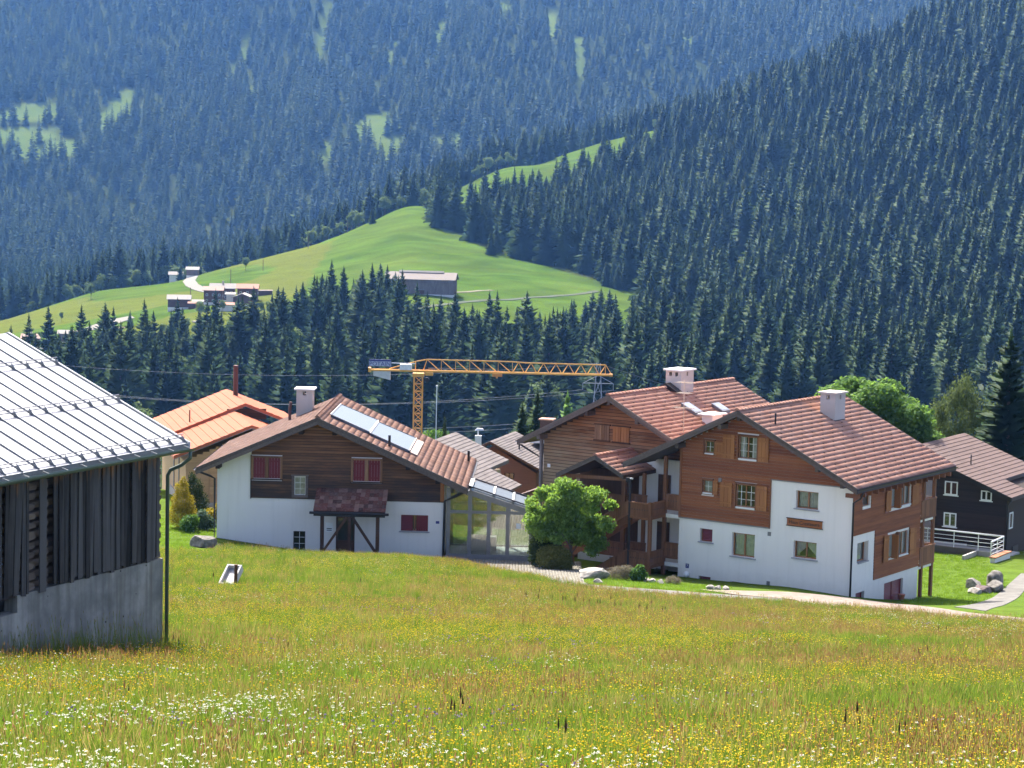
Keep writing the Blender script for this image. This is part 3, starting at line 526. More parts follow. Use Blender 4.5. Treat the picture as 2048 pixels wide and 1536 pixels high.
def tiles(roof, Mw, O, X, Y, Z, width, length, mat, tw=.30, th=.36, n_ind=300, hooks=None):
    rows = max(1, round(length / th)); cols = max(1, round(width / tw)); th2 = length / rows; tw2 = width / cols
    key = (round(tw2, 4), round(th2, 4), mat.name)
    TV, TF = tile_arrays(tw2, th2)
    if key not in TILE_CACHE: TILE_CACHE[key] = fast_mesh('tile', TV, TF, mat)
    O, X, Y, Z = (Vector(q) for q in (O, X, Y, Z)); lst = []
    for r in range(rows):
        for c in range(cols):
            pos = O + X * (c * tw2) + Y * (r * th2) + Z * R_.uniform(-.004, .006); lst.append(((Mw @ pos).length, r, c, pos))
    lst.sort(key=lambda q: q[0])
    B = Matrix((X, Y, Z)).transposed()
    for d, r, c, pos in lst[:n_ind]:
        m = (B @ Matrix.Rotation(R_.uniform(-.007, .007), 3, 'Z') @ Matrix.Rotation(R_.uniform(-.006, .01), 3, 'X')).to_4x4(); m.translation = pos
        link('tile', TILE_CACHE[key], roof, mtx=m)
    rest = lst[n_ind:]
    if rest:
        b = np.array(B); VV = []; FF = []
        for k, (d, r, c, pos) in enumerate(rest):
            VV.append(TV @ b.T + np.array(pos)); FF.append(TF + k * len(TV))
        tag(link('tile_field', fast_mesh('tile_field', np.concatenate(VV), np.concatenate(FF), mat), roof), kind='stuff')
    if hooks:
        mb = MB(); off = 0
        for r in range(hooks[0], rows):
            step = hooks[1] if r > 2 else max(2, hooks[1] - 1)
            if hooks[2] and r > hooks[2]: break
            for c in range((r * 2) % step, cols, step):
                q = O + X * (c * tw2 + tw2 * .35) + Y * (r * th2 - .01) + Z * .04
                mb.beam(q, q + Y * .09 + Z * .0, .025, .012, Z); mb.beam(q + Z * -.015, q + Z * .05, .035, .012, Y)
        tag(mb.build('snow_hook', metal_dark, roof), kind='stuff')
def gable_roof(th, rx, rz, xl, xr, y0, y1, sl, sr, tmat, fmat=None, ind=(0, 300), tw=.30, thh=.36, hooks=None, gut=(False, True), under=wood_fascia, thick=.2, barge=.30, ridge=True, gm=None, soff=None, tmatL=None):
    Mw = Matrix.Translation(th.location) @ Matrix.Rotation(th.rotation_euler[2], 4, 'Z')
    zl, zr = rz - sl * (rx - xl), rz - sr * (xr - rx); e = .06; fmat = fmat or wood_fascia
    roof = MB().prism([(xl, y0 + .02, zl - e), (rx, y0 + .02, rz - e), (xr, y0 + .02, zr - e), (xr, y0 + .02, zr - e - thick), (rx, y0 + .02, rz - e - thick), (xl, y0 + .02, zl - e - thick)][::-1], (0, y1 - y0 - .04, 0)).build('roof', soff or under, th)
    for side, (xe, ze, s) in enumerate(((xl, zl, sl), (xr, zr, sr))):
        c = 1 / math.sqrt(1 + s * s); L = abs(xe - rx) / c
        if side == 1: O, X, Y, Z = (xe, y0, ze - .045), (0, 1, 0), (-c, 0, s * c), (s * c, 0, c)
        else: O, X, Y, Z = (xe, y1, ze - .045), (0, -1, 0), (c, 0, s * c), (-s * c, 0, c)
        tiles(roof, Mw, O, X, Y, Z, y1 - y0, L, tmat if side or not tmatL else tmatL, tw, thh, ind[side], hooks if side == 1 else None)
        d = Vector((xe - rx, 0, ze - rz)); nrm = Vector(Z)
        for yy, nm in ((y0, 'bargeboard'), (y1 - .05, 'bargeboard')):
            mb = MB(); a = Vector((rx, yy, rz)) - nrm * .02; b = Vector((xe, yy, ze)) - nrm * .02
            mb.prism([a, b, b - Vector((0, 0, barge)), a - Vector((0, 0, barge))], (0, .05, 0)).build(nm, fmat, th)
            mb = MB(); a2 = Vector((rx, yy - .025 if yy == y0 else yy + .052, rz)) - nrm * .03; b2 = Vector((xe, a2.y, ze)) - nrm * .03
            mb.prism([a2, b2, b2 - Vector((0, 0, barge * .5)), a2 - Vector((0, 0, barge * .5))], (0, .022, 0)).build('verge_strip', fmat, th)
        if gut[side]:
            mb = MB(); n = 8; sg = 1 if side else -1; cx_, cz_, rr = xe + sg * .06, ze - .09, .085
            prof = [(cx_ + rr * math.cos(math.pi + math.pi * k / n), cz_ + rr * math.sin(math.pi + math.pi * k / n)) for k in range(n + 1)]
            for k in range(n):
                (p0, q0), (p1, q1) = prof[k], prof[k + 1]; mb.quad((p0, y0, q0), (p1, y0, q1), (p1, y1, q1), (p0, y1, q0))
            mb.box((xe - .02 * sg, y0, ze - .30), (xe + .02 * sg, y1, ze - .07)); mb.build('gutter', gm or gutter_dark, th)
    if ridge:
        n = int((y1 - y0) / .36); L = (y1 - y0) / n; key = ('r', round(L, 3), tmat.name)
        if key not in TILE_CACHE:
            mb = MB(); K = 6; r0, r1 = .13, .11
            for q in range(2):
                rr = (r0, r1)[q]
                for k in range(K + 1):
                    t_ = math.pi * k / K; mb.v.append((rr * 1.25 * math.cos(t_), q * L * 1.06, rr * math.sin(t_) - .05 + (.012 if q == 0 else 0)))
            mb.f = [(k + 1, k, k + K + 1, k + K + 2) for k in range(K)] + [tuple(range(K + 1))]
            TILE_CACHE[key] = mb.mesh('ridge_tile', tmat)
        for k in range(n): link('ridge_tile', TILE_CACHE[key], roof, loc=(rx, y0 + L * k, rz))
    return roof
def purlins(th, xs, rx, rz, sl, sr, y0, y1, mat, w=.2, h=.26, drop=.34):
    for x in xs:
        z = rz - (sl * (rx - x) if x < rx else sr * (x - rx)) - drop
        MB().box((x - w / 2, y0, z - h), (x + w / 2, y1, z)).build('purlin', mat, th)
def chimney(th, x0, x1, y0, y1, zb, zt, mat, capm, slots=1, ov=.12, holes_x=True):
    mb = MB(); mb.box((x0, y0, zb), (x1, y1, zt - .32))
    hs = .2
    # open smoke slots under the slab: corner piers with gaps
    nx = slots; ny = 1
    wx = (x1 - x0); pw = (wx - nx * hs) / (nx + 1)
    for i in range(nx + 1):
        a = x0 + i * (pw + hs); mb.box((a, y0, zt - .32), (a + pw, y0 + .12, zt - .08)); mb.box((a, y1 - .12, zt - .32), (a + pw, y1, zt - .08))
    wy = y1 - y0
    for xx in (x0, x1 - .12):
        m_ = (y0 + y1) / 2; mb.box((xx, y0 + .121, zt - .32), (xx + .12, m_ - .1, zt - .08)); mb.box((xx, m_ + .1, zt - .32), (xx + .12, y1 - .121, zt - .08))
    mb.box((x0 + .001, y0 + .001, zt - .08), (x1 - .001, y1 - .001, zt - .002))
    ch = mb.build('chimney', mat, th)
    MB().box((x0 - ov, y0 - ov, zt), (x1 + ov, y1 + ov, zt + .09)).build('cap', capm, ch)
    MB().box((x0 - .03, y0 - .03, zb - .1), (x1 + .03, y1 + .03, zb + .32)).build('flashing', metal_dark, ch)
    return ch
def downpipe(th, pts, r=.05, mat=None): return MB().tube(pts, r, 8).build('downpipe', mat or gutter_dark, th, True)
def text_mesh(body, size, depth, mat, name='lettering'):
    cu = bpy.data.curves.new('txt', 'FONT'); cu.body = body; cu.size = size; cu.extrude = depth; cu.align_x = 'CENTER'; cu.align_y = 'CENTER'; cu.resolution_u = 3
    ob = bpy.data.objects.new('txt', cu); COL.objects.link(ob); dg = bpy.context.evaluated_depsgraph_get()
    me = bpy.data.meshes.new_from_object(ob.evaluated_get(dg)); bpy.data.objects.remove(ob); bpy.data.curves.remove(cu)
    me.name = name; me.materials.clear(); me.materials.append(mat); return me
def rail_panel(parent, p, q, zb, zt, mat, holes=True, slope=0):
    """balcony parapet of upright boards with cut-outs painted as dark diamonds, between two plan points"""
    p, q = Vector(p), Vector(q); L = (q - p).length; d = (q - p) / L; n = Vector((d.y, -d.x, 0)); k = max(2, round(L / .16)); w = L / k
    root = MB().beam(p + Vector((0, 0, zt + .03)), q + Vector((0, 0, zt + .03 + slope * L)), .12, .07).build('railing', mat, parent)
    mb = MB().beam(p + Vector((0, 0, zb + .02)), q + Vector((0, 0, zb + .02 + slope * L)), .08, .12); mb.build('bottom_rail', mat, root)
    for i in range(k):
        a = p + d * (w * i + .008); b = p + d * (w * (i + 1) - .008); s0, s1 = slope * w * i, slope * w * (i + 1)
        o = n * (.02 + .003 * (i % 2)); mb = MB()
        def pl(z0, z1): mb.hexa([a - o + Vector((0, 0, z0 + s0)), b - o + Vector((0, 0, z0 + s1)), b + o + Vector((0, 0, z0 + s1)), a + o + Vector((0, 0, z0 + s0))], [a - o + Vector((0, 0, z1 + s0)), b - o + Vector((0, 0, z1 + s1)), b + o + Vector((0, 0, z1 + s1)), a + o + Vector((0, 0, z1 + s0))])
        pl(zb + .08, zt); mb.build('board', mat, root)
    if holes:
        mb = MB()
        for i in range(k - 1):
            c = p + d * (w * (i + 1)) - n * .026; z = zb + (zt - zb) * .6 + slope * w * (i + 1); r = .045
            for sg in (1, -1):
                c2 = c if sg == 1 else c + n * .052
                mb.quad(c2 + Vector((0, 0, z - r)), c2 + d * r * .8 + Vector((0, 0, z)), c2 + Vector((0, 0, z + r)), c2 - d * r * .8 + Vector((0, 0, z)))
        mb.build('painted_hole', black_paint, root)  # black diamonds on both faces stand in for the dark of holes
    return root

# ================================================================ the large chalet block on the right
th = thing('apartment_chalet', (17.96, 114.0, -21.61), -.605, 'three storey chalet block with white lower walls, brown timber gable and red tiled roof', 'house')
SL = .487; RX, RZ = -6.48, 9.22
fF = Face((0, 0, 0), (1, 0, 0), (0, 1, 0)); fS = Face((0, 0, 0), (0, 1, 0), (-1, 0, 0))
XL, YB = -10.43, 8.55
zr_ = lambda x: RZ - SL * abs(x - RX) - .30
holesW = [(-3.32, -2.0, 4.15, 5.10), (-3.36, -2.0, 1.49, 2.40), (-7.1, -5.7, 1.14, 2.42), (-9.1, -8.32, 1.70, 2.42), (-9.1, -8.35, -.85, -.22), (-7.1, -5.7, -1.2, -.27)]
holesT = [(-6.86, -5.72, 6.5, 7.72), (-8.94, -8.36, 6.6, 7.28), (-6.93, -5.74, 3.86, 5.10), (-8.99, -8.38, 4.42, 5.12)]
wall(th, fF, [(XL, -3.5), (0, -3.5), (0, 5.45), (0, zr_(0)), (RX, zr_(RX)), (XL, zr_(XL))], holesW + holesT, white_render, .3)
holesS = [(.75, 2.1, 1.45, 2.52), (4.25, 6.65, -1.75, -.12), (.75, 1.8, -.7, -.15), (4.45, 7.1, 1.2, 2.5), (4.55, 7.15, 3.95, 5.1), (1.2, 2.1, 4.42, 5.12)]
wall(th, fS, [(0, -3.8), (YB, -3.8), (YB, 5.45), (0, 5.45)], holesS, white_render, .3)
wall(th, Face((0, YB, 0), (1, 0, 0), (0, -1, 0)), [(XL, -3.8), (0, -3.8), (0, zr_(0)), (RX, zr_(RX)), (XL, zr_(XL))], [], white_render)
wall(th, Face((XL, 0, 0), (0, 1, 0), (1, 0, 0)), [(0, -3.5), (YB, -3.5), (YB, zr_(XL)), (0, zr_(XL))], [], white_render)
cl = lambda z: max(XL + .02, RX - (RZ - .22 - z) / SL); cr = lambda z: min(-.02, RX + (RZ - .22 - z) / SL)
tz = lambda a, b, c, d: (a - .09, b + .09, c - .1, d + .09)
cladding(th, fF, (5.56, 8.9), cl, cr, [tz(*h) for h in holesT[:2]], wood_red, .165, .045, 'gable_cladding')
cladding(th, fF, (2.93, 5.56), lambda z: XL + .02, lambda z: -4.82, [tz(*h) for h in holesT[2:]], wood_red, .165, .045, 'gable_cladding')
cladding(th, fS, (2.98, 5.4), lambda z: .03, lambda z: YB, [tz(*h) for h in (holesS[4], holesS[5])], wood_redy, .165, .045, 'side_cladding')
cladding(th, fS, (.28, 2.98), lambda z: 2.80, lambda z: YB, [tz(*holesS[3])], wood_redy, .165, .045, 'side_cladding')
MB().box((XL - .03, -.085, 2.9), (XL + .09, -.0, 6.8)).build('corner_board', wood_trim, th)
MB().box((-4.86, -.075, 2.9), (-4.80, -.0, 5.58)).build('edge_board', wood_trim, th)
mb = MB(); mb.box((XL - .02, -.06, 2.86), (-4.8, .0, 2.925)); mb.build('flashing_strip', metal_grey, th)
mb = MB(); mb.box((-4.80, -.06, 5.50), (-.02, .0, 5.556)); mb.build('flashing_strip', metal_grey, th)
# windows in plaster
window(th, fF, *holesW[0], d=.2, curtain='full', sill=sill_m, fw=.07); window(th, fF, *holesW[1], d=.2, curtain='swag', sill=sill_m, fw=.07)
window(th, fF, *holesW[2], d=.2, curtain='full', sill=sill_m, fw=.07)
for h in (holesW[3], holesW[4]):
    w = window(th, fF, *h, d=.2, mull=0, sill=sill_m if h[2] > 0 else None); louvre(th, fF, h[0] + .12, h[1] - .02, h[2] + .06, h[3] - .02, red_paint, .1, 7)
window(th, fF, *holesW[5], d=.2, mull=1); louvre(th, fF, -7.0, -5.72, -1.2, -.29, red_paint, .1, 8)
# windows in timber with plank shutters
for (a0, a1, b0, b1), cu in ((holesT[0], 'side'), (holesT[2], None)):
    window(th, fF, a0, a1, b0, b1, d=.04, curtain=cu, bars=(3, 2), sill=frame_white)
    mb = MB(); fbox(mb, fF, a0 - .09, a0, b0 - .1, b1 + .09, -.08, .1); fbox(mb, fF, a1, a1 + .09, b0 - .1, b1 + .09, -.08, .1); fbox(mb, fF, a0, a1, b1, b1 + .09, -.09, .1); mb.build('window_surround', wood_trim, th)
    shutter(th, fF, a0 - .93, a0 - .2, b0 - .08, b1 + .02, wood_shut, -.12); shutter(th, fF, a1 + .10, a1 + .74, b0 - .08, b1 + .02, wood_shut, -.12)
for k, (a0, a1, b0, b1) in enumerate((holesT[1], holesT[3])):
    window(th, fF, a0, a1, b0, b1, d=.04, mull=0, bars=(1, 1), curtain='full' if k else None, sill=frame_white)
    mb = MB(); fbox(mb, fF, a0 - .09, a0, b0 - .1, b1 + .09, -.08, .1); fbox(mb, fF, a1, a1 + .06, b0 - .1, b1 + .09, -.08, .1); fbox(mb, fF, a0, a1, b1, b1 + .09, -.09, .1); fbox(mb, fF, a0, a1, b0 - .1, b0 - .071, -.09, .1); mb.build('window_surround', wood_trim, th)
    shutter(th, fF, a1 + .07, a1 + (.66 if k == 0 else .36), b0 - .04, b1 + .02, wood_shut, -.12, boards=3 if k == 0 else 2)
# side windows
window(th, fS, .95, 2.0, 1.47, 2.5, d=.2, mull=0, curtain='full', sill=sill_m)
for b0, b1 in ((1.2, 2.5), (3.95, 5.1)):
    o_ = 0 if b0 < 2 else .1
    window(th, fS, 4.5 + o_, 5.5 + o_, b0, b1, d=.04, curtain='full', mull=0, sill=frame_white); window(th, fS, 5.7 + o_, 7.0 + o_, b0, b1, d=.04, curtain='full', mull=1, sill=frame_white)
    MB().box((-.1, 5.5 + o_, b0 - .05), (.14, 5.7 + o_, b1 + .05)).build('window_post', wood_trim, th)
    shutter(th, fS, 3.75 + o_, 4.38 + o_, b0 - .1, b1 + .05, wood_shut, -.14); shutter(th, fS, 7.12 + o_, 7.95 + o_, b0 - .1, b1 + .05, wood_shut, -.12)
    mb = MB(); mb.box((.05, 4.9 + o_, b0), (.42, 4.95 + o_, b1)); mb.build('shutter', wood_shut, th)
window(th, fS, 1.2, 2.1, 4.42, 5.12, d=.1, mull=0); 
for a in (4.27, 5.47): louvre(th, fS, a, a + 1.16, -1.74, -.13, red_paint, .12, 16)
louvre(th, fS, .78, 1.78, -.69, -.16, red_paint, .15, 5)
# small fittings on the front
for a, b in ((-7.92, 5.2), (-4.83, 2.58), (-4.8, -.1)):
    mb = MB(); fbox(mb, fF, a - .1, a + .1, b - .11, b + .11, -.075 if b > 5 else -.02, .005); fbox(mb, fF, a - .08, a + .08, b - .02, b + .0, -.08 if b > 5 else -.026, .0); mb.build('vent_grille', metal_grey, th)
mb = MB(); fbox(mb, fF, -9.93, -9.73, .12, .36, -.02, .005); pl = mb.build('number_plate', blue_sign, th)
link('lettering', text_mesh('7', .2, .003, frame_white), pl, loc=(-9.83, -.026, .24), rot=(math.pi / 2, 0, 0))
bm = bmesh.new(); bmesh.ops.create_uvsphere(bm, u_segments=14, v_segments=8, radius=.17); me = bpy.data.meshes.new('globe_lamp'); bm.to_mesh(me); bm.free()
link('globe_lamp', me, th, frame_white, loc=(-9.83, -.12, -.22))
mb = MB(); fbox(mb, fF, -3.78, -1.71, 3.2, 3.56, -.06, -.002); sg = mb.build('house_sign', wood_red, th); sg['label'] = 'brown timber board with the carved house name'
mb = MB(); fbox(mb, fF, -3.82, -1.67, 3.16, 3.2, -.075, -.002); fbox(mb, fF, -3.82, -1.67, 3.56, 3.6, -.075, -.002); mb.build('sign_edge', wood_dark, sg)
link('lettering', text_mesh('Haus Crestasura', .27, .006, black_paint), sg, loc=(-2.75, -.064, 3.38), rot=(math.pi / 2, 0, 0))
# roof
roofA = gable_roof(th, RX, RZ, -13.55, .72, -1.0, 11.6, SL, SL, tile_red, ind=(0, 300), hooks=(1, 4, None), barge=.34, gut=(True, True))
purlins(th, [RX, RX - 1.15, RX + 1.15 + 3.6, -.25, XL + .2], RX, RZ, SL, SL, -.85, .2, wood_fascia)
mb = MB()
for k in range(16): mb.box((-.1, -.7 + k * .78, 5.12), (.66, -.58 + k * .78, 5.34))
tag(mb.build('rafter_tail', wood_trim, th), kind='stuff')
chimney(th, -5.35, -4.42, 6.5, 7.75, 7.9, 9.68, chimney_plaster, chimney_plaster, 1)
MB().tube([(-4.96, .5, 8.3), (-4.96, .5, 9.05)], .05, 8).build('vent_pipe', metal_dark, th)
downpipe(th, [(.74, -.25, 5.45), (.5, -.12, 5.05), (.1, -.1, 4.78), (.09, -.1, -1.2)], .055)
# back balconies at the far right corner
for zb in (.26, 2.9):
    MB().box((-9.5, YB + .005, zb - .2), (.02, 10.5, zb - .02)).build('balcony_slab', white_render, th)
    rail_panel(th, (.06, YB + .02, 0), (.06, 10.55, 0), zb, zb + .98, wood_stair, False)
    rail_panel(th, (.06, 10.55, 0), (-9.4, 10.55, 0), zb, zb + .98, wood_stair, False)
for y_, x_ in ((9.0, .0), (10.4, .0), (10.4, -4.5), (10.4, -9)):
    MB().box((x_ - .1, y_ - .1, -4), (x_ + .06, y_ + .1, 5.4)).build('balcony_post', wood_stair, th)
mb = MB(); mb.quad((-.02, 9.15, 1.4), (-.02, 10.25, 1.4), (-.02, 10.25, 2.65), (-.02, 9.15, 2.65)); mb.quad((-.02, 9.15, 4.0), (-.02, 10.25, 4.0), (-.02, 10.25, 5.2), (-.02, 9.15, 5.2)); mb.build('wind_screen', glass_big, th)
# ---- gallery and open stair between the two houses
st = thing('timber_stair_tower', (17.96, 114.0, -21.61), -.605, 'dark timber stair tower with carved railings and small tiled gable roof between two chalets', 'staircase')
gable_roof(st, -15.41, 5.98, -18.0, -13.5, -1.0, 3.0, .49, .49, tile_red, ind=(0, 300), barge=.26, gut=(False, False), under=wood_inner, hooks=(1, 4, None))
fB = Face((0, 2.5, 0), (1, 0, 0), (0, 1, 0))
mb = MB(); mb.box((-14.6, 2.5, -3), (XL - .01, 2.7, 5.6)); mb.build('back_wall', white_render, st)
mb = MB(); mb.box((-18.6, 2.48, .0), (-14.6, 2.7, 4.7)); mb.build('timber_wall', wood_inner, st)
mb = MB(); mb.box((-18.6, 2.45, -3), (-14.61, 2.7, -.02)); mb.build('plinth_wall', white_render, st)
for z_ in (4.0, 1.3, -1.4):
    MB().box((-13.3, 2.44, z_ - 1.2), (-12.5, 2.52, z_ + .75)).build('door', wood_dark, st)
mb = MB(); mb.box((-16.4, 2.4, -1.3), (-15.0, 2.46, -.35)); mb.build('cellar_door', metal_grey, st)
for z_ in (3.0, .3):
    MB().box((-13.9, .0, z_ - .22), (XL - .01, 2.49, z_)).build('gallery_floor', white_render, st)
    MB().box((-12.72, -1.5, z_ - .2), (-11.3, -.005, z_ - .02)).build('landing', wood_stair, st)
    rail_panel(st, (-12.72, -1.5, 0), (-11.42, -1.5, 0), z_ - .2, z_ + .62, wood_stair)
    rail_panel(st, (-11.38, -1.48, 0), (-11.38, -.06, 0), z_ - .15, z_ + .66, wood_stair)
    rail_panel(st, (-11.3, -.02, 0), (XL - .03, -.02, 0), z_ + .26, z_ + 1.05, wood_stair)
    rail_panel(st, (-18.3, .3, 0), (-14.0, .3, 0), z_ - .1, z_ + .62, wood_stair)
    rail_panel(st, (-13.95, .35, 0), (-12.75, .35, 0), z_ - .1, z_ + .75, wood_stair)
    # flight going down to the left
    top = Vector((-12.75, -1.5, z_ - .1)); bot = Vector((-16.4, -1.5, z_ - 2.4))
    for yy in (-1.5, -.55): MB().beam((top.x, yy, top.z - .15), (bot.x, yy, bot.z - .15), .06, .42).build('stringer', wood_trim, st)
    for k in range(11):
        q = top.lerp(bot, (k + .5) / 11); MB().box((q.x - .15, -1.45, q.z - .03), (q.x + .15, -.6, q.z + .02)).build('tread', wood_dark, st)
    rail_panel(st, (-16.4, -1.54, 0), (-12.78, -1.54, 0), bot.z + .12, bot.z + .82, wood_stair, False, slope=(top.z - bot.z) / (top.x - bot.x))
for x_, y_, zt_ in ((-11.4, -1.5, 3.75), (-11.38, 0, 6.2), (-14.15, .2, 4.9), (-13.1, .6, 5.0), (-15.0, 1.5, 5.2), (-17.2, -.3, 4.5)):
    MB().box((x_ - .09, y_ - .09, -2.6), (x_ + .09, y_ + .09, zt_)).build('post', wood_stair, st)
MB().tube([(-12.74, -1.5, 4.95), (-12.74, -1.5, -1.6)], .075, 8).build('downpipe', gutter_dark, st)
mb = MB(); mb.box((-12.95, -1.62, 4.75), (-12.65, -1.35, 5.0)); mb.build('rain_hopper', metal_dark, st)
mb = MB(); mb.tube([(-12.6, -1.5, 4.95), (-12.6, -1.7, 5.0)], .05, 8); mb.build('wall_lamp', frame_white, st)
MB().beam((-18.2, -.6, 4.55), (-13.3, -.6, 4.75), .14, .2).build('tie_beam', wood_stair, st)

# ================================================================ the older chalet behind it
th = thing('weathered_chalet', (17.96, 114.0, -21.61), -.605, 'older chalet with weathered board gable, closed plank shutters and long red tiled roof', 'house')
RX, RZ, SL = -16.56, 9.05, .50; Y0 = 3.0; XL = -21.5
fF = Face((0, Y0, 0), (1, 0, 0), (0, 1, 0)); zr_ = lambda x: RZ - SL * abs(x - RX) - .30
wall(th, fF, [(XL, -3), (-11.2, -3), (-11.2, zr_(-11.2)), (RX, zr_(RX)), (XL, zr_(XL))], [], wood_dark)
wall(th, Face((XL, Y0, 0), (0, 1, 0), (1, 0, 0)), [(0, -3), (13.2, -3), (13.2, zr_(XL)), (0, zr_(XL))], [], wood_dark)
wall(th, Face((0, Y0 + 13.2, 0), (1, 0, 0), (0, -1, 0)), [(XL, -3), (-11.2, -3), (-11.2, zr_(-11.2)), (RX, zr_(RX)), (XL, zr_(XL))], [], wood_dark)
hs = [(-17.95, -16.95, 6.3, 7.15), (-16.7, -15.6, 6.28, 7.15)]
cladding(th, fF, (1.2, 8.7), lambda z: max(XL, RX - (RZ - .25 - z) / SL), lambda z: min(-12, RX + (RZ - .25 - z) / SL), [], wood_old, .19, .04, 'gable_cladding', gap=.03)
for k, h in enumerate(hs):
    mb = MB(); a0, a1, b0, b1 = h; fbox(mb, fF, a0 - .06, a1 + .06, b0 - .08, b0, -.13, -.04); fbox(mb, fF, a0 - .06, a1 + .06, b1, b1 + .06, -.12, -.04); mb.build('window_surround', wood_dark, th)
    shutter(th, fF, a0, (a0 + a1) / 2 - .01, b0, b1, wood_oldsh if k == 0 else wood_shut, -.11, 3, False); shutter(th, fF, (a0 + a1) / 2 + .01, a1, b0, b1, wood_oldsh if k == 0 else wood_shut, -.11, 3, False)
gable_roof(th, RX, RZ, -22.75, -11.2, 2.0, 16.7, SL, SL, tile_red, ind=(0, 300), hooks=(3, 4, None), barge=.34, gut=(True, False))
purlins(th, [RX, RX - 1.5, RX + 1.9, XL + .15], RX, RZ, SL, SL, 2.1, 3.2, wood_fascia)
downpipe(th, [(-22.8, 2.4, 5.6), (-22.2, 2.7, 5.2), (-21.7, 2.9, 4.9), (-21.65, 2.9, -1)], .055)
MB().box((XL - .16, 2.75, -3), (XL - .02, 2.95, 6.2)).build('corner_post', metal_grey, th)
mb = MB(); fbox(mb, fF, -21.2, -21.0, 4.35, 4.55, -.07, -.02); mb.build('vent_grille', frame_white, th)
ch = chimney(th, -16.95, -15.9, 9.1, 10.6, 8.0, 10.0, chimney_plaster, frame_white, 2, .12)
mb = MB().prism([(-17.3, 8.4, 8.9), (-16.56, 8.4, 9.3), (-15.7, 8.4, 8.8)], (0, .6, 0)); mb.build('cricket', metal_dark, ch)
def skylight(x0, x1, y0, y1):
    z = lambda x: RZ - SL * (x - RX)
    mb = MB().hexa([(x0, y0, z(x0)), (x1, y0, z(x1)), (x1, y1, z(x1)), (x0, y1, z(x0))], [(x0, y0, z(x0) + .16), (x1, y0, z(x1) + .16), (x1, y1, z(x1) + .16), (x0, y1, z(x0) + .16)]); s_ = mb.build('skylight', metal_grey, th)
    MB().quad((x0 + .08, y0 + .08, z(x0 + .08) + .17), (x1 - .08, y0 + .08, z(x1 - .08) + .17), (x1 - .08, y1 - .08, z(x1 - .08) + .17), (x0 + .08, y1 - .08, z(x0 + .08) + .17)).build('pane', M_sky, s_)
M_sky = M_plain('skylight_glass', (.30, .33, .38), .08, .6)
skylight(-14.8, -13.8, 7.3, 8.2); skylight(-14.4, -13.6, 10.2, 11.1)
mb = MB().box((-13.3, 7.2, 6.9), (-12.6, 8.4, 7.75)); mb.box((-13.5, 7.0, 7.75), (-12.4, 8.6, 7.83)); mb.build('vent_cowl', frame_white, th)
# television aerial
an = thing('tv_aerial', th.matrix_world @ Vector((0, 0, 0)), 0, 'thin television aerial with comb-like rods on the older chalet roof', 'aerial')
an.location = Matrix.Translation((17.96, 114, -21.61)) @ Matrix.Rotation(-.605, 4, 'Z') @ Vector((-12.6, 3.9, 7.0)); an.rotation_euler = (0, 0, -.605)
aer = M_plain('aerial_rod', (.55, .48, .38), .5, .5)
MB().tube([(0, 0, 0), (-.1, .1, 3.1)], .025, 6).build('mast', aer, an)
for z_, L in ((2.9, .9), (2.3, .7), (1.45, 1.2)):
    mb = MB().tube([(-.1 - L * .5, .1, z_), (-.1 + L * .6, .1, z_ + .05)], .015, 5)
    for k in range(8): x = -.1 - L * .5 + L * 1.1 * k / 7; mb.tube([(x, -.25, z_), (x, .45, z_)], .01, 4)
    mb.build('antenna', aer, an)

# ================================================================ the white chalet with red shutters
th = thing('shuttered_chalet', (-16.64, 124.0, -21.93), -.022, 'white chalet with dark board gable, dark red shutters and solar panels on its tiled roof', 'house')
RX, RZ, sL, sR = 5.78, 7.97, .4405, .4456; W = 12.95; DEP = 10.6
fF = Face((0, 0, 0), (1, 0, 0), (0, 1, 0)); zz = lambda x: RZ - (sL * (RX - x) if x < RX else sR * (x - RX)) - .30
H = [(4.40, 5.05, 3.36, 4.40), (4.38, 5.06, .2, 1.28), (10.5, 12.05, 1.45, 2.38), (6.8, 7.88, .05, 2.18), (2.06, 3.6, 4.29, 5.45), (7.74, 9.28, 4.26, 5.45)]
wall(th, fF, [(0, -2), (W, -2), (W, zz(W)), (RX, zz(RX)), (0, zz(0))], H, white_render2, .28)
wall(th, Face((0, 0, 0), (0, 1, 0), (1, 0, 0)), [(0, -2), (DEP, -2), (DEP, zz(0)), (0, zz(0))], [], white_render2)
wall(th, Face((W, 0, 0), (0, 1, 0), (-1, 0, 0)), [(0, -2), (DEP, -2), (DEP, zz(W)), (0, zz(W))], [], white_render2)
wall(th, Face((0, DEP, 0), (1, 0, 0), (0, -1, 0)), [(0, -2), (W, -2), (W, zz(W)), (RX, zz(RX)), (0, zz(0))], [], white_render2)
tz = lambda h: (h[0] - .1, h[1] + .1, h[2] - .1, h[3] + .08)
cladding(th, fF, (3.14, 7.6), lambda z: max(1.95, RX - (RZ - .28 - z) / sL), lambda z: min(12.93, RX + (RZ - .28 - z) / sR), [tz(H[0]), tz(H[4]), tz(H[5])], wood_gableC, .165, .05, 'gable_cladding', gap=.026)
MB().box((1.90, -.075, 3.1), (1.955, 0, 5.6)).build('edge_board', wood_black, th); MB().box((12.72, -.09, 3.2), (12.94, -.055, 4.5)).build('corner_board', wood_shut, th)
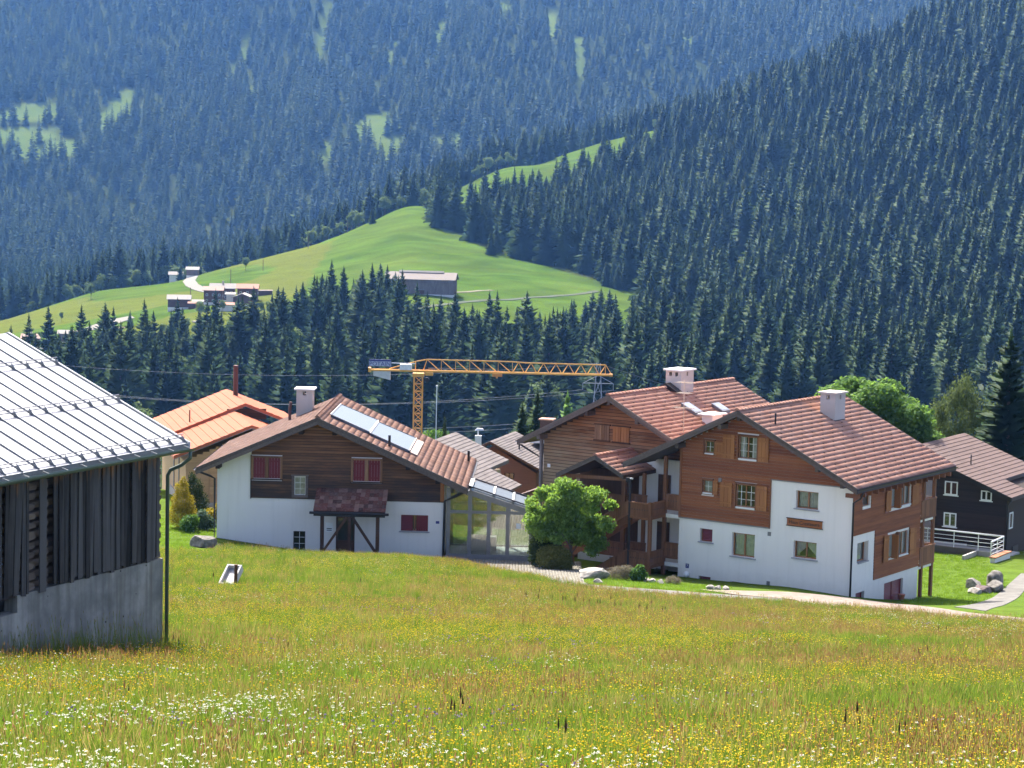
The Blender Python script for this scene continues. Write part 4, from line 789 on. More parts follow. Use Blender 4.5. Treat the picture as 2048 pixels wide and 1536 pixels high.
for h in (H[4], H[5]):
    a0, a1, b0, b1 = h; m = (a0 + a1) / 2; mb = MB()
    fbox(mb, fF, a0 - .12, a0, b0 - .04, b1 + .1, -.1, .1); fbox(mb, fF, a1, a1 + .12, b0 - .04, b1 + .1, -.1, .1); fbox(mb, fF, m - .1, m + .1, b0, b1, -.1, .1); fbox(mb, fF, a0, a1, b1, b1 + .1, -.1, .1); mb.build('window_surround', wood_oldsh, th)
    mb = MB(); fbox(mb, fF, a0 - .16, a1 + .16, b0 - .1, b0 - .042, -.14, .1); mb.build('sill', wood_black, th)
    shutter(th, fF, a0 + .01, m - .11, b0, b1, red_paint, -.05, 4); shutter(th, fF, m + .11, a1 - .01, b0, b1, red_paint, -.05, 4)
a0, a1, b0, b1 = H[0]; mb = MB(); fbox(mb, fF, a0 - .14, a0, b0 - .16, b1 + .06, -.09, .1); fbox(mb, fF, a1, a1 + .14, b0 - .16, b1 + .06, -.09, .1); fbox(mb, fF, a0 - .18, a1 + .18, b1 + .06, b1 + .14, -.11, .05); fbox(mb, fF, a0, a1, b0 - .16, b0, -.09, .1); mb.build('window_surround', wood_fasciax, th)
window(th, fF, *H[0], d=.05, fm=frame_white, fw=.035, mull=0, bars=(1, 2), curtain='full'); window(th, fF, *H[1], d=.1, fm=black_paint, fw=.04, mull=0, bars=(1, 2))
a0, a1, b0, b1 = H[2]; window(th, fF, *H[2], d=.2, mull=1, fw=.05)
louvre(th, fF, a0 + .02, a0 + .68, b0 + .02, b1 - .02, red_paint, .04, 11); shutter(th, fF, a0 + .88, a1 - .02, b0 + .02, b1 - .02, red_paint, .03, 5, False)
mb = MB(); fbox(mb, fF, a0 - .1, a1 + .1, b0 - .07, b0 - .003, -.08, .15); mb.build('sill', sill_m, th)
mb = MB(); fbox(mb, fF, 12.49, 12.69, 1.92, 2.07, -.015, .004); mb.build('number_plate', blue_sign, th)
mb = MB(); fbox(mb, fF, 6.22, 6.63, 1.3, 1.82, -.015, .002); nb = mb.build('notice', paper, th)
mb = MB(); fbox(mb, fF, 6.28, 6.57, 1.45, 1.50, -.018, -.014); fbox(mb, fF, 6.28, 6.57, 1.36, 1.40, -.018, -.014); mb.build('print_line', black_paint, nb)
# front door, glazed
mb = MB(); a0, a1, b0, b1 = H[3]; fbox(mb, fF, a0, a0 + .1, b0, b1, .12, .2); fbox(mb, fF, a1 - .1, a1, b0, b1, .12, .2); fbox(mb, fF, a0 + .1, a1 - .1, b1 - .1, b1, .12, .2); fbox(mb, fF, a0 + .1, a1 - .1, b0, b0 + .75, .12, .2); fbox(mb, fF, a1 - .42, a1 - .34, b0 + .75, b1 - .1, .12, .2)
dr = mb.build('door', wood_dark, th)
MB().quad(fF(a0 + .1, b0 + .75, .16), fF(a1 - .1, b0 + .75, .16), fF(a1 - .1, b1 - .1, .16), fF(a0 + .1, b1 - .1, .16)).build('pane', glass, dr); MB().quad(fF(a0, b0, .9), fF(a1, b0, .9), fF(a1, b1, .9), fF(a0, b1, .9)).build('room_back', dark_room, dr)
# roof
roofC = gable_roof(th, RX, RZ, -1.06, 14.3, -1.1, 11.5, sL, sR, tile_brown, ind=(120, 180), tw=.30, thh=.37, barge=.40, gut=(True, True), thick=.16, fmat=wood_fascia, tmatL=tile_brown_left)
purlins(th, [.15, RX - .95, RX + .95, 10.9, 12.6], RX, RZ, sL, sR, -.9, .2, wood_black, .24, .26, .36)
ch = chimney(th, 3.55, 4.5, 7.5, 8.6, 6.4, 8.6, chimney_plaster, frame_white, 1, .13)
MB().tube([(3.2, 7.2, 6.6), (3.2, 7.2, 7.5), (3.25, 7.2, 7.9)], .09, 8).build('flue', M_plain('rust', (.10, .04, .03), .7), th)
for x_, y_ in ((9.72, .7), (13.9, 9.2)):
    z_ = RZ - sR * (x_ - RX); MB().tube([(x_, y_, z_ - .1), (x_, y_, z_ + .62)], .075, 8).build('vent_pipe', black_paint, th)
zp = lambda x, e=0: RZ - sR * (x - RX) + e
sol_m, t, p, o = newmat('solar_collector'); v = coords(t, (1, 1, 1), rnd=False); wv = N(t, 'ShaderNodeTexWave', wave_type='BANDS', bands_direction='Y'); wv.inputs['Scale'].default_value = .95; t.links.new(v, wv.inputs['Vector'])
t.links.new(ramp(t, wv.outputs['Fac'], [(.3, (.07, .10, .14)), (.7, (.20, .245, .30))]), p.inputs['Base Color']); p.inputs['Roughness'].default_value = .5; p.inputs['Specular IOR Level'].default_value = .15
for k, (x0, x1) in enumerate(((6.28, 8.5), (8.56, 10.8))):
    so_ = MB().hexa([(x0, 1.3, zp(x0)), (x1, 1.6, zp(x1)), (x1, 7.6, zp(x1)), (x0, 7.0, zp(x0))], [(x0, 1.3, zp(x0, .11)), (x1, 1.6, zp(x1, .11)), (x1, 7.6, zp(x1, .11)), (x0, 7.0, zp(x0, .11))]).build('solar_panel', sol_m, th)
    mb = MB(); mb.beam((x0, 1.3, zp(x0, .12)), (x1, 1.6, zp(x1, .12)), .08, .05); mb.beam((x0, 7.0, zp(x0, .12)), (x1, 7.6, zp(x1, .12)), .08, .05); mb.beam((x1, 1.6, zp(x1, .12)), (x1, 7.6, zp(x1, .12)), .08, .05); mb.beam((x0, 1.3, zp(x0, .12)), (x0, 7, zp(x0, .12)), .08, .05); mb.build('panel_frame', metal_grey, so_)
MB().hexa([(10.85, 1.6, zp(10.85)), (11.25, 1.65, zp(11.25)), (11.25, 7.7, zp(11.25)), (10.85, 7.6, zp(10.85))], [(10.85, 1.6, zp(10.85, .08)), (11.25, 1.65, zp(11.25, .08)), (11.25, 7.7, zp(11.25, .08)), (10.85, 7.6, zp(10.85, .08))]).build('roof_flashing', M_plain('tan_flashing', (.42, .32, .26), .6), th)
downpipe(th, [(-1.1, -.6, 4.72), (-.9, -.5, 4.6), (-.35, -.2, 4.35), (-.12, -.12, 4.2), (-.12, -.12, -1)], .065); downpipe(th, [(14.3, -.5, 3.95), (13.6, -.3, 3.55), (12.98, -.1, 3.25), (12.94, -.12, -1)], .07, black_paint)
# porch over the door
pr = thing('timber_porch', (-16.64, 124.0, -21.93), -.022, 'small tiled porch roof on braced dark posts over the glazed door', 'porch')
Mw = Matrix.Translation(pr.location) @ Matrix.Rotation(-.022, 4, 'Z')
zA, zB, yA, yB = 2.80, 3.82, -1.85, -.07; L = math.hypot(yB - yA, zB - zA); Yd = Vector((0, (yB - yA) / L, (zB - zA) / L)); Zd = Vector((0, -(zB - zA) / L, (yB - yA) / L))
rf = MB().prism([(5.72, yA, zA - .05), (5.72, yB, zB - .05), (5.72, yB, zB - .16), (5.72, yA, zA - .16)], (4.02, 0, 0)).build('roof', wood_black, pr)
tiles(rf, Mw, (5.7, yA, zA - .03), (1, 0, 0), Yd, Zd, 4.06, L, tile_dark, .25, .34, 300)
MB().tube([(5.5, yA - .07, zA - .13), (9.95, yA - .07, zA - .14)], .075, 8).build('gutter', black_paint, pr)
mb = MB().box((5.72, yA - .02, zA - .32), (9.74, yA + .06, zA - .16)); mb.build('eaves_beam', black_paint, pr)
for x_ in (6.2, 9.32): MB().box((x_ - .1, -1.8, -1), (x_ + .1, -1.6, 2.52)).build('post', wood_dark, pr)
MB().box((7.66, -1.78, .3), (7.82, -1.62, 2.5)).build('post', wood_dark, pr)
MB().box((6.301, -1.78, .22), (9.219, -1.62, .42)).build('sole_plate', black_paint, pr)
for x0, x1 in ((6.3, 7.6), (9.2, 7.88)): MB().beam((x0, -1.7, .5), (x1, -1.7, 2.45), .14, .16, (0, 1, 0)).build('brace', wood_dark, pr)
MB().box((6.1, -1.9, -1.2), (9.42, -.02, .04)).build('doorstep', concrete, pr)
# conservatory
gh = thing('conservatory', (-16.64, 124.0, -21.93), -.022, 'lean-to glass conservatory with grey frame and slatted roof beside the shuttered chalet', 'conservatory')
X0, X1, Yf, Yr = 13.1, 18.0, -.02, 3.4; gz = lambda x: 4.02 - .308 * (x - 14.15)
fr = metal_grey; ms = [13.2, 14.42, 15.5, 16.58, 17.92]
MB().box((X0 - .05, Yf - .12, -.9), (X1 + .05, Yr, .12)).build('base_plinth', M_plain('plinth_grey', (.20, .19, .2), .8), gh)
for y_ in (Yf, Yr):
    for x_ in ms: MB().box((x_ - .11, y_ - .06, .1), (x_ + .11, y_ + .06, gz(x_) - .12 if x_ > 14 else 4.0)).build('mullion', fr, gh)
    MB().box((X0, y_ - .07, 2.56), (X1, y_ + .07, 2.72)).build('transom', fr, gh); MB().box((X0, y_ - .07, .06), (X1, y_ + .07, .22)).build('sill_rail', fr, gh)
    MB().prism([(13.6, y_ - .09, gz(13.6) - .02), (X1 + .05, y_ - .09, gz(X1 + .05) - .02), (X1 + .05, y_ - .09, gz(X1 + .05) - .34), (13.6, y_ - .09, gz(13.6) - .34)], (0, .18, 0)).build('rafter', fr, gh)
    for k in range(4):
        a, b = ms[k] + .11, ms[k + 1] - .11
        MB().quad((a, y_, .2), (b, y_, .2), (b, y_, 2.58), (a, y_, 2.58)).build('pane', glass_big, gh)
        ta, tb = (4.0, gz(b)) if k == 0 else (gz(a), gz(b)); MB().quad((a, y_, 2.7), (b, y_, 2.7), (b, y_, tb - .3), (a, y_, max(ta, 2.8) - .3)).build('pane', glass_big, gh)
for y_ in (.9, 2.1, 3.3): MB().box((X1 - .08, y_ - .06, .1), (X1 + .04, y_ + .06, gz(X1) - .1)).build('mullion', fr, gh)
MB().quad((X1, Yf, .2), (X1, Yr, .2), (X1, Yr, 2.7), (X1, Yf, 2.7)).build('pane', glass_big, gh)
slat = M_plain('blind_slat', (.15, .18, .22), .8, 0, .12, 2.5, 0, .05)
for k in range(14):
    y0 = Yf + .12 + k * .235; MB().hexa([(14.6, y0, gz(14.6) + .06), (17.9, y0, gz(17.9) + .06), (17.9, y0 + .2, gz(17.9) + .10), (14.6, y0 + .2, gz(14.6) + .10)], [(14.6, y0, gz(14.6) + .08), (17.9, y0, gz(17.9) + .08), (17.9, y0 + .2, gz(17.9) + .12), (14.6, y0 + .2, gz(14.6) + .12)]).build('blind_slat', slat, gh)
for x_ in (14.35, 15.75, 16.85, 17.95): MB().beam((x_, Yf, gz(x_) + .14), (x_, Yr, gz(x_) + .14), .13 if x_ > 14.5 else .4, .04).build('cross_bar', sill_m, gh)
for y_ in (Yf, Yr): MB().tube([(14.2, y_, gz(14.2) + .17), (18.05, y_, gz(18.05) + .17)], .045, 6).build('guide_rail', gutter_dark, gh)
MB().quad((13.6, Yf, gz(13.6) - .01), (X1, Yf, gz(X1) - .01), (X1, Yr, gz(X1) - .01), (13.6, Yr, gz(13.6) - .01)).build('roof_glazing', glass_big, gh)
mb = MB(); fb_ = Face((0, Yf, 0), (1, 0, 0), (0, 1, 0)); fbox(mb, fb_, 17.05, 17.33, 1.75, 2.05, -.03, -.015); mb.build('notice', paper, gh)
MB().box((13.2, .05, .125), (17.9, 3.3, .135)).build('floor', M_plain('pale_floor', (.55, .56, .54), .6), gh)
mb = MB(); mb.box((14.2, 1.6, .136), (15.9, 2.4, .95)); mb.build('inner_counter', white_render2, gh)

# ================================================================ the old barn at the left
BA = .445
th = thing('old_barn', (-7.64, 48.0, -10.70), math.pi / 2 - BA, 'old black plank barn on a concrete base with shiny standing-seam metal roof', 'barn')
def blackwood_top(t, c):
    tc = N(t, 'ShaderNodeTexCoord'); sx = N(t, 'ShaderNodeSeparateXYZ'); t.links.new(tc.outputs['Object'], sx.inputs[0])
    n = noise(t, coords(t, (9, 9, .7)), 1.0, 4)
    k = mathn(t, 'MULTIPLY', mathn(t, 'ADD', mathn(t, 'SUBTRACT', sx.outputs['Z'], 4.2), mathn(t, 'MULTIPLY', mathn(t, 'SUBTRACT', n, .5), 1.6)), 3.0, True)
    return mixc(t, k, c, (.23, .11, .045))
plank_m = M_wood('barn_plank', (.012, .012, .013), (.085, .083, .082), 'z', grain=22, big=2.2, extra=blackwood_top, rv=.7)
log_m = M_wood('barn_log', (.05, .04, .035), (.22, .17, .13), 'x', grain=22)
ZE = lambda v: 4.60 + .437 * (v + .5)     # roof surface height over the eave distance v (v<0 outside)
# concrete base (front long wall and the gable end), with pitting
conc_m, t, p, o = newmat('pitted_concrete'); v = coords(t, (1, 1, 1), rnd=False); f = noise(t, v, 1.1, 6, .6); f2 = noise(t, v, 2.6, 5, .65)
vo = N(t, 'ShaderNodeTexVoronoi'); vo.inputs['Scale'].default_value = 2.6; t.links.new(v, vo.inputs['Vector']); pit = mathn(t, 'LESS_THAN', vo.outputs['Distance'], mathn(t, 'MULTIPLY', noise(t, v, 5.0, 2), .115))
vs = noise(t, coords(t, (6, 6, .35), rnd=False), 1, 5)
c = ramp(t, f, [(.32, (.12, .125, .12)), (.5, (.27, .27, .245)), (.68, (.44, .43, .38))]); c = mixc(t, mathn(t, 'MULTIPLY', f2, .6), c, (.17, .17, .16)); c = mixc(t, mathn(t, 'MULTIPLY', mathn(t, 'SUBTRACT', vs, .42, True), 2.4, True), c, (.11, .105, .085)); c = mixc(t, pit, c, (.02, .02, .02))
t.links.new(c, p.inputs['Base Color']); p.inputs['Roughness'].default_value = .95; bump(t, p, mathn(t, 'SUBTRACT', f2, mathn(t, 'MULTIPLY', pit, .6)), .5, .03)
mb = MB(); mb.box((-5.07, -.02, -1.5), (0, .3, 2.03)); mb.box((-16, -.02, -.8), (-5.071, .3, 1.68)); mb.box((-.3, .301, -1.5), (0, 8.6, 2.03)); mb.box((-16, .301, -1), (-15.7, 8.6, 2.03)); mb.build('concrete_base', conc_m, th)
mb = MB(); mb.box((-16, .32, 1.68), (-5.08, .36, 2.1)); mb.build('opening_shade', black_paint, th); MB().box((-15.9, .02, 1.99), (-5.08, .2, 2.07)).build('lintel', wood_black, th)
# log carcass: the stacked logs behind the boards
zl = 2.04; k = 0; logs = []
while zl < 4.32:
    h = R_.uniform(.15, .20)
    mb = MB(); n = 10; x0, x1 = -15.8, .02 + R_.uniform(-.03, .05); prof = [(.30 - .17 * abs(math.cos(2 * math.pi * i / n)) ** .55 * (1 if math.cos(2 * math.pi * i / n) > 0 else -1) * 1.0, zl + h / 2 + h * .46 * abs(math.sin(2 * math.pi * i / n)) ** .6 * (1 if math.sin(2 * math.pi * i / n) > 0 else -1)) for i in range(n)]
    mb.prism([(x0, a, b) for a, b in prof], (x1 - x0, 0, 0)); mb.build('log', log_m, th)
    for xe in (-4.60, -4.07, -5.55, -.09):       # crossing log ends seen in the gaps
        w = {-4.60: .19, -4.07: .07, -5.55: .06, -.09: .09}[xe] + R_.uniform(-.02, .02); mb = MB(); prof2 = [(xe + w * (abs(math.cos(q)) ** .5) * (1 if math.cos(q) > 0 else -1), zl + h / 2 + h * .43 * (abs(math.sin(q)) ** .55) * (1 if math.sin(q) > 0 else -1) + R_.uniform(-.008, .008)) for q in [2 * math.pi * i / 12 for i in range(12)]]
        mb.prism([(a, .02 + R_.uniform(0, .05), b) for a, b in prof2], (0, .3, 0)); mb.build('log_end', log_m, th)
    zl += h + .03; k += 1
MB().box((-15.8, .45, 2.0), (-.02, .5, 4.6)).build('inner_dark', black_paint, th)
# upright boards
def plank(x0, x1, z0, z1, lean=0, d=0):
    mb = MB(); j = R_.uniform(-.01, .01); y0 = -.055 - d + R_.uniform(-.012, .012); y1 = y0 + .03
    tw_ = R_.uniform(-.012, .012); mb.hexa([(x0 + lean, y0 - tw_, z0), (x1 + lean, y0 + tw_, z0 + R_.uniform(-.02, .02)), (x1 + lean, y1, z0), (x0 + lean, y1, z0)], [(x0, y0 + tw_, z1), (x1 + j, y0 - tw_, z1), (x1 + j, y1, z1), (x0, y1, z1)]); mb.build('plank', plank_m, th)
x = -3.93
while x < -.22:
    w = R_.uniform(.095, .15); plank(x, min(x + w, -.2), 2.05 + R_.uniform(-.03, .06), 4.33, d=.0 if R_.random() > .25 else .03); x += w + R_.uniform(.004, .016)
for x0, x1, lean, zb in ((-4.40, -4.19, .0, 1.98), (-4.83, -4.76, .0, 2.02), (-4.95, -4.83, -.02, 2.0), (-5.15, -4.97, -.12, 2.05), (-5.36, -5.17, -.13, 2.08), (-5.5, -5.38, -.05, 2.05), (-5.78, -5.62, 0, 2.05), (-5.95, -5.8, 0, 2.05)): plank(x0, x1, zb, 4.33, lean, .01)
x = -6.0
while x > -15.7: w = R_.uniform(.1, .17); plank(x - w, x, 2.06, 4.33); x -= w + .012
wall(th, Face((-.03, .36, 0), (0, 1, 0), (-1, 0, 0)), [(0, 2.0), (8.2, 2.0), (8.2, 4.6), (4.1, 6.4), (0, 4.6)], [], plank_m); wall(th, Face((-15.7, .36, 0), (0, 1, 0), (1, 0, 0)), [(0, 2.0), (8.2, 2.0), (8.2, 4.6), (4.1, 6.4), (0, 4.6)], [], plank_m); MB().box((-15.7, 8.3, -1), (-.1, 8.5, 4.5)).build('back_wall', plank_m, th)
# roof with standing seams, snow rails, gutter
u1, uL = .27, -16.5; vr = 4.45
sheet_m, t, p, o = newmat('tin_roof'); v = coords(t, (1, 1, 1), rnd=False); f = noise(t, v, .8, 5, .6); f2 = noise(t, coords(t, (3.5, .35, 3.5), rnd=False), 1, 5)
c = ramp(t, f, [(.3, (.24, .258, .285)), (.7, (.36, .375, .395))]); c = mixc(t, mathn(t, 'MULTIPLY', mathn(t, 'SUBTRACT', f2, .5, True), 1.2, True), c, (.20, .215, .24)); t.links.new(c, p.inputs['Base Color']); p.inputs['Metallic'].default_value = .35
t.links.new(ramp(t, f, [(.3, (.42,) * 3), (.7, (.55,) * 3)]), p.inputs['Roughness']); bump(t, p, noise(t, v, 2.2, 3), .12, .03)
rf = MB().prism([(uL, -.5, ZE(-.5)), (uL, vr, ZE(vr)), (uL, 2 * vr + .5, ZE(-.5)), (uL, 2 * vr + .5, ZE(-.5) - .14), (uL, vr, ZE(vr) - .14), (uL, -.5, ZE(-.5) - .14)], (u1 - uL, 0, 0)).build('roof', sheet_m, th)
k = 0; x = .22
while x > uL + .2:
    for s in (0, 1):
        a, b = ((-.49, ZE(-.49)), (vr, ZE(vr))) if s == 0 else ((2 * vr + .49, ZE(-.49)), (vr, ZE(vr)))
        MB().beam((x, a[0], a[1] + .012), (x, b[0], b[1] + .012), .022, .04).build('seam', metal_seam, rf)
    for j, v0 in enumerate((-.36, 1.36, 3.06)):
        if x > -9: MB().prism([(x - .03, v0 - .12, ZE(v0 - .12) + .03), (x - .03, v0 + .01, ZE(v0 + .01) + .03), (x - .03, v0 + .01, ZE(v0) + .12)], (.016, 0, 0)).build('rail_bracket', metal_seam, rf)
    x -= .52; k += 1
for v0 in (-.36, 1.36, 3.06):
    for dz, dv in ((.07, 0), (.135, .02)): MB().tube([(uL, v0 + dv - .02, ZE(v0) + dz), (.25, v0 + dv - .02, ZE(v0) + dz)], .012, 6).build('snow_rail', metal_grey, rf)
MB().box((u1 - .03, -.5, ZE(-.5) - .16), (u1 + .015, -.499, ZE(-.5))).build('eaves_strip', metal_zinc, th)
MB().prism([(u1 + .002, -.52, ZE(-.52) + .03), (u1 + .002, vr, ZE(vr) + .03), (u1 + .002, vr, ZE(vr) - .16), (u1 + .002, -.52, ZE(-.52) - .16)], (.02, 0, 0)).build('verge_trim', metal_zinc, th)
mb = MB(); cy, cz, rr, n = -.58, ZE(-.5) - .10, .075, 8
for q in range(n):
    a, b = math.pi + math.pi * q / n, math.pi + math.pi * (q + 1) / n
    mb.quad((uL, cy + rr * math.cos(a), cz + rr * math.sin(a)), (u1 + .03, cy + rr * math.cos(a), cz + rr * math.sin(a)), (u1 + .03, cy + rr * math.cos(b), cz + rr * math.sin(b)), (uL, cy + rr * math.cos(b), cz + rr * math.sin(b)))
mb.build('gutter', metal_green, th); MB().box((uL, -.5, ZE(-.5) - .15), (u1, -.48, ZE(-.5) - .001)).build('fascia', metal_grey, th)
for k in range(13): x = .05 - k * .62; MB().tube([(x, -.5, cz + .07), (x, -.67, cz + .03), (x, -.58, cz - .085), (x, -.5, cz - .02)], .008, 4).build('gutter_hook', metal_seam, th)
downpipe(th, [(.2, -.58, cz - .05), (.2, -.58, cz - .22), (.14, -.4, cz - .38), (.06, -.16, cz - .5), (.04, -.1, cz - .62), (.04, -.1, -.4)], .043, metal_green)

# ================================================================ orange-roofed house behind
th = thing('orange_roof_house', (-18.46, 137.0, -21.19), .265, 'pale timber house with two-tier bright orange sheet metal roof', 'house')
mb = MB(); mb.box((-1.9, 0, -2), (6.1, 8, 2.6)); mb.box((-1.7, 8.001, -2), (6.3, 15.5, 2.7)); mb.build('wall', wood_pale, th)
mb = MB(); mb.prism([(-1.89, .001, 2.6), (6.09, .001, 2.6), (2.07, .001, 4.25)], (0, 7.9, 0)); mb.build('gable', wood_pale, th)
mb = MB(); mb.prism([(-1.69, 7.9, 2.7), (6.29, 7.9, 2.7), (2.8, 7.9, 5.0)], (0, 7.5, 0)); mb.build('gable', wood_pale, th)
fE = Face((0, 0, 0), (1, 0, 0), (0, 1, 0)); cladding(th, fE, (.1, 4.1), lambda z: max(-1.9, 2.07 - (4.45 - z) / .4), lambda z: min(6.1, 2.07 + (4.45 - z) / .4), [(-1.25, -.4, .05, 2.2)], wood_pale, .16, .04, 'front_cladding')
MB().box((-1.2, -.03, -.1), (-.45, .02, 2.15)).build('door', wood_pale, th)
mb = MB(); mb.box((-1.94, 3.4, .2), (-1.9, 3.8, 2.5)); mb.box((-1.94, 6.2, .2), (-1.9, 6.7, 2.5)); mb.build('window_strip', metal_dark, th)
MB().box((-2.0, -.06, -2), (6.2, 8.2, .06)).build('plinth', concrete, th)
def sheet_roof(th, rx, rz, xl, xr, y0, y1, s, mat, trim, course=.42, thick=.16, under=None, trimh=.16):
    rf = MB().prism([(xl, y0, rz - s * (rx - xl)), (xl, y0, rz - s * (rx - xl) - thick), (rx, y0, rz - thick), (xr, y0, rz - s * (xr - rx) - thick), (xr, y0, rz - s * (xr - rx)), (rx, y0, rz)], (0, y1 - y0, 0)).build('roof', under or trim, th)
    for xe in (xl, xr):
        L = abs(xe - rx); n = max(1, round(L / course)); sg = 1 if xe > rx else -1
        for i in range(n):
            a = rx + sg * L * i / n; b = rx + sg * L * (i + 1) / n; za, zb = rz - s * abs(a - rx), rz - s * abs(b - rx)
            MB().hexa([(a, y0 - .02, za + .004), (b, y0 - .02, zb + .004), (b, y1 + .02, zb + .004), (a, y1 + .02, za + .004)], [(a, y0 - .02, za + .018), (b, y0 - .02, zb + .05), (b, y1 + .02, zb + .05), (a, y1 + .02, za + .018)]).build('sheet', mat, rf)
        MB().prism([(rx, y0 - .045, rz + .03), (xe, y0 - .045, rz - s * L + .03), (xe, y0 - .045, rz - s * L - trimh), (rx, y0 - .045, rz - trimh)], (0, .024, 0)).build('verge_trim', trim, th)
        MB().box((xe - .02 if sg < 0 else xe, y0, rz - s * L - .2), (xe if sg < 0 else xe + .02, y1, rz - s * L)).build('eaves_board', trim, th)
    return rf
sheet_roof(th, 2.07, 5.04, -2.75, 6.8, -1.0, 7.5, .39, orange_sheet, orange_trim, .46, .22, metal_grey); sheet_roof(th, 2.8, 5.56, -3.2, 6.9, 6.9, 16.2, .40, orange_sheet, orange_trim, .46, .2, metal_grey)
MB().box((1.6, 6.95, 4.5), (4.2, 7.1, 5.2)).build('clerestory', wood_dark, th)
MB().tube([(2.9, 12.3, 5.3), (2.9, 12.3, 7.6)], .17, 10).build('flue', M_plain('rusty_flue', (.10, .035, .025), .7), th); MB().tube([(-.68, 8.4, 4.1), (-.68, 8.4, 5.0)], .05, 6).build('vent_pipe', M_plain('brown_pipe', (.12, .06, .04), .6), th)

# ================================================================ black timber house at the right edge
th = thing('black_timber_house', (32.41, 142.0, -24.45), -.55, 'black timber house with white windows and brown sheet roof behind the lawn', 'house')
RX, RZ, s = -6.6, 6.85, .378; XL = -13.5
mb = MB(); mb.box((XL, 0, .72), (0, 9, 3.95)); mb.prism([(XL, .001, 3.95), (0, .001, 3.95), (0, .001, 4.0), (RX, .001, 6.5), (XL, .001, 3.96)], (0, 8.9, 0)); mb.build('wall', wood_black, th)
MB().box((XL + .05, .05, -2), (-2.6, 8.9, .719)).build('plinth', white_render2, th); MB().box((-2.6, .04, -2), (-.02, 8.9, .719)).build('plinth', wood_black, th)
fD = Face((0, 0, 0), (1, 0, 0), (0, 1, 0)); cladding(th, fD, (.72, 5.4), lambda z: max(-8.5, RX - (6.5 - z) / s), lambda z: min(-.01, RX + (6.5 - z) / s), [], wood_black, .2, .02)
for a0, a1, b0, b1 in ((-4.25, -3.36, 3.86, 4.76), (-1.75, -1.02, 3.72, 4.37), (-4.24, -3.37, 1.75, 2.67)): window(th, fD, a0, a1, b0, b1, d=-.08, fm=frame_white, fw=.075, mull=1, sill=frame_white)
for a, b in ((.5, 1.2), ): window(th, Face((0, 0, 0), (0, 1, 0), (-1, 0, 0)), a, b, 1.9, 2.98, d=-.07, fm=frame_white, fw=.08, mull=0)
MB().box((-.02, 1.5, -1.2), (.03, 2.6, .62)).build('door', black_paint, th)
sheet_roof(th, RX, RZ, -14.3, .58, -.8, 2.9, s, brown_sheet, metal_dark, .36, .2, None, .26); sheet_roof(th, RX, RZ + .001, -14.3, -1.2, 2.94, 9.8, s, brown_sheet, metal_dark, .36, .2, None, .2)
MB().tube([(-3.4, 2.4, 5.5), (-3.4, 2.4, 6.35)], .04, 6).build('vent_pipe', metal_dark, th)
downpipe(th, [(.5, -.4, 4.0), (.1, -.1, 3.6), (.06, -.06, -1.5)], .045)

# ================================================================ grey-roofed houses in the dip
W_ = Matrix.Translation((-.11, 160, -21.08)) @ Matrix.Rotation(-.272, 4, 'Z')
th = thing('grey_roof_house', (-.11, 160, -21.08), -.272, 'long house with ribbed grey roof stepping down behind the shuttered chalet', 'house')
mb = MB(); mb.box((-8, -11, -7), (-.5, -.4, -.6)); mb.box((-.5, -11, -7), (1.9, -5.3, -1.2)); mb.build('wall', wood_old, th)
sheet_roof(th, -4.1, 1.86, -8.7, .0, -12, 0, .45, grey_sheet, wood_fasciax, .32, .14, wood_dark)
rf = MB().hexa([(0.02, -12, -.12), (2.35, -12, -1.16), (2.35, -4.9, -1.16), (.02, -4.9, -.12)], [(.02, -12, .0), (2.35, -12, -1.02), (2.35, -4.9, -1.02), (.02, -4.9, .0)]).build('roof_extension', wood_dark, th)
for i in range(8):
    a, b = .02 + i * .292, .02 + (i + 1) * .292; MB().hexa([(a, -12, -.438 * a + .01), (b, -12, -.438 * b + .01), (b, -4.88, -.438 * b + .01), (a, -4.88, -.438 * a + .01)], [(a, -12, -.438 * a + .024), (b, -12, -.438 * b + .05), (b, -4.88, -.438 * b + .05), (a, -4.88, -.438 * a + .024)]).build('sheet', grey_sheet, rf)
th = thing('reddish_wood_house', (-.11, 160, -21.08), -.272, 'reddish timber house with grey shingled roof and dark window, half hidden behind', 'house')
mb = MB(); mb.box((-5.6, 3.4, -7), (1.2, 9, -1.3)); mb.prism([(-5.59, 3.401, -1.3), (1.19, 3.401, -1.3), (-2.2, 3.401, .55)], (0, 5.5, 0)); mb.build('wall', M_wood('reddish_board', (.13, .055, .035), (.24, .11, .075), 'x'), th)
window(th, Face((0, 3.4, 0), (1, 0, 0), (0, 1, 0)), -1.25, -.5, -1.85, -1.38, d=-.06, fm=wood_dark)
sheet_roof(th, -2.2, .98, -6.6, 2.0, 2.6, 9.6, .485, grey_sheet, wood_dark, .22, .16); MB().tube([(-.6, 5, .1), (-.6, 5, .9)], .06, 6).build('vent_pipe', metal_dark, th)
th = thing('flat_dormer_house', (-.11, 160, -21.08), -.272, 'dark house with pale sheet edges and brick chimney between the roofs', 'house')
mb = MB(); mb.box((.2, 9, -8), (7.5, 17, .35)); mb.build('wall', wood_black, th); MB().box((-.6, 8.2, .35), (8, 17.5, .62)).build('roof', metal_white, th)
MB().hexa([(.2, 8.6, -.6), (6, 6.4, -2.2), (6, 8.99, -2.2), (.2, 8.99, -.6)], [(.2, 8.6, -.4), (6, 6.4, -2.0), (6, 8.99, -2.0), (.2, 8.99, -.4)]).build('lower_roof', M_plain('slate', (.12, .12, .13), .6), th)
mb = MB()
for k in range(5): MB().box((4.6 + k * .35, 8.9, -.7), (4.75 + k * .35, 8.98, .3)).build('post', wood_pale, th)
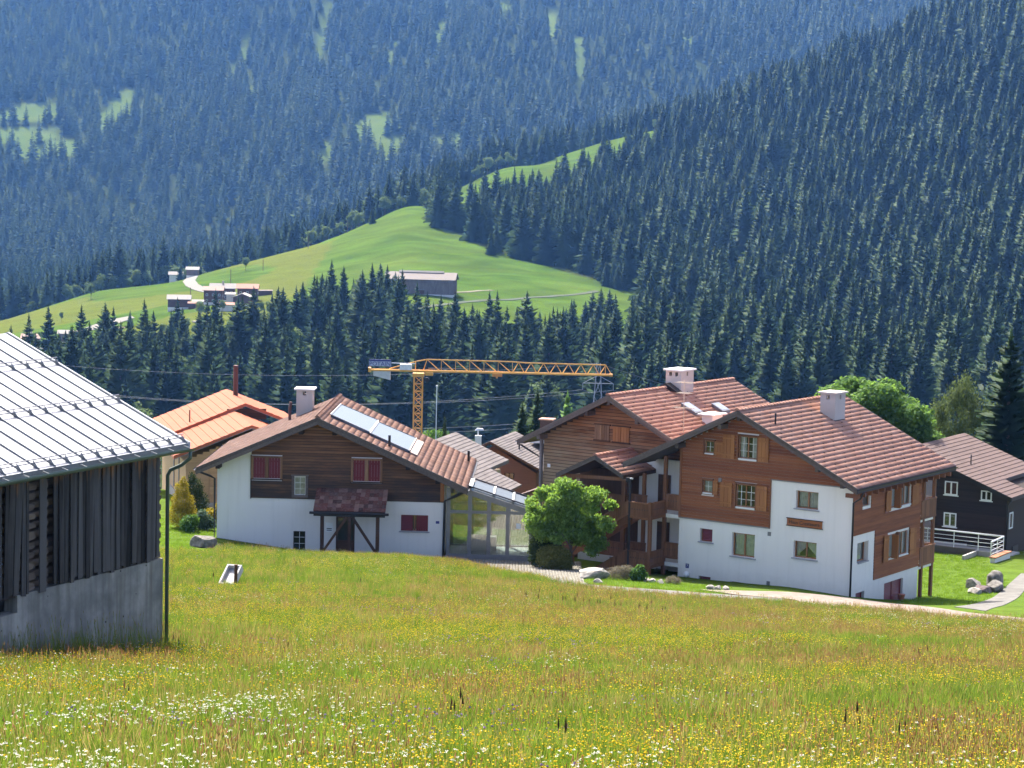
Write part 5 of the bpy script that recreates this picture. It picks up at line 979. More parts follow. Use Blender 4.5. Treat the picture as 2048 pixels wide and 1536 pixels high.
ch = MB().box((-.35, 10, -.2), (.6, 10.8, 1.95)).build('chimney', M_plain('dark_brick', (.06, .035, .03), .9), th); MB().box((-.45, 9.9, 1.95), (.7, 10.9, 2.05)).build('cap', M_plain('chimney_cap', (.45, .25, .17), .8), ch); MB().box((-1.2, 9.4, .62), (.55, 10.6, .82)).build('saddle', metal_zinc, th)
MB().hexa([(1.2, 10.5, .62), (4.6, 10.5, .62), (4.6, 16, 1.5), (1.2, 16, 1.5)], [(1.2, 10.5, .8), (4.6, 10.5, .8), (4.6, 16, 1.7), (1.2, 16, 1.7)]).build('upper_roof', grey_sheet, th)
th = thing('brown_eaves_shed', (.8, 147, -22.9), -.35, 'low shed with brown roof edge peeping over the conservatory', 'shed')
MB().box((0, 0, -4), (5, 5, .9)).build('wall', wood_pale, th); sheet_roof(th, 2.4, 2.2, -.8, 5.8, -.7, 5.5, .40, brown_sheet, wood_dark, .3, .18)

# ================================================================ tower crane
def crane():
    cd = 285.; q = lambda x, y: None
    bx, by, topz = -12.2, cd, -26.0
    th = thing('tower_crane', (bx, by, -52), 0, 'yellow tower crane with long lattice jib and blue name board', 'crane')
    z0, zt = 0.0, 25.2; w = .55
    mast = MB()
    for sx in (-1, 1):
        for sy in (-1, 1): mast.beam((sx * w, sy * w, z0), (sx * w, sy * w, zt), .15, .15, (1, 0, 0))
    mast.build('mast', crane_yellow, th)
    n = 26; h = (zt - z0) / n; br = MB()
    for k in range(n):
        a, b = z0 + h * k, z0 + h * (k + 1)
        for f in range(4):
            c, s = math.cos(f * math.pi / 2), math.sin(f * math.pi / 2)
            P = lambda u, z: (c * u - s * -w, s * u + c * -w, z)
            br.beam(P(-w, a), P(w, b), .07, .07); br.beam(P(-w, a), P(w, a), .06, .06)
    br.build('lattice_brace', crane_yellow, th)
    MB().box((-1.6, -1.6, -8), (1.6, 1.6, .02)).build('ballast_base', concrete, th)
    MB().box((-.75, -.75, zt), (.75, .75, zt + .45)).build('slewing_ring', crane_yellow, th)
    J = zt + .75
    jl = 24.9; jx0 = .2; ht = 1.72
    ch = MB()
    for sy in (-.5, .5): ch.beam((-6.3, sy, J), (jl, sy, J - .0), .16, .2)
    top = [(1.1, 1.5), (12.0, 1.45), (14.0, 1.34), (jl - .6, 1.3)]
    for (x0, a), (x1, b) in zip(top, top[1:]): ch.beam((x0, 0, J + a), (x1, 0, J + b), .14, .14)
    ch.beam((jl - .6, 0, J + 1.3), (jl - .6, 0, J), .1, .1); ch.beam((-3.8, 0, J + .2), (-.2, 0, J + 1.25), .12, .12); ch.beam((-.2, 0, J + 1.25), (1.1, 0, J + 1.5), .14, .14); ch.beam((1.1, 0, J + 1.5), (.6, 0, J), .12, .12); ch.beam((-.4, 0, J + 1.2), (-.4, 0, J), .14, .14)
    ch.build('jib', crane_yellow, th)
    zt_ = lambda x: np.interp(x, [q[0] for q in top], [q[1] for q in top])
    x = 1.1; d = MB()
    while x < 12.2:
        for sy in (-.5, .5): d.beam((x, 0, J + zt_(x)), (x + 1.75, sy, J), .075, .075); d.beam((x + 1.85, 0, J + zt_(x + 1.85)), (x + 1.85, sy, J), .06, .06)
        x += 1.85
    while x < jl - 1:
        for sy in (-.5, .5): d.beam((x, sy, J), (x + .8, 0, J + zt_(x + .8)), .07, .07); d.beam((x + .8, 0, J + zt_(x + .8)), (x + 1.6, sy, J), .07, .07)
        x += 1.62
    d.build('jib_lattice', crane_yellow, th)
    MB().box((jl - .1, -.45, J - .15), (jl + .35, .45, J + .15)).build('jib_end', crane_yellow, th)
    MB().prism([(-5.85, -.5, J - .1), (-3.65, -.5, J - .1), (-3.65, -.5, J - 1.25), (-5.85, -.5, J - .72)], (0, 1.0, 0)).build('counterweight', M_plain('ballast', (.55, .55, .52), .8), th)
    MB().box((-6.5, -.6, J - .25), (-6.2, .6, J + .3)).build('counter_jib_end', crane_yellow, th)
    sg = MB().box((-6.4, -.66, J + .55), (-3.55, -.60, J + 1.42)).build('name_board', M_plain('board_silver', (.42, .45, .55), .5), th); MB().box((-6.4, -.67, J + 1.18), (-3.55, -.661, J + 1.42)).build('board_band', blue_sign, sg)
    link('lettering', text_mesh('POTAIN', .80, .01, blue_sign), sg, loc=(-4.98, -.68, J + .84), rot=(math.pi / 2, 0, 0), scl=(.96, .92, 1))
    MB().tube([(-3.5, -.55, J + 1.0), (-.4, -.55, J + .95)], .06, 6).build('handrail', metal_white, th)
    MB().box((-2.4, -.6, J + .12), (-.9, .5, J + .85)).build('winch_box', metal_white, th)
    MB().box((.9, -.6, J - .55), (1.9, .6, J - .12)).build('motor', crane_yellow, th); MB().tube([(1.1, -.3, J - 1.15), (1.1, .3, J - 1.15)], .32, 12).build('cable_drum', black_paint, th)
    tr = MB().box((9.6, -.6, J - .5), (10.9, .6, J - .12)).build('trolley', M_plain('trolley_orange', (.62, .24, .05), .5), th); MB().tube([(10.2, 0, J - .5), (10.2, 0, J - .75)], .12, 8).build('hook_block', crane_yellow, tr)
    MB().tube([(1.2, .2, J + .35), (9.4, .2, J + .4)], .05, 5).build('trolley_rope', metal_grey, th)
crane()
# ================================================================ power pylon and lines
pyl_m = M_plain('galvanised', (.28, .30, .33), .5, .5)
PY = 430.; py = thing('power_pylon', (16.9, PY, -66), 0, 'pale lattice power pylon rising behind the roofs', 'pylon')
hz = 29.0; mb = MB()
for sx in (-1, 1):
    for sy in (-1, 1): mb.beam((sx * 2.2, sy * 2.2, -6), (sx * .35, sy * .35, hz), .09, .09)
mb.build('tower_leg', pyl_m, py)
mb = MB()
for k in range(9):
    a, b = hz * k / 9, hz * (k + 1) / 9; wa, wb = 2.2 - 1.85 * k / 9, 2.2 - 1.85 * (k + 1) / 9
    for sy in (-1, 1): mb.beam((-wa, sy * wa, a), (wb, sy * wb, b), .06, .06); mb.beam((wa, sy * wa, a), (-wb, sy * wb, b), .06, .06)
    for sx in (-1, 1): mb.beam((sx * wa, -wa, a), (sx * wb, wb, b), .06, .06)
mb.build('cross_brace', pyl_m, py)
ARM = [(25.0, 3.0), (19.2, 3.4)]
for z_, L in ARM:
    mb = MB(); mb.beam((-L, 0, z_), (L, 0, z_), .14, .14); mb.beam((-L, 0, z_), (0, 0, z_ + 1.6), .1, .1); mb.beam((L, 0, z_), (0, 0, z_ + 1.6), .1, .1)
    for sx in (-1, 1): mb.beam((sx * L, 0, z_), (sx * L, 0, z_ - 1.3), .12, .12)
    mb.build('cross_arm', pyl_m, py)
cab_m = M_plain('power_cable', (.16, .18, .20), .7, 0)
def cable(p, q, sag, r, label):
    p, q = Vector(p), Vector(q); pts = [p.lerp(q, k / 40) - Vector((0, 0, 4 * sag * (k / 40) * (1 - k / 40))) for k in range(41)]
    tag(MB().tube(pts, r, 5).build('power_cable', cab_m), label, 'cable', 'power lines across the valley')
cable((16.9, PY, -37.0), (-150, 470, -38.0), 5.2, .022, 'topmost power cable sagging left from the pylon tip')
cable((16.9 - 3.0, PY, -42.3), (-150, 470, -41.5), 6.6, .024, 'power cable from upper left arm of the pylon')
cable((16.9 + 3.0, PY, -42.3), (-150, 478, -42.6), 6.4, .024, 'power cable from upper right arm of the pylon passing left')
cable((16.9 - 3.4, PY, -48.1), (-150, 470, -45.0), 6.6, .024, 'power cable from lower left arm of the pylon')
cable((16.9 + 3.4, PY, -48.1), (-150, 478, -46.4), 7.4, .022, 'lowest power cable running left behind the crane')
for k, (dx, z_) in enumerate(((0, -37.0), (-3.0, -42.3), (3.0, -42.3))): cable((16.9 + dx, PY, z_), (120 + dx, 360, -55 + (4 if k == 0 else 0)), 3.5, .022, ['thin power cable falling right from the pylon tip', 'power cable falling right from the left arm', 'power cable falling right from the right arm'][k])

# ================================================================ lamps, poles and small things among the roofs
def lamp(x, y, ztop, h, label, box=False):
    th = thing('street_lamp', (x, y, ztop - h), 0, label, 'street lamp', 'street lamps in the dip')
    MB().tube([(0, 0, 0), (0, 0, h)], [.07, .05], 8).build('pole', metal_white, th)
    MB().hexa([(-.28, -.16, h), (.5, -.16, h + .02), (.5, .16, h + .02), (-.28, .16, h)], [(-.1, -.1, h + .2), (.42, -.1, h + .16), (.42, .1, h + .16), (-.1, .1, h + .2)]).build('lamp_head', metal_white, th)
    if box: MB().box((-.26, -.2, h - 1.55), (.3, .2, h - .45)).build('sign_box', frame_white, th)
lamp(-2.85, 190, -22.45, 14, 'grey street lamp carrying a white box behind the grey roofs', True); lamp(-4.7, 185, -22.55, 12, 'short grey street lamp rising behind the grey ridge')
th = thing('flag_pole', (-7.2, 210, -35), 0, 'thin pale pole standing right of the crane mast', 'pole'); MB().tube([(0, 0, 0), (0, 0, 14.3)], .05, 6).build('pole', metal_white, th); MB().tube([(0, 0, 14.3), (0, 0, 14.45)], .09, 6).build('finial', metal_white, th)
th = thing('satellite_dish', (-2.05, 176, -24.2), 0, 'small orange-yellow dish on a roof between the grey houses', 'dish')
bm = bmesh.new(); bmesh.ops.create_uvsphere(bm, u_segments=14, v_segments=8, radius=.42); bmesh.ops.scale(bm, vec=(1, .35, 1), verts=bm.verts); me = bpy.data.meshes.new('reflector'); bm.to_mesh(me); bm.free(); link('reflector', me, th, M_plain('ochre', (.55, .30, .08), .5), loc=(0, 0, 1.1)); MB().tube([(0, .1, -2), (0, .1, 1)], .05, 6).build('mount', metal_grey, th)
th = thing('roof_aerial', (-3.4, 172, -23.9), 0, 'small grey roof aerial pointing left behind the grey ridge', 'aerial'); mb = MB().tube([(0, 0, -3), (0, 0, 1.7)], .03, 5); mb.build('mast', pyl_m, th); mb = MB().tube([(-.8, 0, .9), (.1, 0, 1.15)], .03, 5)
for k in range(5): mb.tube([(-.75 + .2 * k, -.3, .91 + .05 * k), (-.75 + .2 * k, .3, .91 + .05 * k)], .015, 4)
mb.build('antenna', pyl_m, th)

# ================================================================ terrace, railing, rocks at the right
gr = lambda x, y: float(ground(x, y))
th = thing('terrace_wall', (32.41, 142.0, -24.45), -.55, 'low concrete terrace wall with rusty coping beside the lawn', 'wall')
MB().box((-9, -3.1, -1.5), (-.95, -2.9, .92)).build('parapet', M_plain('dark_curb', (.10, .085, .07), .9), th)
mb = MB(); mb.box((-.95, -5.4, -1.6), (-.8, -2.9, .86)); mb.box((-.79, -5.4, -1.6), (1.0, -5.25, .4)); mb.box((-.79, -3.0, -1.6), (1.0, -2.9, .86)); mb.box((-.79, -5.24, -1.6), (.99, -3.01, .34)); mb.build('planter', concrete, th)
mb = MB(); mb.box((1.0, -5.6, -4), (1.28, -2.7, .95)); mb.build('retaining_wall', white_render2, th); MB().box((.92, -5.68, .951), (1.36, -2.62, 1.03)).build('rust_coping', M_plain('rust_coping', (.36, .14, .06), .7), th)
MB().box((-9, -2.89, -1.6), (1.0, -.02, .58)).build('terrace_floor', concrete, th)
th = thing('terrace_railing', (32.41, 142.0, -24.45), -.55, 'white tubular railing along the terrace before the black house', 'railing')
pts = [(-9.0, -3.0), (-6.6, -3.0), (-4.2, -3.0), (-2.4, -3.0), (-.76, -3.0), (.91, -3.0), (.95, -4.3), (1.0, -5.62)]
for k, (x, y) in enumerate(pts): MB().tube([(x, y, .9 if k < 7 else -.6), (x, y, 1.97)], .03, 6).build('post', metal_white, th)
for k, z_ in enumerate((1.97, 1.68, 1.42, 1.16)): MB().tube([(x, y, z_) for x, y in pts], .055 if k == 0 else .02, 6).build('handrail' if k == 0 else 'rail', metal_white, th)
def rock(name, loc, sc, seed, label, rz=0, mat=None, group=None):
    bm = bmesh.new(); bmesh.ops.create_icosphere(bm, subdivisions=4, radius=1); r = random.Random(seed); pl = [(Vector((r.gauss(0, 1), r.gauss(0, 1), r.gauss(0, 1))).normalized(), r.uniform(.55, .85)) for _ in range(11)]
    for v in bm.verts:
        for n, d in pl:
            e = v.co.dot(n) - d
            if e > 0: v.co -= n * e * .92
        v.co *= 1 + .05 * float(vnoise(v.co.x + seed * 3, v.co.y + v.co.z * 1.7, .22, seed)) + .10 * float(vnoise(v.co.x + seed, v.co.z + v.co.y * .8, .6, seed + 5))
    me = bpy.data.meshes.new(name); bm.to_mesh(me); bm.free(); me.materials.append(mat or stone)
    return tag(link(name, me, loc=loc, scl=sc, rot=(r.uniform(-.15, .15), r.uniform(-.15, .15), rz)), label, 'rock', group)
pale_stone = M_plain('pale_stone', (.30, .28, .25), .95, 0, .5, 2.6, .8); pink_stone = M_plain('pink_stone', (.19, .145, .145), .95, 0, .5, 2.6, .8)
rock('boulder', (-16.6, 118.4, gr(-16.6, 118.4) + .2), (.72, .6, .55), 8, 'dark boulder at the left corner of the shuttered chalet', .3)
rock('boulder', (4.45, 112.2, gr(4.45, 112.2) + .22), (.98, .7, .42), 5, 'long pale boulder lying on the lawn beside the paved yard', .1, pale_stone)
for k, (x, y, s, m, l) in enumerate(((27.2, 124.0, .5, pink_stone, 'pinkish boulder below the terrace wall'), (27.9, 124.6, .62, stone, 'grey boulder against the retaining wall foot'), (26.6, 123.6, .42, pale_stone, 'flat pale boulder leftmost below the terrace'), (27.0, 126.0, .5, pale_stone, 'pale ledge boulder upper of the terrace group'), (28.3, 126.4, .72, stone, 'tall mossy rock face under the terrace corner'))):
    rock('boulder', (x, y, gr(x, y) + s * .35), (s, s * .8, s * (.75 if k < 4 else .95)), 20 + k, l, k, m)
for k, (x, y) in enumerate(((7.1, 112.6), (7.5, 112.2), (7.9, 112.0), (10.2, 109.2), (10.6, 109.0), (11.0, 108.9), (4.6, 109.4), (3.7, 104.6))):
    rock('garden_stone', (x, y, gr(x, y) + .06), (.26, .2, .17), 40 + k, ['small stone left of the bed by the gallery', 'small stone in the middle of the bed by the gallery', 'small stone right of the bed by the gallery', 'left one of three stones near the gravel', 'middle one of three stones near the gravel', 'right one of three stones near the gravel', 'small stone before the long boulder', 'small stone at the corner of the paving'][k], k, pale_stone, 'garden stones')
# trough and post in the meadow
th = thing('water_trough', (-11.3, 89.6, gr(-11.3, 89.6) - .05), -.25, 'tilted white concrete trough lying in the meadow', 'trough')
mb = MB(); a = .45
mb.box((-.32, -.6, 0), (.32, .6, .06)); mb.box((-.32, -.6, .06), (-.25, .6, .32)); mb.box((.25, -.6, .06), (.32, .6, .32)); mb.box((-.25, -.6, .06), (.25, -.53, .32)); mb.box((-.25, .53, .06), (.25, .6, .32)); o = mb.build('basin', M_plain('white_concrete', (.45, .44, .42), .9), th); o.rotation_euler = (.55, 0, 0); o.location = (-.1, 0, .3)
MB().quad((-.24, -.52, .16), (.24, -.52, .16), (.24, .52, .16), (-.24, .52, .16)).build('bottom', M_plain('wet_grey', (.25, .26, .27), .5), o)
tag(MB().tube([(-11.12, 88.7, gr(-11.12, 88.7) - .2), (-11.1, 88.7, gr(-11.1, 88.7) + .95)], .07, 8).build('wooden_post', wood_dark), 'short dark wooden post in front of the white trough', 'post')
th = thing('flower_pot', (21.6, 118.9, gr(21.6, 118.9)), 0, 'small terracotta pot at the foot of the balcony posts', 'pot'); MB().tube([(0, 0, 0), (0, 0, .3)], [.13, .19], 12).build('pot', M_plain('terracotta', (.38, .13, .06), .8), th); MB().tube([(0, 0, .3), (0, 0, .34)], [.2, .2], 12).build('rim', M_plain('terracotta_rim', (.40, .15, .08), .8), th)

# ================================================================ far hamlet and barns across the valley
def far_house(name, label, x, y, rz, L, W, H, s, wm, rm, base=None, ov=.7, chim=False, wins=True, cat='house', zoff=0, group=None, basem=None):
    """ridge along local x; W across"""
    th = thing(name, (x, y, gr(x, y) + zoff), rz, label, cat, group); k_ = .85 if L < 20 else 1; th.scale = (k_, k_, k_); bz = base or 0
    mb = MB().box((-L / 2, -W / 2, bz - .0), (L / 2, W / 2, H)); mb.prism([(-L / 2 + .01, -W / 2, H), (-L / 2 + .01, W / 2, H), (-L / 2 + .01, 0, H + s * W / 2)], (L - .02, 0, 0)); mb.build('wall', wm, th)
    if base is not None: MB().box((-L / 2 - .05, -W / 2 - .05, -3), (L / 2 + .05, W / 2 + .05, bz)).build('plinth', basem or white_render2, th)
    else: MB().box((-L / 2 + .02, -W / 2 + .02, -3), (L / 2 - .02, W / 2 - .02, -.001)).build('plinth', wm, th)
    zr = H + s * W / 2 + .25; e = W / 2 + ov
    for sg in (-1, 1):
        a, b = zr, zr - s * e
        MB().hexa([(-L / 2 - ov, 0, a - .2), (L / 2 + ov, 0, a - .2), (L / 2 + ov, sg * e, b - .2), (-L / 2 - ov, sg * e, b - .2)], [(-L / 2 - ov, 0, a), (L / 2 + ov, 0, a), (L / 2 + ov, sg * e, b), (-L / 2 - ov, sg * e, b)]).build('roof', rm, th)
    if wins:
        n = max(2, int(L / 2.6))
        for k in range(n):
            xx = -L / 2 + L * (k + .5) / n
            for z_ in ([H * .3, H * .68] if H > 4 else [H * .5]):
                w = MB().box((xx - .5, -W / 2 - .05, z_ - .55), (xx + .5, -W / 2 - .01, z_ + .55)).build('window', frame_white, th); MB().box((xx - .4, -W / 2 - .06, z_ - .45), (xx + .4, -W / 2 - .051, z_ + .45)).build('pane', black_paint, w)
        for yy in (-W / 5, W / 5):
            w = MB().box((L / 2 + .01, yy - .45, H * .6 - .5), (L / 2 + .05, yy + .45, H * .6 + .5)).build('window', frame_white, th); MB().box((L / 2 + .051, yy - .36, H * .6 - .42), (L / 2 + .06, yy + .36, H * .6 + .42)).build('pane', black_paint, w)
    if chim: MB().box((-.4, -.5, zr - .6), (.4, .3, zr + 1.2)).build('chimney', chimney_plaster, th)
    return th
f_brown = M_plain('far_brown_wood', (.10, .05, .035), .9, 0, .3, .4); f_grey = M_plain('far_grey_wood', (.17, .13, .12), .9, 0, .3, .4); f_roofpale = M_plain('far_pale_roof', (.17, .16, .152), .8, 0, .08, .3); f_roofpink = M_plain('far_pink_roof', (.22, .13, .105), .8, 0, .1, .3); f_roofred = M_plain('far_red_roof', (.27, .10, .06), .8, 0, .1, .3); f_roofbrown = M_plain('far_brown_roof', (.24, .14, .11), .8, 0, .1, .3)
# big barn: planks, ridge light, hatch
th = far_house('alpine_barn', 'very long plank barn with pale roof standing alone on the green slope', -39.3, 931, -.10, 29, 10, 6.4, .50, f_grey, M_plain('barn_roof', (.135, .11, .10), .8, 0, .08, .3), base=.01, ov=.8, wins=False, cat='barn', zoff=-.8)
MB().prism([(-9.5, -.9, 9.0), (9.5, -.9, 9.0), (9.5, 0, 9.75), (-9.5, 0, 9.75)], (0, .9, -.3)).build('ridge_light', f_roofpale, th)
mb = MB()
for k in range(58): x = -14.5 + .5 * k; MB().box((x + .03, -5.06, .3), (x + .45, -5.005, 6.2)).build('plank', f_grey, th)
MB().box((-1.5, -5.5, 1.9), (2.2, -5.07, 2.1)).build('hatch_roof', f_roofpale, th); MB().box((-1.3, -5.2, .2), (2.0, -5.07, 1.7)).build('hatch', f_brown, th)
for k in range(10): MB().box((14.51, -4.6 + k * .95, .3), (14.56, -3.8 + k * .95, 6.2)).build('plank', f_brown, th)
far_house('pale_roof_barn', 'brown barn with long pale roof, leftmost building of the hamlet', -137.8, 905, .10, 10.5, 7.5, 5.2, .45, f_brown, f_roofpale, base=1.2, wins=False, cat='barn')
far_house('small_lean_to', 'tiny orange roofed lean-to at the right corner of the pale barn', -131.6, 899, .1, 3.5, 3, 2.6, .4, f_brown, f_roofred, ov=.4, wins=False, cat='shed')
far_house('hamlet_house', 'three storey dark house with white balcony fronts in the hamlet middle', -125, 915, .05, 9, 7, 7.2, .42, f_brown, f_roofbrown, base=1.2)
far_house('white_roof_house', 'house with large white roof at the top of the hamlet', -124.5, 940, .08, 12, 8, 6.4, .5, f_brown, f_roofpale, base=.5, chim=True)
far_house('shed_pale_roof', 'small shed with white roof below the balcony house', -129.6, 902, .05, 5, 4, 2.8, .4, f_roofred, f_roofpale, ov=.5, wins=False, cat='shed')
far_house('red_roof_house', 'house with pinkish red roof, right end of the hamlet', -113.2, 935, .06, 10, 8, 6.6, .45, f_brown, f_roofred, base=.5)
far_house('grey_gable_house', 'house whose broad grey gable faces the valley, hamlet right', -112.6, 915, math.pi / 2, 9, 9, 4.2, .4, f_brown, M_plain('far_lilac_roof', (.24, .20, .20), .7, 0, .1, .3), base=1.0, wins=False)
far_house('orange_roof_shed', 'low white shed with flat orange roof in front of the hamlet', -116.5, 886, .12, 8, 5, 2.9, .32, white_render2, f_roofred, base=.4, wins=False, cat='shed')
far_house('white_annex', 'white plastered annex between hamlet houses', -118.8, 922, .05, 4, 5, 4.6, .3, white_render2, f_roofpale, base=.4, wins=False)
far_house('hill_hut', 'small dark hut with pale roof beside the lane bend', -166.5, 1139, .05, 7, 7, 5.2, .4, f_grey, f_roofpale, base=1.6, wins=False, cat='hut', zoff=-.5)
far_house('white_hill_house', 'small white house half hidden by a spruce near the hut', -173.6, 1128, .1, 7.5, 6, 4.6, .5, white_render2, f_roofpale, base=.2, wins=False, zoff=-.3)
far_house('roadside_house', 'dark house with pink tiled roof beside the valley road', -189.5, 863, .1, 8, 7, 3.6, .45, f_brown, f_roofpink, base=.3, chim=True)
far_house('roadside_barn', 'pale roofed barn by the valley road at the forest edge', -175.8, 862, .12, 6, 6, 4.2, .4, f_grey, f_roofpale, base=.2, wins=False, cat='barn')
far_house('field_shelter', 'long low dark shelter on the slope above the hamlet', -110.5, 968, .35, 9, 3, 2.2, .2, f_brown, f_grey, ov=.4, wins=False, cat='shelter')
th = thing('church', (-161.5, 872, gr(-161.5, 872) - 3.5), 0, 'small white church with slim dark spire at the forest edge', 'church')
th.scale = (.75, .75, .75)
MB().box((-1.6, -1.6, -3), (1.6, 1.6, 9)).build('tower', white_render2, th); MB().add([(-1.7, -1.7, 9), (1.7, -1.7, 9), (1.7, 1.7, 9), (-1.7, 1.7, 9), (0, 0, 15.5)], [(0, 1, 4), (1, 2, 4), (2, 3, 4), (3, 0, 4), (3, 2, 1, 0)]).build('spire', black_paint, th); MB().box((1.601, -2.4, -3), (9, 2.4, 5)).build('nave', white_render2, th); MB().prism([(1.2, -2.9, 4.9), (1.2, 2.9, 4.9), (1.2, 0, 7.6)], (8.4, 0, 0)).build('nave_roof', f_roofbrown, th); MB().box((-.35, -1.65, 6.4), (.35, -1.601, 7.8)).build('belfry_opening', black_paint, th)
th = thing('lookout_platform', (-119.8, 840, gr(-119.8, 840)), 0, 'pale round platform on a pillar below the hamlet', 'platform'); MB().tube([(0, 0, 2.4), (0, 0, 2.9)], 3.1, 16).build('deck', f_roofpale, th); MB().tube([(0, 0, -3), (0, 0, 2.4)], 1.9, 12).build('pillar', f_grey, th)
def far_car(x, y, label, col, rz):
    th = thing('parked_car', (x, y, gr(x, y) + .3), rz, label, 'car', 'cars parked by the roadside house')
    MB().prism([(-2.1, -.85, .35), (2.1, -.85, .35), (2.1, -.85, .8), (1.3, -.85, .95), (.7, -.85, 1.45), (-1.1, -.85, 1.45), (-2.0, -.85, .95)][::-1], (0, 1.7, 0)).build('body', col, th); MB().box((-1.0, -.87, 1.0), (.65, -.852, 1.36)).build('side_window', black_paint, th)
    for wx in (-1.3, 1.3):
        for wy in (-.88, .7): MB().tube([(wx, wy, .33), (wx, wy + .18, .33)], .33, 10).build('wheel', black_paint, th)
far_car(-181.5, 858, 'pale car parked left by the roadside house', M_plain('car_pale', (.6, .6, .6), .4), .1); far_car(-179.0, 862, 'dark car parked right by the roadside barn', M_plain('car_dark', (.08, .09, .1), .4), .2)
for k, (x, y, h) in enumerate(((-131.5, 1020, 9), (-108, 1150, 7), (-124, 1085, 6), (-90, 1180, 7), (-145, 985, 5))):
    th = thing('wooden_mast', (x, y, gr(x, y) - .5), 0, ['tall dark mast just above the hamlet', 'thin mast near the ridge in the middle', 'thin mast below the lone round tree', 'thin mast on the upper ridge', 'short mast beside the lane'][k], 'mast', 'masts on the green slope'); MB().tube([(0, 0, 0), (0, 0, h)], .16, 6).build('pole', f_brown, th)

# ================================================================ trees
needle = M_leaf('spruce_needles', [(.013, .032, .012), (.02, .043, .016), (.028, .056, .02), (.036, .062, .022)], .12, wts=(.1, .35, .6))
needle_far = M_leaf('far_needles', [(.014, .030, .015), (.022, .044, .02), (.034, .06, .025), (.048, .072, .03)], .14, wts=(.1, .35, .6))
bark = M_plain('bark', (.10, .075, .055), .95, 0, .3, 2)
leaf_far = M_leaf('far_leaves', [(.07, .115, .04), (.10, .155, .055), (.14, .20, .07)], .4)
def spruce_mesh(seed, H=20., R=3.3, whorls=20, nb=7, st=3, mat=None, low=.05, ragged=.25, name='crown', cone=True, wf=.30):
    r = np.random.default_rng(seed); V = []; F = []; n0 = 0
    for k in range(whorls):
        f = low + (1 - low) * (k / whorls) ** .92; z = H * f; Rk = R * ((1 - f) ** .8 + .02) * r.uniform(.86, 1.1); m = max(4, int(nb * (1 - .35 * f))); a0 = r.uniform(0, 6.28)
        for b in range(m):
            a = a0 + 6.283 * b / m + r.uniform(-.25, .25); L = Rk * r.uniform(1 - ragged * 1.4, 1 + ragged); dr = L * (.42 - .55 * f) * r.uniform(.7, 1.3); zz = z + r.uniform(-.5, .5)
            ca, sa = math.cos(a), math.sin(a); w = L * wf + .12
            for i in range(st + 1):
                s = i / st; ww = w * (.35, 1.0, .75, .08)[min(3, round(s * 3))] * r.uniform(.75, 1.25); x = L * s; zc = zz - dr * s ** 1.5 + (.18 * L * s * s if f > .4 else 0)
                hang = .45 * ww + .12 * L * (1 - abs(s - .5))
                for sd, hz_ in ((-1, -hang * r.uniform(.6, 1.4)), (0, 0), (1, -hang * r.uniform(.6, 1.4))):
                    V.append((ca * x - sa * sd * ww, sa * x + ca * sd * ww, zc + hz_))
            for i in range(st):
                q = n0 + i * 3
                F += [(q, q + 3, q + 4, q + 1), (q + 1, q + 4, q + 5, q + 2)]
            n0 += 3 * (st + 1)
    V += [(-.25, 0, H * .93), (.25, 0, H * .93), (.02, .0, H * 1.03), (-.02, 0, H * 1.03)]; F.append((n0, n0 + 1, n0 + 2, n0 + 3)); V += [(0, -.25, H * .93), (0, .25, H * .93), (0, .02, H * 1.03), (0, -.02, H * 1.03)]; F.append((n0 + 4, n0 + 5, n0 + 6, n0 + 7))
    V = np.array(V); me = fast_mesh(name, V, np.array(F), mat, True)
    if cone:
        nn = V * np.array((1, 1, 0)); nn /= np.linalg.norm(nn, axis=1)[:, None] + 1e-6; nn = nn * .95 + np.array((0, 0, .62)) + r.normal(size=V.shape) * .13; nn /= np.linalg.norm(nn, axis=1)[:, None]
        me.normals_split_custom_set_from_vertices(nn.tolist())
    return me
def leaf_cloud(seed, centers, n, size, mat, flat=.5, name='crown', shell=.55, asp=.62, droop=0):
    """leaf-sized faces spread through several lobes (cx,cy,cz,rx,ry,rz)"""
    r = np.random.default_rng(seed); C = np.array(centers, float); wgt = C[:, 3] * C[:, 4] + C[:, 4] * C[:, 5]; pick = r.choice(len(C), n, p=wgt / wgt.sum())
    d = r.normal(size=(n, 3)); d /= np.linalg.norm(d, axis=1)[:, None]; rad = (shell + (1 - shell) * r.random(n)) * r.uniform(.88, 1.1, n)
    P = C[pick, :3] + d * rad[:, None] * C[pick, 3:6]
    nn = d * .6 + r.normal(size=(n, 3)) * .7 + np.array((0, 0, flat)); nn /= np.linalg.norm(nn, axis=1)[:, None]
    t1 = np.cross(nn, r.normal(size=(n, 3))); t1 /= np.linalg.norm(t1, axis=1)[:, None]; t2 = np.cross(nn, t1)
    if droop: t1 = t1 + np.array((0, 0, -droop)); t1 /= np.linalg.norm(t1, axis=1)[:, None]
    s = size * r.uniform(.6, 1.35, n)[:, None]
    V = np.stack([P - t1 * s * .5, P + t2 * s * asp * .5 - nn * s * .06, P + t1 * s * .55, P - t2 * s * asp * .5 - nn * s * .06], 1).reshape(-1, 3)
    return fast_mesh(name, V, np.arange(n * 4).reshape(-1, 4), mat)
def lobes(seed, H, R, n, base=.3, spread=.62):
    r = random.Random(seed); out = []
    for k in range(n):
        a = r.uniform(0, 6.28); f = r.uniform(base + .12, .9); rr = R * spread * math.sqrt(r.random()) * (1 - abs(f - .55) * .8); s = R * r.uniform(.32, .52)
        out.append((rr * math.cos(a), rr * math.sin(a), H * f, s, s, s * r.uniform(.7, .95)))
    out.append((0, 0, H * .6, R * .55, R * .55, H * .25)); return out
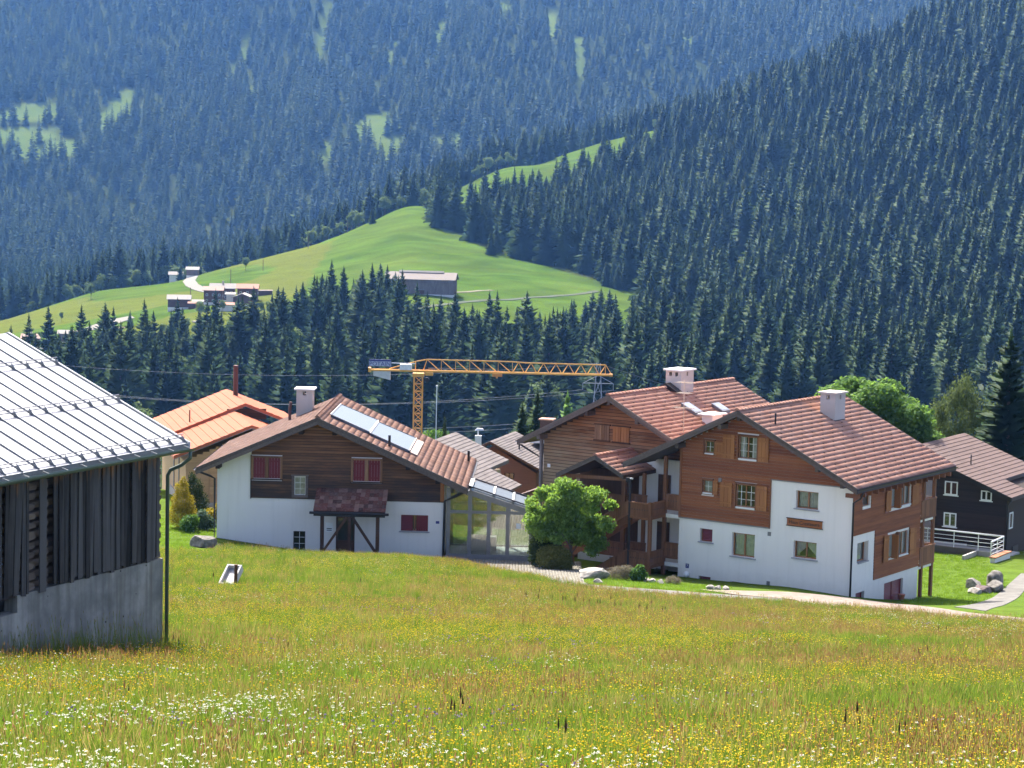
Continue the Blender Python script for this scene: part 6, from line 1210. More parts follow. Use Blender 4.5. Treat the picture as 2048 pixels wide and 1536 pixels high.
def trunk_mesh(H, r0, limbs=0, seed=0, spread=1.5, name='trunk', fork=.35):
    r = random.Random(seed); mb = MB().tube([(0, 0, -.4), (r.uniform(-.05, .05), 0, H * .4), (0, r.uniform(-.05, .05), H * .85)], [r0, r0 * .75, r0 * .2], 7)
    for k in range(limbs):
        a = 6.28 * k / max(1, limbs) + r.uniform(-.3, .3); z = H * r.uniform(fork, .6); L = spread * r.uniform(.6, 1)
        mb.tube([(0, 0, z), (math.cos(a) * L * .5, math.sin(a) * L * .5, z + L * .45), (math.cos(a) * L, math.sin(a) * L, z + L * .8)], [r0 * .45, r0 * .3, r0 * .1], 5)
    return mb.mesh(name, bark)
SPR = [spruce_mesh(100 + k, 20, 4.0 + .45 * (k % 4), 50, 12, 3, needle, ragged=.32 + .06 * (k % 3), wf=.17) for k in range(6)]
SPR_F = [spruce_mesh(200 + k, 20, 3.9 + .45 * (k % 3), 22, 8, 2, needle_far, ragged=.28) for k in range(5)]
SPR_T = trunk_mesh(20, .28)
DEC = [leaf_cloud(300 + k, lobes(300 + k, 9, 3.6, 9), 1500, .62, leaf_far) for k in range(4)]; DEC_T = trunk_mesh(6.5, .18, 4, 4, 2)
def project(x, y, z):
    P = np.stack([x, y, z], -1); w = P @ np.array(_f); return 1024 + 4400 * (P @ np.array(_R)) / w, 768 - 4400 * (P @ np.array(_U)) / w
def grid_pts(d0, d1, sp, seed, tmax=.29, spy=None):
    r = np.random.default_rng(seed); spy = spy or sp; ys = np.arange(d0, d1, spy); out = []
    for y in ys:
        xs = np.arange(-tmax * y, tmax * y, sp); out.append(np.stack([xs + r.uniform(-.85, .85, xs.shape) * sp, y + r.uniform(-.5, .5, xs.shape) * spy], -1))
    return np.concatenate(out)
ROADBAND = ribbon([(-186, 858), (-176.7, 842), (-163.6, 810), (-147, 775), (-136, 758)], 22)
# hillside forest
P = grid_pts(560, 1730, 7.8, 1, spy=15); x, y = P[:, 0], P[:, 1]
keep = ~(inpoly(x, y, HILL) | inpoly(x, y, STRIP) | inpoly(x, y, ROADBAND) | inpoly(x, y, KNOLL)) & (vnoise(x, y, 22, 31) > .17)
keep &= ~((x < -160) & (y < 900)); P = P[keep]; x, y = P[:, 0], P[:, 1]
hh = (20.5 + 9 * vnoise(x, y, 60, 32) + NR.uniform(-7, 6, len(x))) * np.where(NR.random(len(x)) < .12, .6, 1); hh *= np.clip(1.06 - (y - 800) / 4200, .8, 1.05)
hh = np.where((x > -110) & (x < 70) & (y < 880) & (y > 735), hh * .78, hh)
z = ground(x, y); bro = NR.random(len(x)); lowleft = (x < -78) & (x > -190) & (y > 600) & (y < 870)
hh = np.where(lowleft & (y > 720), hh * .62, hh); isdec = (lowleft & (bro < .3) & (y > 690)) | (~lowleft & (bro < .02) & (y < 1000))
# extra broadleaf trees along the far edge of the meadow and the scrubby banks
extra = []
def band(pts, n, wv, h0, h1, seed):
    r = np.random.default_rng(seed); L = len(pts) - 1
    for k in range(n):
        s = r.random() * L; i = int(s); a, b = np.array(pts[i]), np.array(pts[min(i + 1, L)]); q = a + (b - a) * (s - i) + r.normal(size=2) * wv; extra.append((q[0], q[1], r.uniform(h0, h1)))
band([(-262, 1112), (-215, 1128), (-190, 1160), (-172, 1195)], 30, 5, 8, 13, 1)
band([(-118, 1228), (-95, 1245), (-70, 1275), (-60, 1300)], 26, 8, 8, 13, 2)
band([(-60, 1290), (-40, 1440), (-10, 1510)], 12, 6, 8, 12, 3)
band([(-150, 842), (-128, 832), (-100, 842), (-92, 858)], 22, 6, 2.5, 5.5, 4)
band([(-100, 800), (-140, 800), (-150, 826)], 18, 8, 5, 9, 5)
band([(-118, 868), (-96, 880), (-100, 872)], 8, 5, 4, 7, 6)
dec_list = [(a, b, float(ground(a, b)), c / 9) for a, b, c in extra] + [(a, b, c, d * .5 / 9) for a, b, c, d in zip(x[isdec], y[isdec], z[isdec], hh[isdec])]
sx, sy, sz, sh = x[~isdec], y[~isdec], z[~isdec], hh[~isdec]
# spruces standing in small groups on the open slope
for gx_, gy_, gh in ((45, 1003, 13), (48, 1007, 14), (42, 1006, 12), (47, 1000, 11), (50, 1003, 13), (-12, 1075, 12), (-10, 1079, 9), (-44, 1170, 17), (-42, 1166, 19), (-38, 1160, 16), (-40, 1172, 18), (-35, 1158, 15), (-170.5, 1122, 8), (-77, 1185, 9), (33, 832, 22), (36, 838, 21), (30, 835, 20), (39, 842, 19), (27, 830, 17), (-53, 868, 21), (-50, 862, 19), (-56, 865, 20), (-47, 866, 18), (-60, 870, 17), (-150, 858, 9), (-133, 858, 5)):
    sx = np.append(sx, gx_); sy = np.append(sy, gy_); sz = np.append(sz, ground(gx_, gy_)); sh = np.append(sh, gh)
# which of them show largest: near to far, tops not hidden behind the village roofs or nearer crowns
px, pyt = project(sx, sy, sz + sh); ob_x = [0, 375, 450, 580, 690, 860, 1050, 1200, 1470, 1650, 1900, 2048]; ob_y = [665, 890, 800, 810, 800, 880, 850, 800, 775, 780, 770, 760]
order = np.argsort(sy); buf = np.full(2048, 5000.); pickd = []
for i in order:
    if not (4 < px[i] < 2044) or pyt[i] < 2 or pyt[i] > np.interp(px[i], ob_x, ob_y) - 14: continue
    c = int(px[i]); w = max(2, int(4400 / sy[i] * 1.2)); a, b = max(0, c - w), min(2048, c + w)
    if pyt[i] < buf[a:b].max() - 8: pickd.append(i)
    buf[a:b] = np.minimum(buf[a:b], pyt[i])
pickd = sorted(pickd, key=lambda i: -sh[i] / sy[i])[:300]; pm = np.zeros(len(sx), bool); pm[pickd] = True
for i in np.where(pm)[0]:
    th = thing('spruce_tree', (float(sx[i]), float(sy[i]), float(sz[i])), NR.uniform(0, 6.28), 'dark green spruce in the front rows of forest across the valley', 'tree', 'front spruces of the forest across the valley')
    s = float(sh[i]) / 20; w = s * NR.uniform(.85, 1.15); th.scale = (w, w, s)
    link('crown', SPR[int(i) % 6], th); link('trunk', SPR_T, th)
def instancer(name, P, rot, scl, idx, objs, label, cat):
    me = bpy.data.meshes.new(name); me.vertices.add(len(P)); me.vertices.foreach_set('co', np.asarray(P, np.float32).ravel())
    for an, ty, da in (('rot', 'FLOAT_VECTOR', rot), ('scl', 'FLOAT_VECTOR', scl)):
        a = me.attributes.new(an, ty, 'POINT'); a.data.foreach_set('vector', np.asarray(da, np.float32).ravel())
    a = me.attributes.new('idx', 'INT', 'POINT'); a.data.foreach_set('value', np.asarray(idx, np.int32)); me.update()
    o = tag(link(name, me), label, cat, kind='stuff'); c = bpy.data.collections.new(name + '_kinds')
    for k, m in enumerate(objs): q = bpy.data.objects.new('%s_kind' % name, m); c.objects.link(q)
    ng = bpy.data.node_groups.new(name, 'GeometryNodeTree'); ng.interface.new_socket('Geometry', in_out='INPUT', socket_type='NodeSocketGeometry'); ng.interface.new_socket('Geometry', in_out='OUTPUT', socket_type='NodeSocketGeometry')
    n = ng.nodes; L = ng.links.new; gi, go = n.new('NodeGroupInput'), n.new('NodeGroupOutput'); ip = n.new('GeometryNodeInstanceOnPoints'); ci = n.new('GeometryNodeCollectionInfo'); ci.inputs['Collection'].default_value = c; ci.inputs['Separate Children'].default_value = True; ci.inputs['Reset Children'].default_value = True
    def attr(nm, ty): q = n.new('GeometryNodeInputNamedAttribute'); q.data_type = ty; q.inputs['Name'].default_value = nm; return q.outputs['Attribute']
    e = n.new('FunctionNodeEulerToRotation'); L(attr('rot', 'FLOAT_VECTOR'), e.inputs[0]); L(e.outputs[0], ip.inputs['Rotation']); L(attr('scl', 'FLOAT_VECTOR'), ip.inputs['Scale']); L(attr('idx', 'INT'), ip.inputs['Instance Index']); ip.inputs['Pick Instance'].default_value = True
    L(gi.outputs[0], ip.inputs['Points']); L(ci.outputs[0], ip.inputs['Instance']); L(ip.outputs[0], go.inputs[0])
    o.modifiers.new('scatter', 'NODES').node_group = ng; return o
def rots(n, tilt=.04): return np.stack([NR.normal(0, tilt, n), NR.normal(0, tilt, n), NR.uniform(0, 6.283, n)], -1)
r_ = ~pm; n = int(r_.sum()); s = sh[r_] / 20; w = s * NR.uniform(.75, 1.3, n)
instancer('spruce_forest', np.stack([sx[r_], sy[r_], sz[r_]], -1), rots(n, .015), np.stack([w, w, s], -1), NR.integers(0, 6, n), SPR, 'dense dark spruce forest covering the slope right of the meadow', 'forest')
P = grid_pts(1735, 3350, 9.8, 2, spy=21); x, y = P[:, 0], P[:, 1]; keep = NR.random(len(x)) > clearing(x, y) * 1.15; x, y = x[keep], y[keep]; z = ground(x, y); s = (20 + 12 * vnoise(x, y, 90, 41) + NR.uniform(-5, 5, len(x))) / 20; w = s * NR.uniform(.85, 1.25, len(x))
instancer('mountain_forest', np.stack([x, y, z], -1), rots(len(x), .01), np.stack([w, w, s], -1), NR.integers(0, 5, len(x)), SPR_F, 'hazy blue spruce forest covering the far mountainside', 'forest')
for k, (a, b, c, s) in enumerate(dec_list[:300]):
    edge = b > 1090; th = thing('broadleaf_tree', (float(a), float(b), float(c)), NR.uniform(0, 6.28), 'round pale green broadleaf tree along the far edge of the sloping meadow' if edge else 'small bushy broadleaf tree among the spruces below the hamlet', 'tree', 'broadleaf trees on the meadow edge' if edge else 'broadleaf trees below the hamlet')
    w = s * NR.uniform(.9, 1.25); th.scale = (w, w, s); link('crown', DEC[k % 4], th); link('trunk', DEC_T, th)
for a, b, h, wd_, l in ((-134.5, 1101, 6.5, 1.15, 'lone round pale tree on the green slope above the hamlet'), (-199, 1034, 7, .9, 'lone tree at the meadow edge on the left'), (-193.5, 940, 4, .8, 'tiny lone tree in the yellow meadow at left'), (98, 1590, 9, .7, 'small lone tree on the upper grass strip')):
    th = thing('lone_tree', (a, b, gr(a, b)), a, l, 'tree'); s = h / 9; th.scale = (s * wd_, s * wd_, s); link('crown', DEC[1], th); link('trunk', DEC_T, th)

# ---- trees and shrubs of the village
def near_tree(name, label, x, y, zg, crown, trunk, cat='tree', s=1, rz=0):
    th = thing(name, (x, y, zg), rz, label, cat); th.scale = (s, s, s); link('crown', crown, th)
    if trunk: link('trunk', trunk, th)
    return th
leaf_ash = M_leaf('ash_leaves', [(.10, .18, .04), (.16, .28, .06), (.24, .38, .09)], .55, byobj=False); leaf_maple = M_leaf('maple_leaves', [(.055, .12, .03), (.095, .185, .045), (.15, .26, .065)], .45, byobj=False); leaf_birch = M_leaf('birch_leaves', [(.055, .085, .03), (.085, .12, .042), (.12, .16, .06)], .35, byobj=False); leaf_gold = M_leaf('golden_thuja', [(.17, .15, .02), (.30, .26, .03), (.42, .36, .05)], .3, byobj=False); leaf_dark = M_leaf('dark_shrub', [(.02, .04, .014), (.035, .06, .02), (.06, .09, .03)], .2, byobj=False); leaf_olive = M_leaf('olive_shrub', [(.07, .085, .02), (.11, .125, .03), (.16, .17, .045)], .3, byobj=False); leaf_fresh = M_leaf('fresh_shrub', [(.06, .13, .03), (.09, .18, .04), (.13, .24, .06)], .4, byobj=False); leaf_grey = M_leaf('grey_herb', [(.13, .125, .075), (.19, .175, .12), (.24, .21, .17)], .3, byobj=False)
ra = random.Random(17); ab = []
for k in range(80):
    a = ra.uniform(-2.7, 2.3); top = 5.0 - .12 * (a + .3) ** 2; f = ra.random() ** .8; zc = .9 + (top - 1.05) * f; sz_ = ra.uniform(.3, .62)
    ab.append((a * (.62 + .38 * f), ra.uniform(-1.1, 1.1), zc, sz_, sz_, sz_ * .8))
near_tree('ash_tree', 'bright green leafy tree in front of the stair tower', 3.45, 119.2, -21.7, leaf_cloud(1, ab + [(-.3, 0, 3.0, 1.7, 1.2, 1.5)], 30000, .19, leaf_ash, .35, shell=.25, droop=.5), trunk_mesh(4.4, .11, 6, 3, 1.6, fork=.2))
near_tree('conifer_shrub', 'olive green rounded conifer shrub beside the conservatory', 2.5, 117.9, -21.6, leaf_cloud(2, [(0, 0, .75, 1.0, .9, .75), (.3, 0, 1.0, .6, .6, .5), (-.4, .1, .9, .6, .6, .55), (.5, -.2, .5, .6, .6, .5)], 7000, .11, leaf_olive, .4), None, 'shrub')
near_tree('dark_shrub', 'dark shrub tucked against the right end of the conservatory', 1.75, 119.6, -21.7, leaf_cloud(3, [(0, 0, .7, .7, .8, .7), (-.1, 0, 1.4, .55, .6, .7), (.7, .3, 1.0, .6, .6, .8)], 5000, .13, leaf_dark, .3), None, 'shrub')
near_tree('golden_thuja', 'yellow conical thuja beside the barn downpipe', -19.1, 127.0, -21.15, leaf_cloud(4, [(0, 0, .8, .95, .8, .8), (.05, 0, 1.5, .72, .7, .8), (0, 0, 2.25, .45, .45, .6), (.1, 0, 2.75, .2, .2, .35)], 9000, .10, leaf_gold, .1, asp=.4), trunk_mesh(2, .05), 'shrub')
near_tree('dark_thuja', 'dark green thuja standing behind the golden one', -18.75, 130.4, -21.2, leaf_cloud(5, [(0, 0, 1.0, .8, .8, 1.0), (-.1, 0, 1.9, .55, .55, .7), (-.25, 0, 2.5, .25, .25, .4)], 6000, .11, leaf_dark, .1, asp=.4), trunk_mesh(2, .05), 'shrub')
near_tree('leafy_bush', 'small bright green bush on the lawn left of the chalet', -18.45, 125.4, -21.12, leaf_cloud(6, [(0, 0, .5, .55, .5, .5), (.25, .1, .65, .35, .4, .4)], 2600, .13, leaf_fresh), None, 'shrub')
near_tree('leafy_bush', 'bluish green bush right of the bright bush by the chalet', -17.85, 126.6, -21.15, leaf_cloud(7, [(0, 0, .6, .45, .45, .6), (.3, .2, .4, .5, .4, .4)], 2200, .13, M_leaf('bluish_shrub', [(.04, .085, .05), (.07, .12, .075), (.11, .17, .11)], .3)), None, 'shrub')
near_tree('ground_shrub', 'yellowish low shrub behind the bushes at the chalet corner', -17.6, 128.8, -21.2, leaf_cloud(8, [(0, 0, .5, .7, .6, .5), (.4, 0, .9, .3, .3, .5)], 2400, .12, leaf_gold), None, 'shrub')
near_tree('lavender_bush', 'greyish flowering herb bush behind the long boulder', 5.85, 112.6, -20.95, leaf_cloud(9, [(0, 0, .35, .85, .5, .4), (.3, 0, .45, .5, .4, .35)], 3800, .10, leaf_grey, .2, asp=.25, droop=-.8), None, 'shrub')
near_tree('leafy_bush', 'bright green bush at the right of the herb bush by the gallery', 6.75, 112.4, -20.95, leaf_cloud(10, [(0, 0, .35, .5, .4, .4), (.1, 0, .6, .25, .25, .3)], 1800, .14, leaf_fresh), None, 'shrub')
near_tree('grey_tuft', 'grey green tuft at the foot of the white wall', 8.55, 112.2, -21.1, leaf_cloud(11, [(0, 0, .25, .45, .35, .28)], 1200, .10, leaf_grey, .2, asp=.25, droop=-.8), None, 'shrub')
# clumped maple behind the big chalet
r = random.Random(5); lb = [(r.uniform(-3.2, 4.2), r.uniform(-2.5, 2.5), 0, 1.15, 1.15, .85) for _ in range(46)]; lb = [(a, b, 9.9 + 1.5 * math.cos((a + .6) / 2.6) * math.cos(b / 2.6) - r.random() * 3.2 - .28 * max(a, 0), c, d, e) for a, b, _, c, d, e in lb]
near_tree('maple_tree', 'broad clumpy maple behind the red roof of the chalet block', 25.4, 152, -25.3, leaf_cloud(12, lb, 26000, .26, leaf_maple, .9, shell=.6, asp=.8), trunk_mesh(9, .3, 6, 2, 3))
near_tree('birch_tree', 'pale feathery birch between maple and tall spruce', 34.2, 168, -27.7, leaf_cloud(13, [(r.gauss(0, 1.0), r.gauss(0, 1), zz, 1.0, 1.0, 1.5) for zz in [3.5 + .33 * k for k in range(26)]] + [(.6, 0, 12.3, .5, .5, 1.2), (1.5, 0, 9.5, .9, .9, 1.6), (-1.6, 0, 8.2, .9, .9, 1.6), (-1.2, 0, 10, .7, .7, 1.2)], 17000, .24, leaf_birch, .1, shell=.2, asp=.5, droop=1.2), trunk_mesh(12, .18, 5, 8, 1.5))
BIG = spruce_mesh(900, 15.6, 3.4, 46, 15, 3, needle, .06, .35, wf=.15); BT = trunk_mesh(15, .28)
th = thing('tall_spruce', (36.3, 160, -26.6), 0, 'tall dark spruce at the right edge of the picture', 'tree'); th.scale = (1.2, 1.2, 1); link('crown', BIG, th); link('trunk', BT, th)
for x, y, zt, h, l, rr in ((2.4, 205, -20.4, 13.6, 'taller of the paired spruces left of the weathered chalet', 1.0), (1.0, 201, -21.4, 12, 'shorter of the paired spruces left of the weathered chalet', 1.15), (-13.5, 150, -15.4, 8.5, 'small spruce tip showing behind the chalet chimney', .8)):
    th = thing('village_spruce', (x, y, zt - h), 1, l, 'tree'); s = h / 15.6; th.scale = (s * rr, s * rr, s); link('crown', BIG, th); link('trunk', BT, th)
lar = spruce_mesh(901, 15, 3.0, 34, 12, 3, M_leaf('larch_needles', [(.06, .13, .03), (.09, .18, .045), (.13, .24, .06)], .4), .05, .25); th = thing('larch_tree', (6.0, 235, -38.6), 0, 'bright green larch left of the weathered chalet roof', 'tree'); link('crown', lar, th); link('trunk', BT, th)
cyp = leaf_cloud(14, [(0, 0, 1.2 + .55 * k, .42 - .035 * k, .42 - .035 * k, .6) for k in range(9)], 3500, .16, leaf_dark, .1, asp=.4); near_tree('cypress', 'slim dark cypress behind the grey ridge', -5.45, 180, -26.3, cyp, trunk_mesh(4, .08)); th = near_tree('cypress', 'small dark cypress right of the slim one', -4.75, 181, -26.4, cyp, trunk_mesh(4, .08)); th.scale = (.8, .8, .72)
near_tree('round_tree', 'bright round tree at the foot of the crane mast', -8.1, 232, -36, leaf_cloud(15, lobes(3, 9, 2.6, 9), 4500, .3, leaf_fresh), trunk_mesh(6, .15, 3))

# ================================================================ flower meadow
def blades(seed, n, h0, h1, rad, w, cs_mat, lean=.35, name='tuft', curve=.3):
    r = np.random.default_rng(seed); V = []; F = []
    for k in range(n):
        a = r.uniform(0, 6.283); rr = rad * math.sqrt(r.random()); x, y = rr * math.cos(a), rr * math.sin(a); h = r.uniform(h0, h1); b = r.uniform(0, 6.283); l = h * lean * r.uniform(.1, 1); dx, dy = math.cos(b) * l, math.sin(b) * l; c = r.uniform(0, 3.14); wx, wy = math.cos(c) * w / 2, math.sin(c) * w / 2; q = len(V)
        V += [(x - wx, y - wy, -.03), (x + wx, y + wy, -.03), (x + dx * curve + wx * .8, y + dy * curve + wy * .8, h * .6), (x + dx * curve - wx * .8, y + dy * curve - wy * .8, h * .6), (x + dx + wx * .1, y + dy + wy * .1, h), (x + dx - wx * .1, y + dy - wy * .1, h)]
        F += [(q, q + 1, q + 2, q + 3), (q + 3, q + 2, q + 4, q + 5)]
    return fast_mesh(name, np.array(V), np.array(F), cs_mat)
def heads(seed, n, h0, h1, rad, kind, size, stem_m, head_m, lean=.15, sw=.006):
    """stems with flower heads in one tuft; material 0 stems, 1 heads"""
    r = np.random.default_rng(seed); mb = MB(); mi = []
    for k in range(n):
        a = r.uniform(0, 6.283); rr = rad * math.sqrt(r.random()); x, y = rr * math.cos(a), rr * math.sin(a); h = r.uniform(h0, h1); b = r.uniform(0, 6.283); l = h * lean * r.random(); tx, ty = x + math.cos(b) * l, y + math.sin(b) * l; c = r.uniform(0, 3.14); wx, wy = math.cos(c) * sw / 2, math.sin(c) * sw / 2
        mb.quad((x - wx, y - wy, -.03), (x + wx, y + wy, -.03), (tx + wx, ty + wy, h), (tx - wx, ty - wy, h)); mi.append(0); s = size * r.uniform(.7, 1.3)
        if kind == 'ball':
            q = len(mb.v); mb.v += [(tx + s, ty, h), (tx - s * .5, ty + s * .87, h), (tx - s * .5, ty - s * .87, h), (tx, ty, h + s * .75), (tx, ty, h - s * .5)]
            for f in ((0, 1, 3), (1, 2, 3), (2, 0, 3), (1, 0, 4), (2, 1, 4), (0, 2, 4)): mb.f.append(tuple(q + i for i in f)); mi.append(1)
        elif kind == 'umbel':
            for j in range(9):
                u = r.uniform(0, 6.283); v = s * math.sqrt(r.random()); cx_, cy_ = tx + v * math.cos(u), ty + v * math.sin(u); e = s * .34; zz = h + .012 * r.random() - v * v * 2; t1, t2 = r.normal(0, .3, 2); g = r.uniform(0, 1.57); ca, sa = math.cos(g) * e, math.sin(g) * e
                mb.quad((cx_ + ca, cy_ + sa, zz + t1 * e), (cx_ - sa, cy_ + ca, zz + t2 * e), (cx_ - ca, cy_ - sa, zz - t1 * e), (cx_ + sa, cy_ - ca, zz - t2 * e)); mi.append(1)
        else:   # upright seed spike
            for j in range(2):
                c2 = c + 1.57 * j; wx, wy = math.cos(c2) * s * .5, math.sin(c2) * s * .5; L = s * 7
                mb.quad((tx - wx * .4, ty - wy * .4, h - L * .4), (tx + wx, ty + wy, h - L * .05), (tx + wx * .2, ty + wy * .2, h + L * .6), (tx - wx, ty - wy, h + L * .05)); mi.append(1)
    me = mb.mesh('flower_tuft', stem_m); me.materials.append(head_m); me.polygons.foreach_set('material_index', mi); return me
gr_a = M_leaf('meadow_green', [(.05, .10, .015), (.085, .15, .024), (.15, .215, .038)], .55); gr_b = M_leaf('meadow_straw', [(.15, .145, .042), (.23, .21, .065), (.30, .265, .10)], .5); gr_c = M_leaf('meadow_rust', [(.15, .085, .042), (.23, .14, .065), (.31, .22, .115)], .45); gr_d = M_leaf('meadow_fresh', [(.07, .12, .02), (.10, .17, .03), (.15, .22, .04)], .5)
fl_y = M_leaf('yellow_petal', [(.62, .48, .02), (.72, .58, .03), (.78, .66, .06)], .35); fl_w = M_leaf('white_petal', [(.50, .50, .42), (.58, .58, .50), (.64, .64, .58)], .3); fl_p = M_leaf('purple_petal', [(.26, .17, .34), (.34, .24, .42)], .3); dock_m = M_plain('dock_brown', (.07, .035, .02), .9)
def meadow_pts(n, d0, d1, seed, tmax=.262, power=0):
    r = np.random.default_rng(seed); u = r.random(n); d = d0 * (d1 / d0) ** u if power else d0 + (d1 - d0) * u; t = r.uniform(-tmax, tmax, n); x = t * d; y = d; k = inpoly(x, y, NEAR_MEADOW)
    ca, sa = math.cos(BA), math.sin(BA); bx_, by_ = x + 7.64, y - 48; u_ = bx_ * sa + by_ * ca; v_ = -bx_ * ca + by_ * sa
    k &= ~((u_ < .15) & (v_ > -.12) & (u_ > -16.5) & (v_ < 9)); k &= ~((np.abs(x + 11.3) < .7) & (np.abs(y - 89.6) < 1)); return x[k], y[k], r
def put(name, n, seed, meshes, dens, label, cat, s0=.8, s1=1.25, d0=15, d1=121, tilt=.12, power=0, zs=None):
    x, y, r = meadow_pts(n, d0, d1, seed, power=power); k = r.random(len(x)) < np.clip(dens(x, y), 0, 1); x, y = x[k], y[k]; m = len(x); s = r.uniform(s0, s1, m); h = s * (zs(x, y) if zs else 1); inv = np.clip(1.15 - (y - 60) / 160, .72, 1)
    instancer(name, np.stack([x, y, ground(x, y)], -1), rots(m, tilt), np.stack([s, s, h * inv], -1), NR.integers(0, len(meshes), m), meshes, label, cat)
hgt = lambda x, y: .6 + .42 * vnoise(x, y, 3.5, 51)
rust = lambda x, y: np.clip((vnoise(x * .8, y, 6, 52) * .6 + vnoise(x, y, 2.2, 53) * .5 - .5) * 1.7 + np.clip((x + 2) / 60, -.1, .15) + np.clip((y - 50) / 110, 0, .3) * (x > -4), .03, .7)
G1 = [blades(k, 34, .16, .44, .20, .011, gr_a) for k in range(4)]; G2 = [blades(10 + k, 26, .22, .5, .2, .008, gr_b, .25) for k in range(3)]; G3 = [blades(20 + k, 22, .2, .42, .18, .014, gr_d) for k in range(3)]
put('meadow_grass', 46000, 1, G1, lambda x, y: .85, 'tall green grass of the flower meadow', 'grass', zs=hgt)
put('straw_grass', 30000, 2, G2, lambda x, y: .35 + .5 * vnoise(x, y, 5, 54), 'dry straw coloured grass stems in the meadow', 'grass', zs=hgt)
put('fresh_grass', 32000, 3, G3, lambda x, y: np.clip((vnoise(x, y, 4.5, 55) - .42) * 3, 0, 1), 'patches of fresh broad-bladed grass in the meadow', 'grass')
S1 = [heads(30 + k, 13, .3, .56, .22, 'spike', .011, gr_b, gr_c) for k in range(4)]
put('rusty_sorrel', 34000, 4, S1, rust, 'rusty red seed heads of sorrel and grass in the meadow', 'grass', zs=hgt)
yel = lambda x, y: np.clip((vnoise(x, y, 4.2, 56) * .6 + vnoise(x, y, 1.4, 57) * .55 - .46) * 3.2, .03, 1)
Y1 = [heads(40 + k, 9, .25, .48, .22, 'ball', .0125, gr_a, fl_y) for k in range(4)]
put('yellow_flowers', 36000, 5, Y1, yel, 'small yellow flowers scattered through the meadow', 'flowers', zs=hgt)
whi = lambda x, y: np.clip((vnoise(x, y, 3.4, 58) * .45 + vnoise(x, y, .9, 59) * .55 - .5) * 2.0 + np.clip((34 - y) / 90, -.25, .12) - .004 * np.clip(x * 14, -20, 60), 0, .9)
W1 = [heads(50 + k, 4, .32, .55, .25, 'umbel', .016, gr_a, fl_w) for k in range(4)]
put('white_umbels', 8500, 6, W1, whi, 'white yarrow-like flower heads in the near meadow', 'flowers', d1=75, power=1)
put('white_umbels_far', 9000, 7, W1, lambda x, y: np.clip((vnoise(x, y, 5, 60) - .66) * 3, 0, .4), 'sparse white flower heads in the upper meadow', 'flowers', d0=60)
P1 = [heads(60 + k, 6, .22, .4, .2, 'ball', .018, gr_a, fl_p) for k in range(2)]
put('purple_flowers', 9000, 8, P1, lambda x, y: np.clip((vnoise(x, y, 3, 61) - .74) * 6, 0, .8), 'few purple flowers in the meadow', 'flowers')
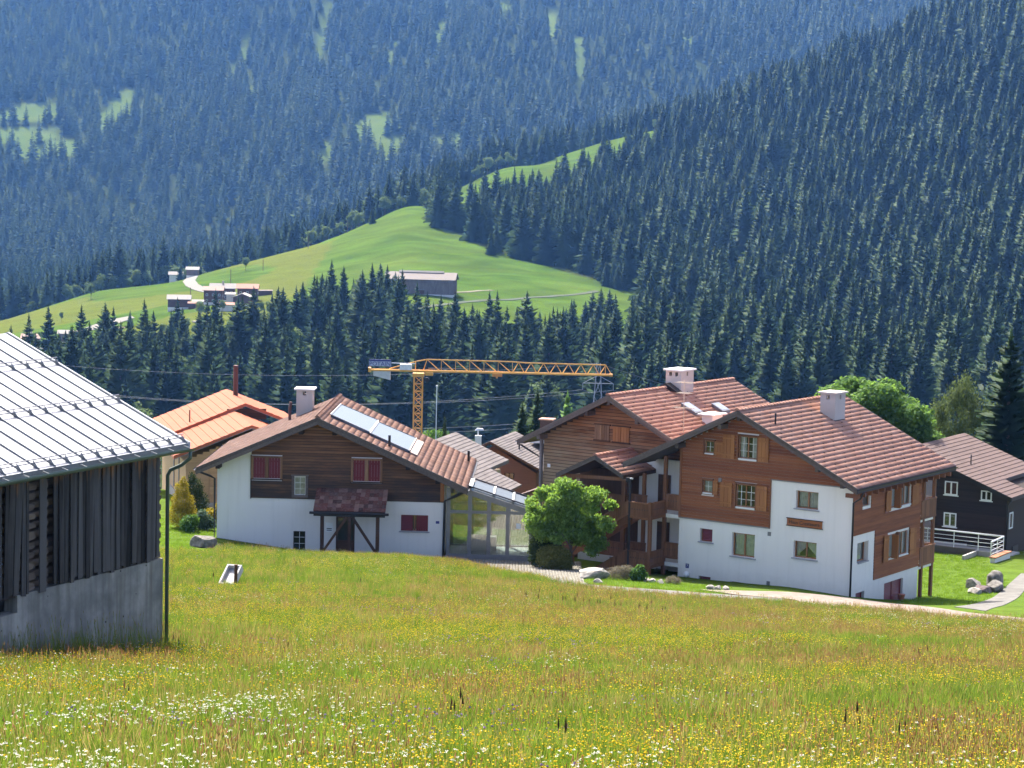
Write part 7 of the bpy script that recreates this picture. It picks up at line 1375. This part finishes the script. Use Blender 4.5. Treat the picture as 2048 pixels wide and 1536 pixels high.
# ragged taller growth in the lee of the barn wall
put('barn_weeds', 3000, 9, [blades(70, 30, .3, .75, .2, .013, gr_d), heads(71, 10, .5, .95, .2, 'spike', .012, gr_d, gr_b)], lambda x, y: ((np.abs(-(x + 7.64) * math.cos(BA) + (y - 48) * math.sin(BA) + .7) < .7) & (y < 48.4) & (y > 34)) * 1.0, 'dark weeds growing along the concrete barn base', 'weeds', d0=33, d1=49)
dk = [heads(80 + k, 2, .42, .6, .10, 'spike', .028, gr_c, dock_m, .1, .01) for k in range(3)]
for k, (x, y) in enumerate(((-.64, 26.7), (-.53, 26.8), (-5.03, 29), (.66, 23), (10.2, 52.7), (13.0, 64.7), (4.4, 24.2), (4.1, 25.5), (4.2, 25.2), (9.8, 51.2), (-7.2, 47.2), (-4.7, 46.7), (.7, 83), (1.2, 82.8), (1.6, 82.2), (2.1, 82), (2.6, 81.5), (3.0, 81.2), (3.5, 80.8), (3.9, 80.2), (4.3, 79.5), (4.75, 78.8), (5.1, 77.8), (5.5, 76.8), (-11.9, 88), (-9.6, 98), (-9.4, 99), (-5.9, 87))):
    near_ = y < 40; th = thing('dock_stalk', (x, y, gr(x, y)), k * 1.3, 'dark brown dock stalk rising from the near meadow' if near_ else 'dark brown dock stalk in the upper meadow', 'plant', 'near dock stalks' if near_ else 'upper dock stalks'); s = 1.0 if y < 60 else 1.25; th.scale = (s, s, s); link('seed_spike', dk[k % 3], th)
# short lawn around the houses
LAWNS = [[(-24, 116), (-16.9, 116.5), (-16.9, 131), (-24, 131)], [(3.9, 107.6), (13, 106.6), (9.5, 108.6), (11.5, 110.3), (9.2, 113), (4.2, 118)], [(20.5, 111), (24, 113.5), (29.5, 128), (31, 148), (27, 146), (22.5, 125)], [(13.5, 105.3), (14, 104.8), (11, 106.4), (6, 107.4), (9, 107.8)], [(24.5, 104), (32, 118), (36, 112), (30, 100)]]
lw = [blades(90 + k, 26, .03, .085, .2, .012, M_leaf('lawn_blade', [(.09, .17, .025), (.13, .23, .035), (.17, .28, .05)], .5), .5) for k in range(3)]
pts = []
for L in LAWNS:
    xs = [q[0] for q in L]; ys = [q[1] for q in L]; m = int((max(xs) - min(xs)) * (max(ys) - min(ys)) * 9); x = NR.uniform(min(xs), max(xs), m); y = NR.uniform(min(ys), max(ys), m); k = inpoly(x, y, L); pts.append(np.stack([x[k], y[k]], -1))
pts = np.concatenate(pts); m = len(pts); s = NR.uniform(.9, 1.6, m)
instancer('lawn_grass', np.stack([pts[:, 0], pts[:, 1], ground(pts[:, 0], pts[:, 1])], -1), rots(m, .1), np.stack([s, s, s], -1), NR.integers(0, 3, m), lw, 'short bright green mown lawn around the houses', 'grass')

# ================================================================ the valley air
hz_m = bpy.data.materials.new('haze'); hz_m.use_nodes = True; t = hz_m.node_tree; t.nodes.clear(); pv_ = t.nodes.new('ShaderNodeVolumePrincipled'); mo = t.nodes.new('ShaderNodeOutputMaterial'); t.links.new(pv_.outputs[0], mo.inputs['Volume'])
pv_.inputs['Density'].default_value = .000056; pv_.inputs['Color'].default_value = (.16, .40, 1.0, 1); pv_.inputs['Absorption Color'].default_value = (1, 1, 1, 1); pv_.inputs['Anisotropy'].default_value = .25
zb, zt = float(G_Z.min()) - 2, float(G_Z.max()) + 30
hb = MB().box((-1500, -80, zb), (1500, 4100, zt)).build('haze', hz_m); tag(hb, 'thin blue haze filling the valley air', 'haze', kind='stuff')
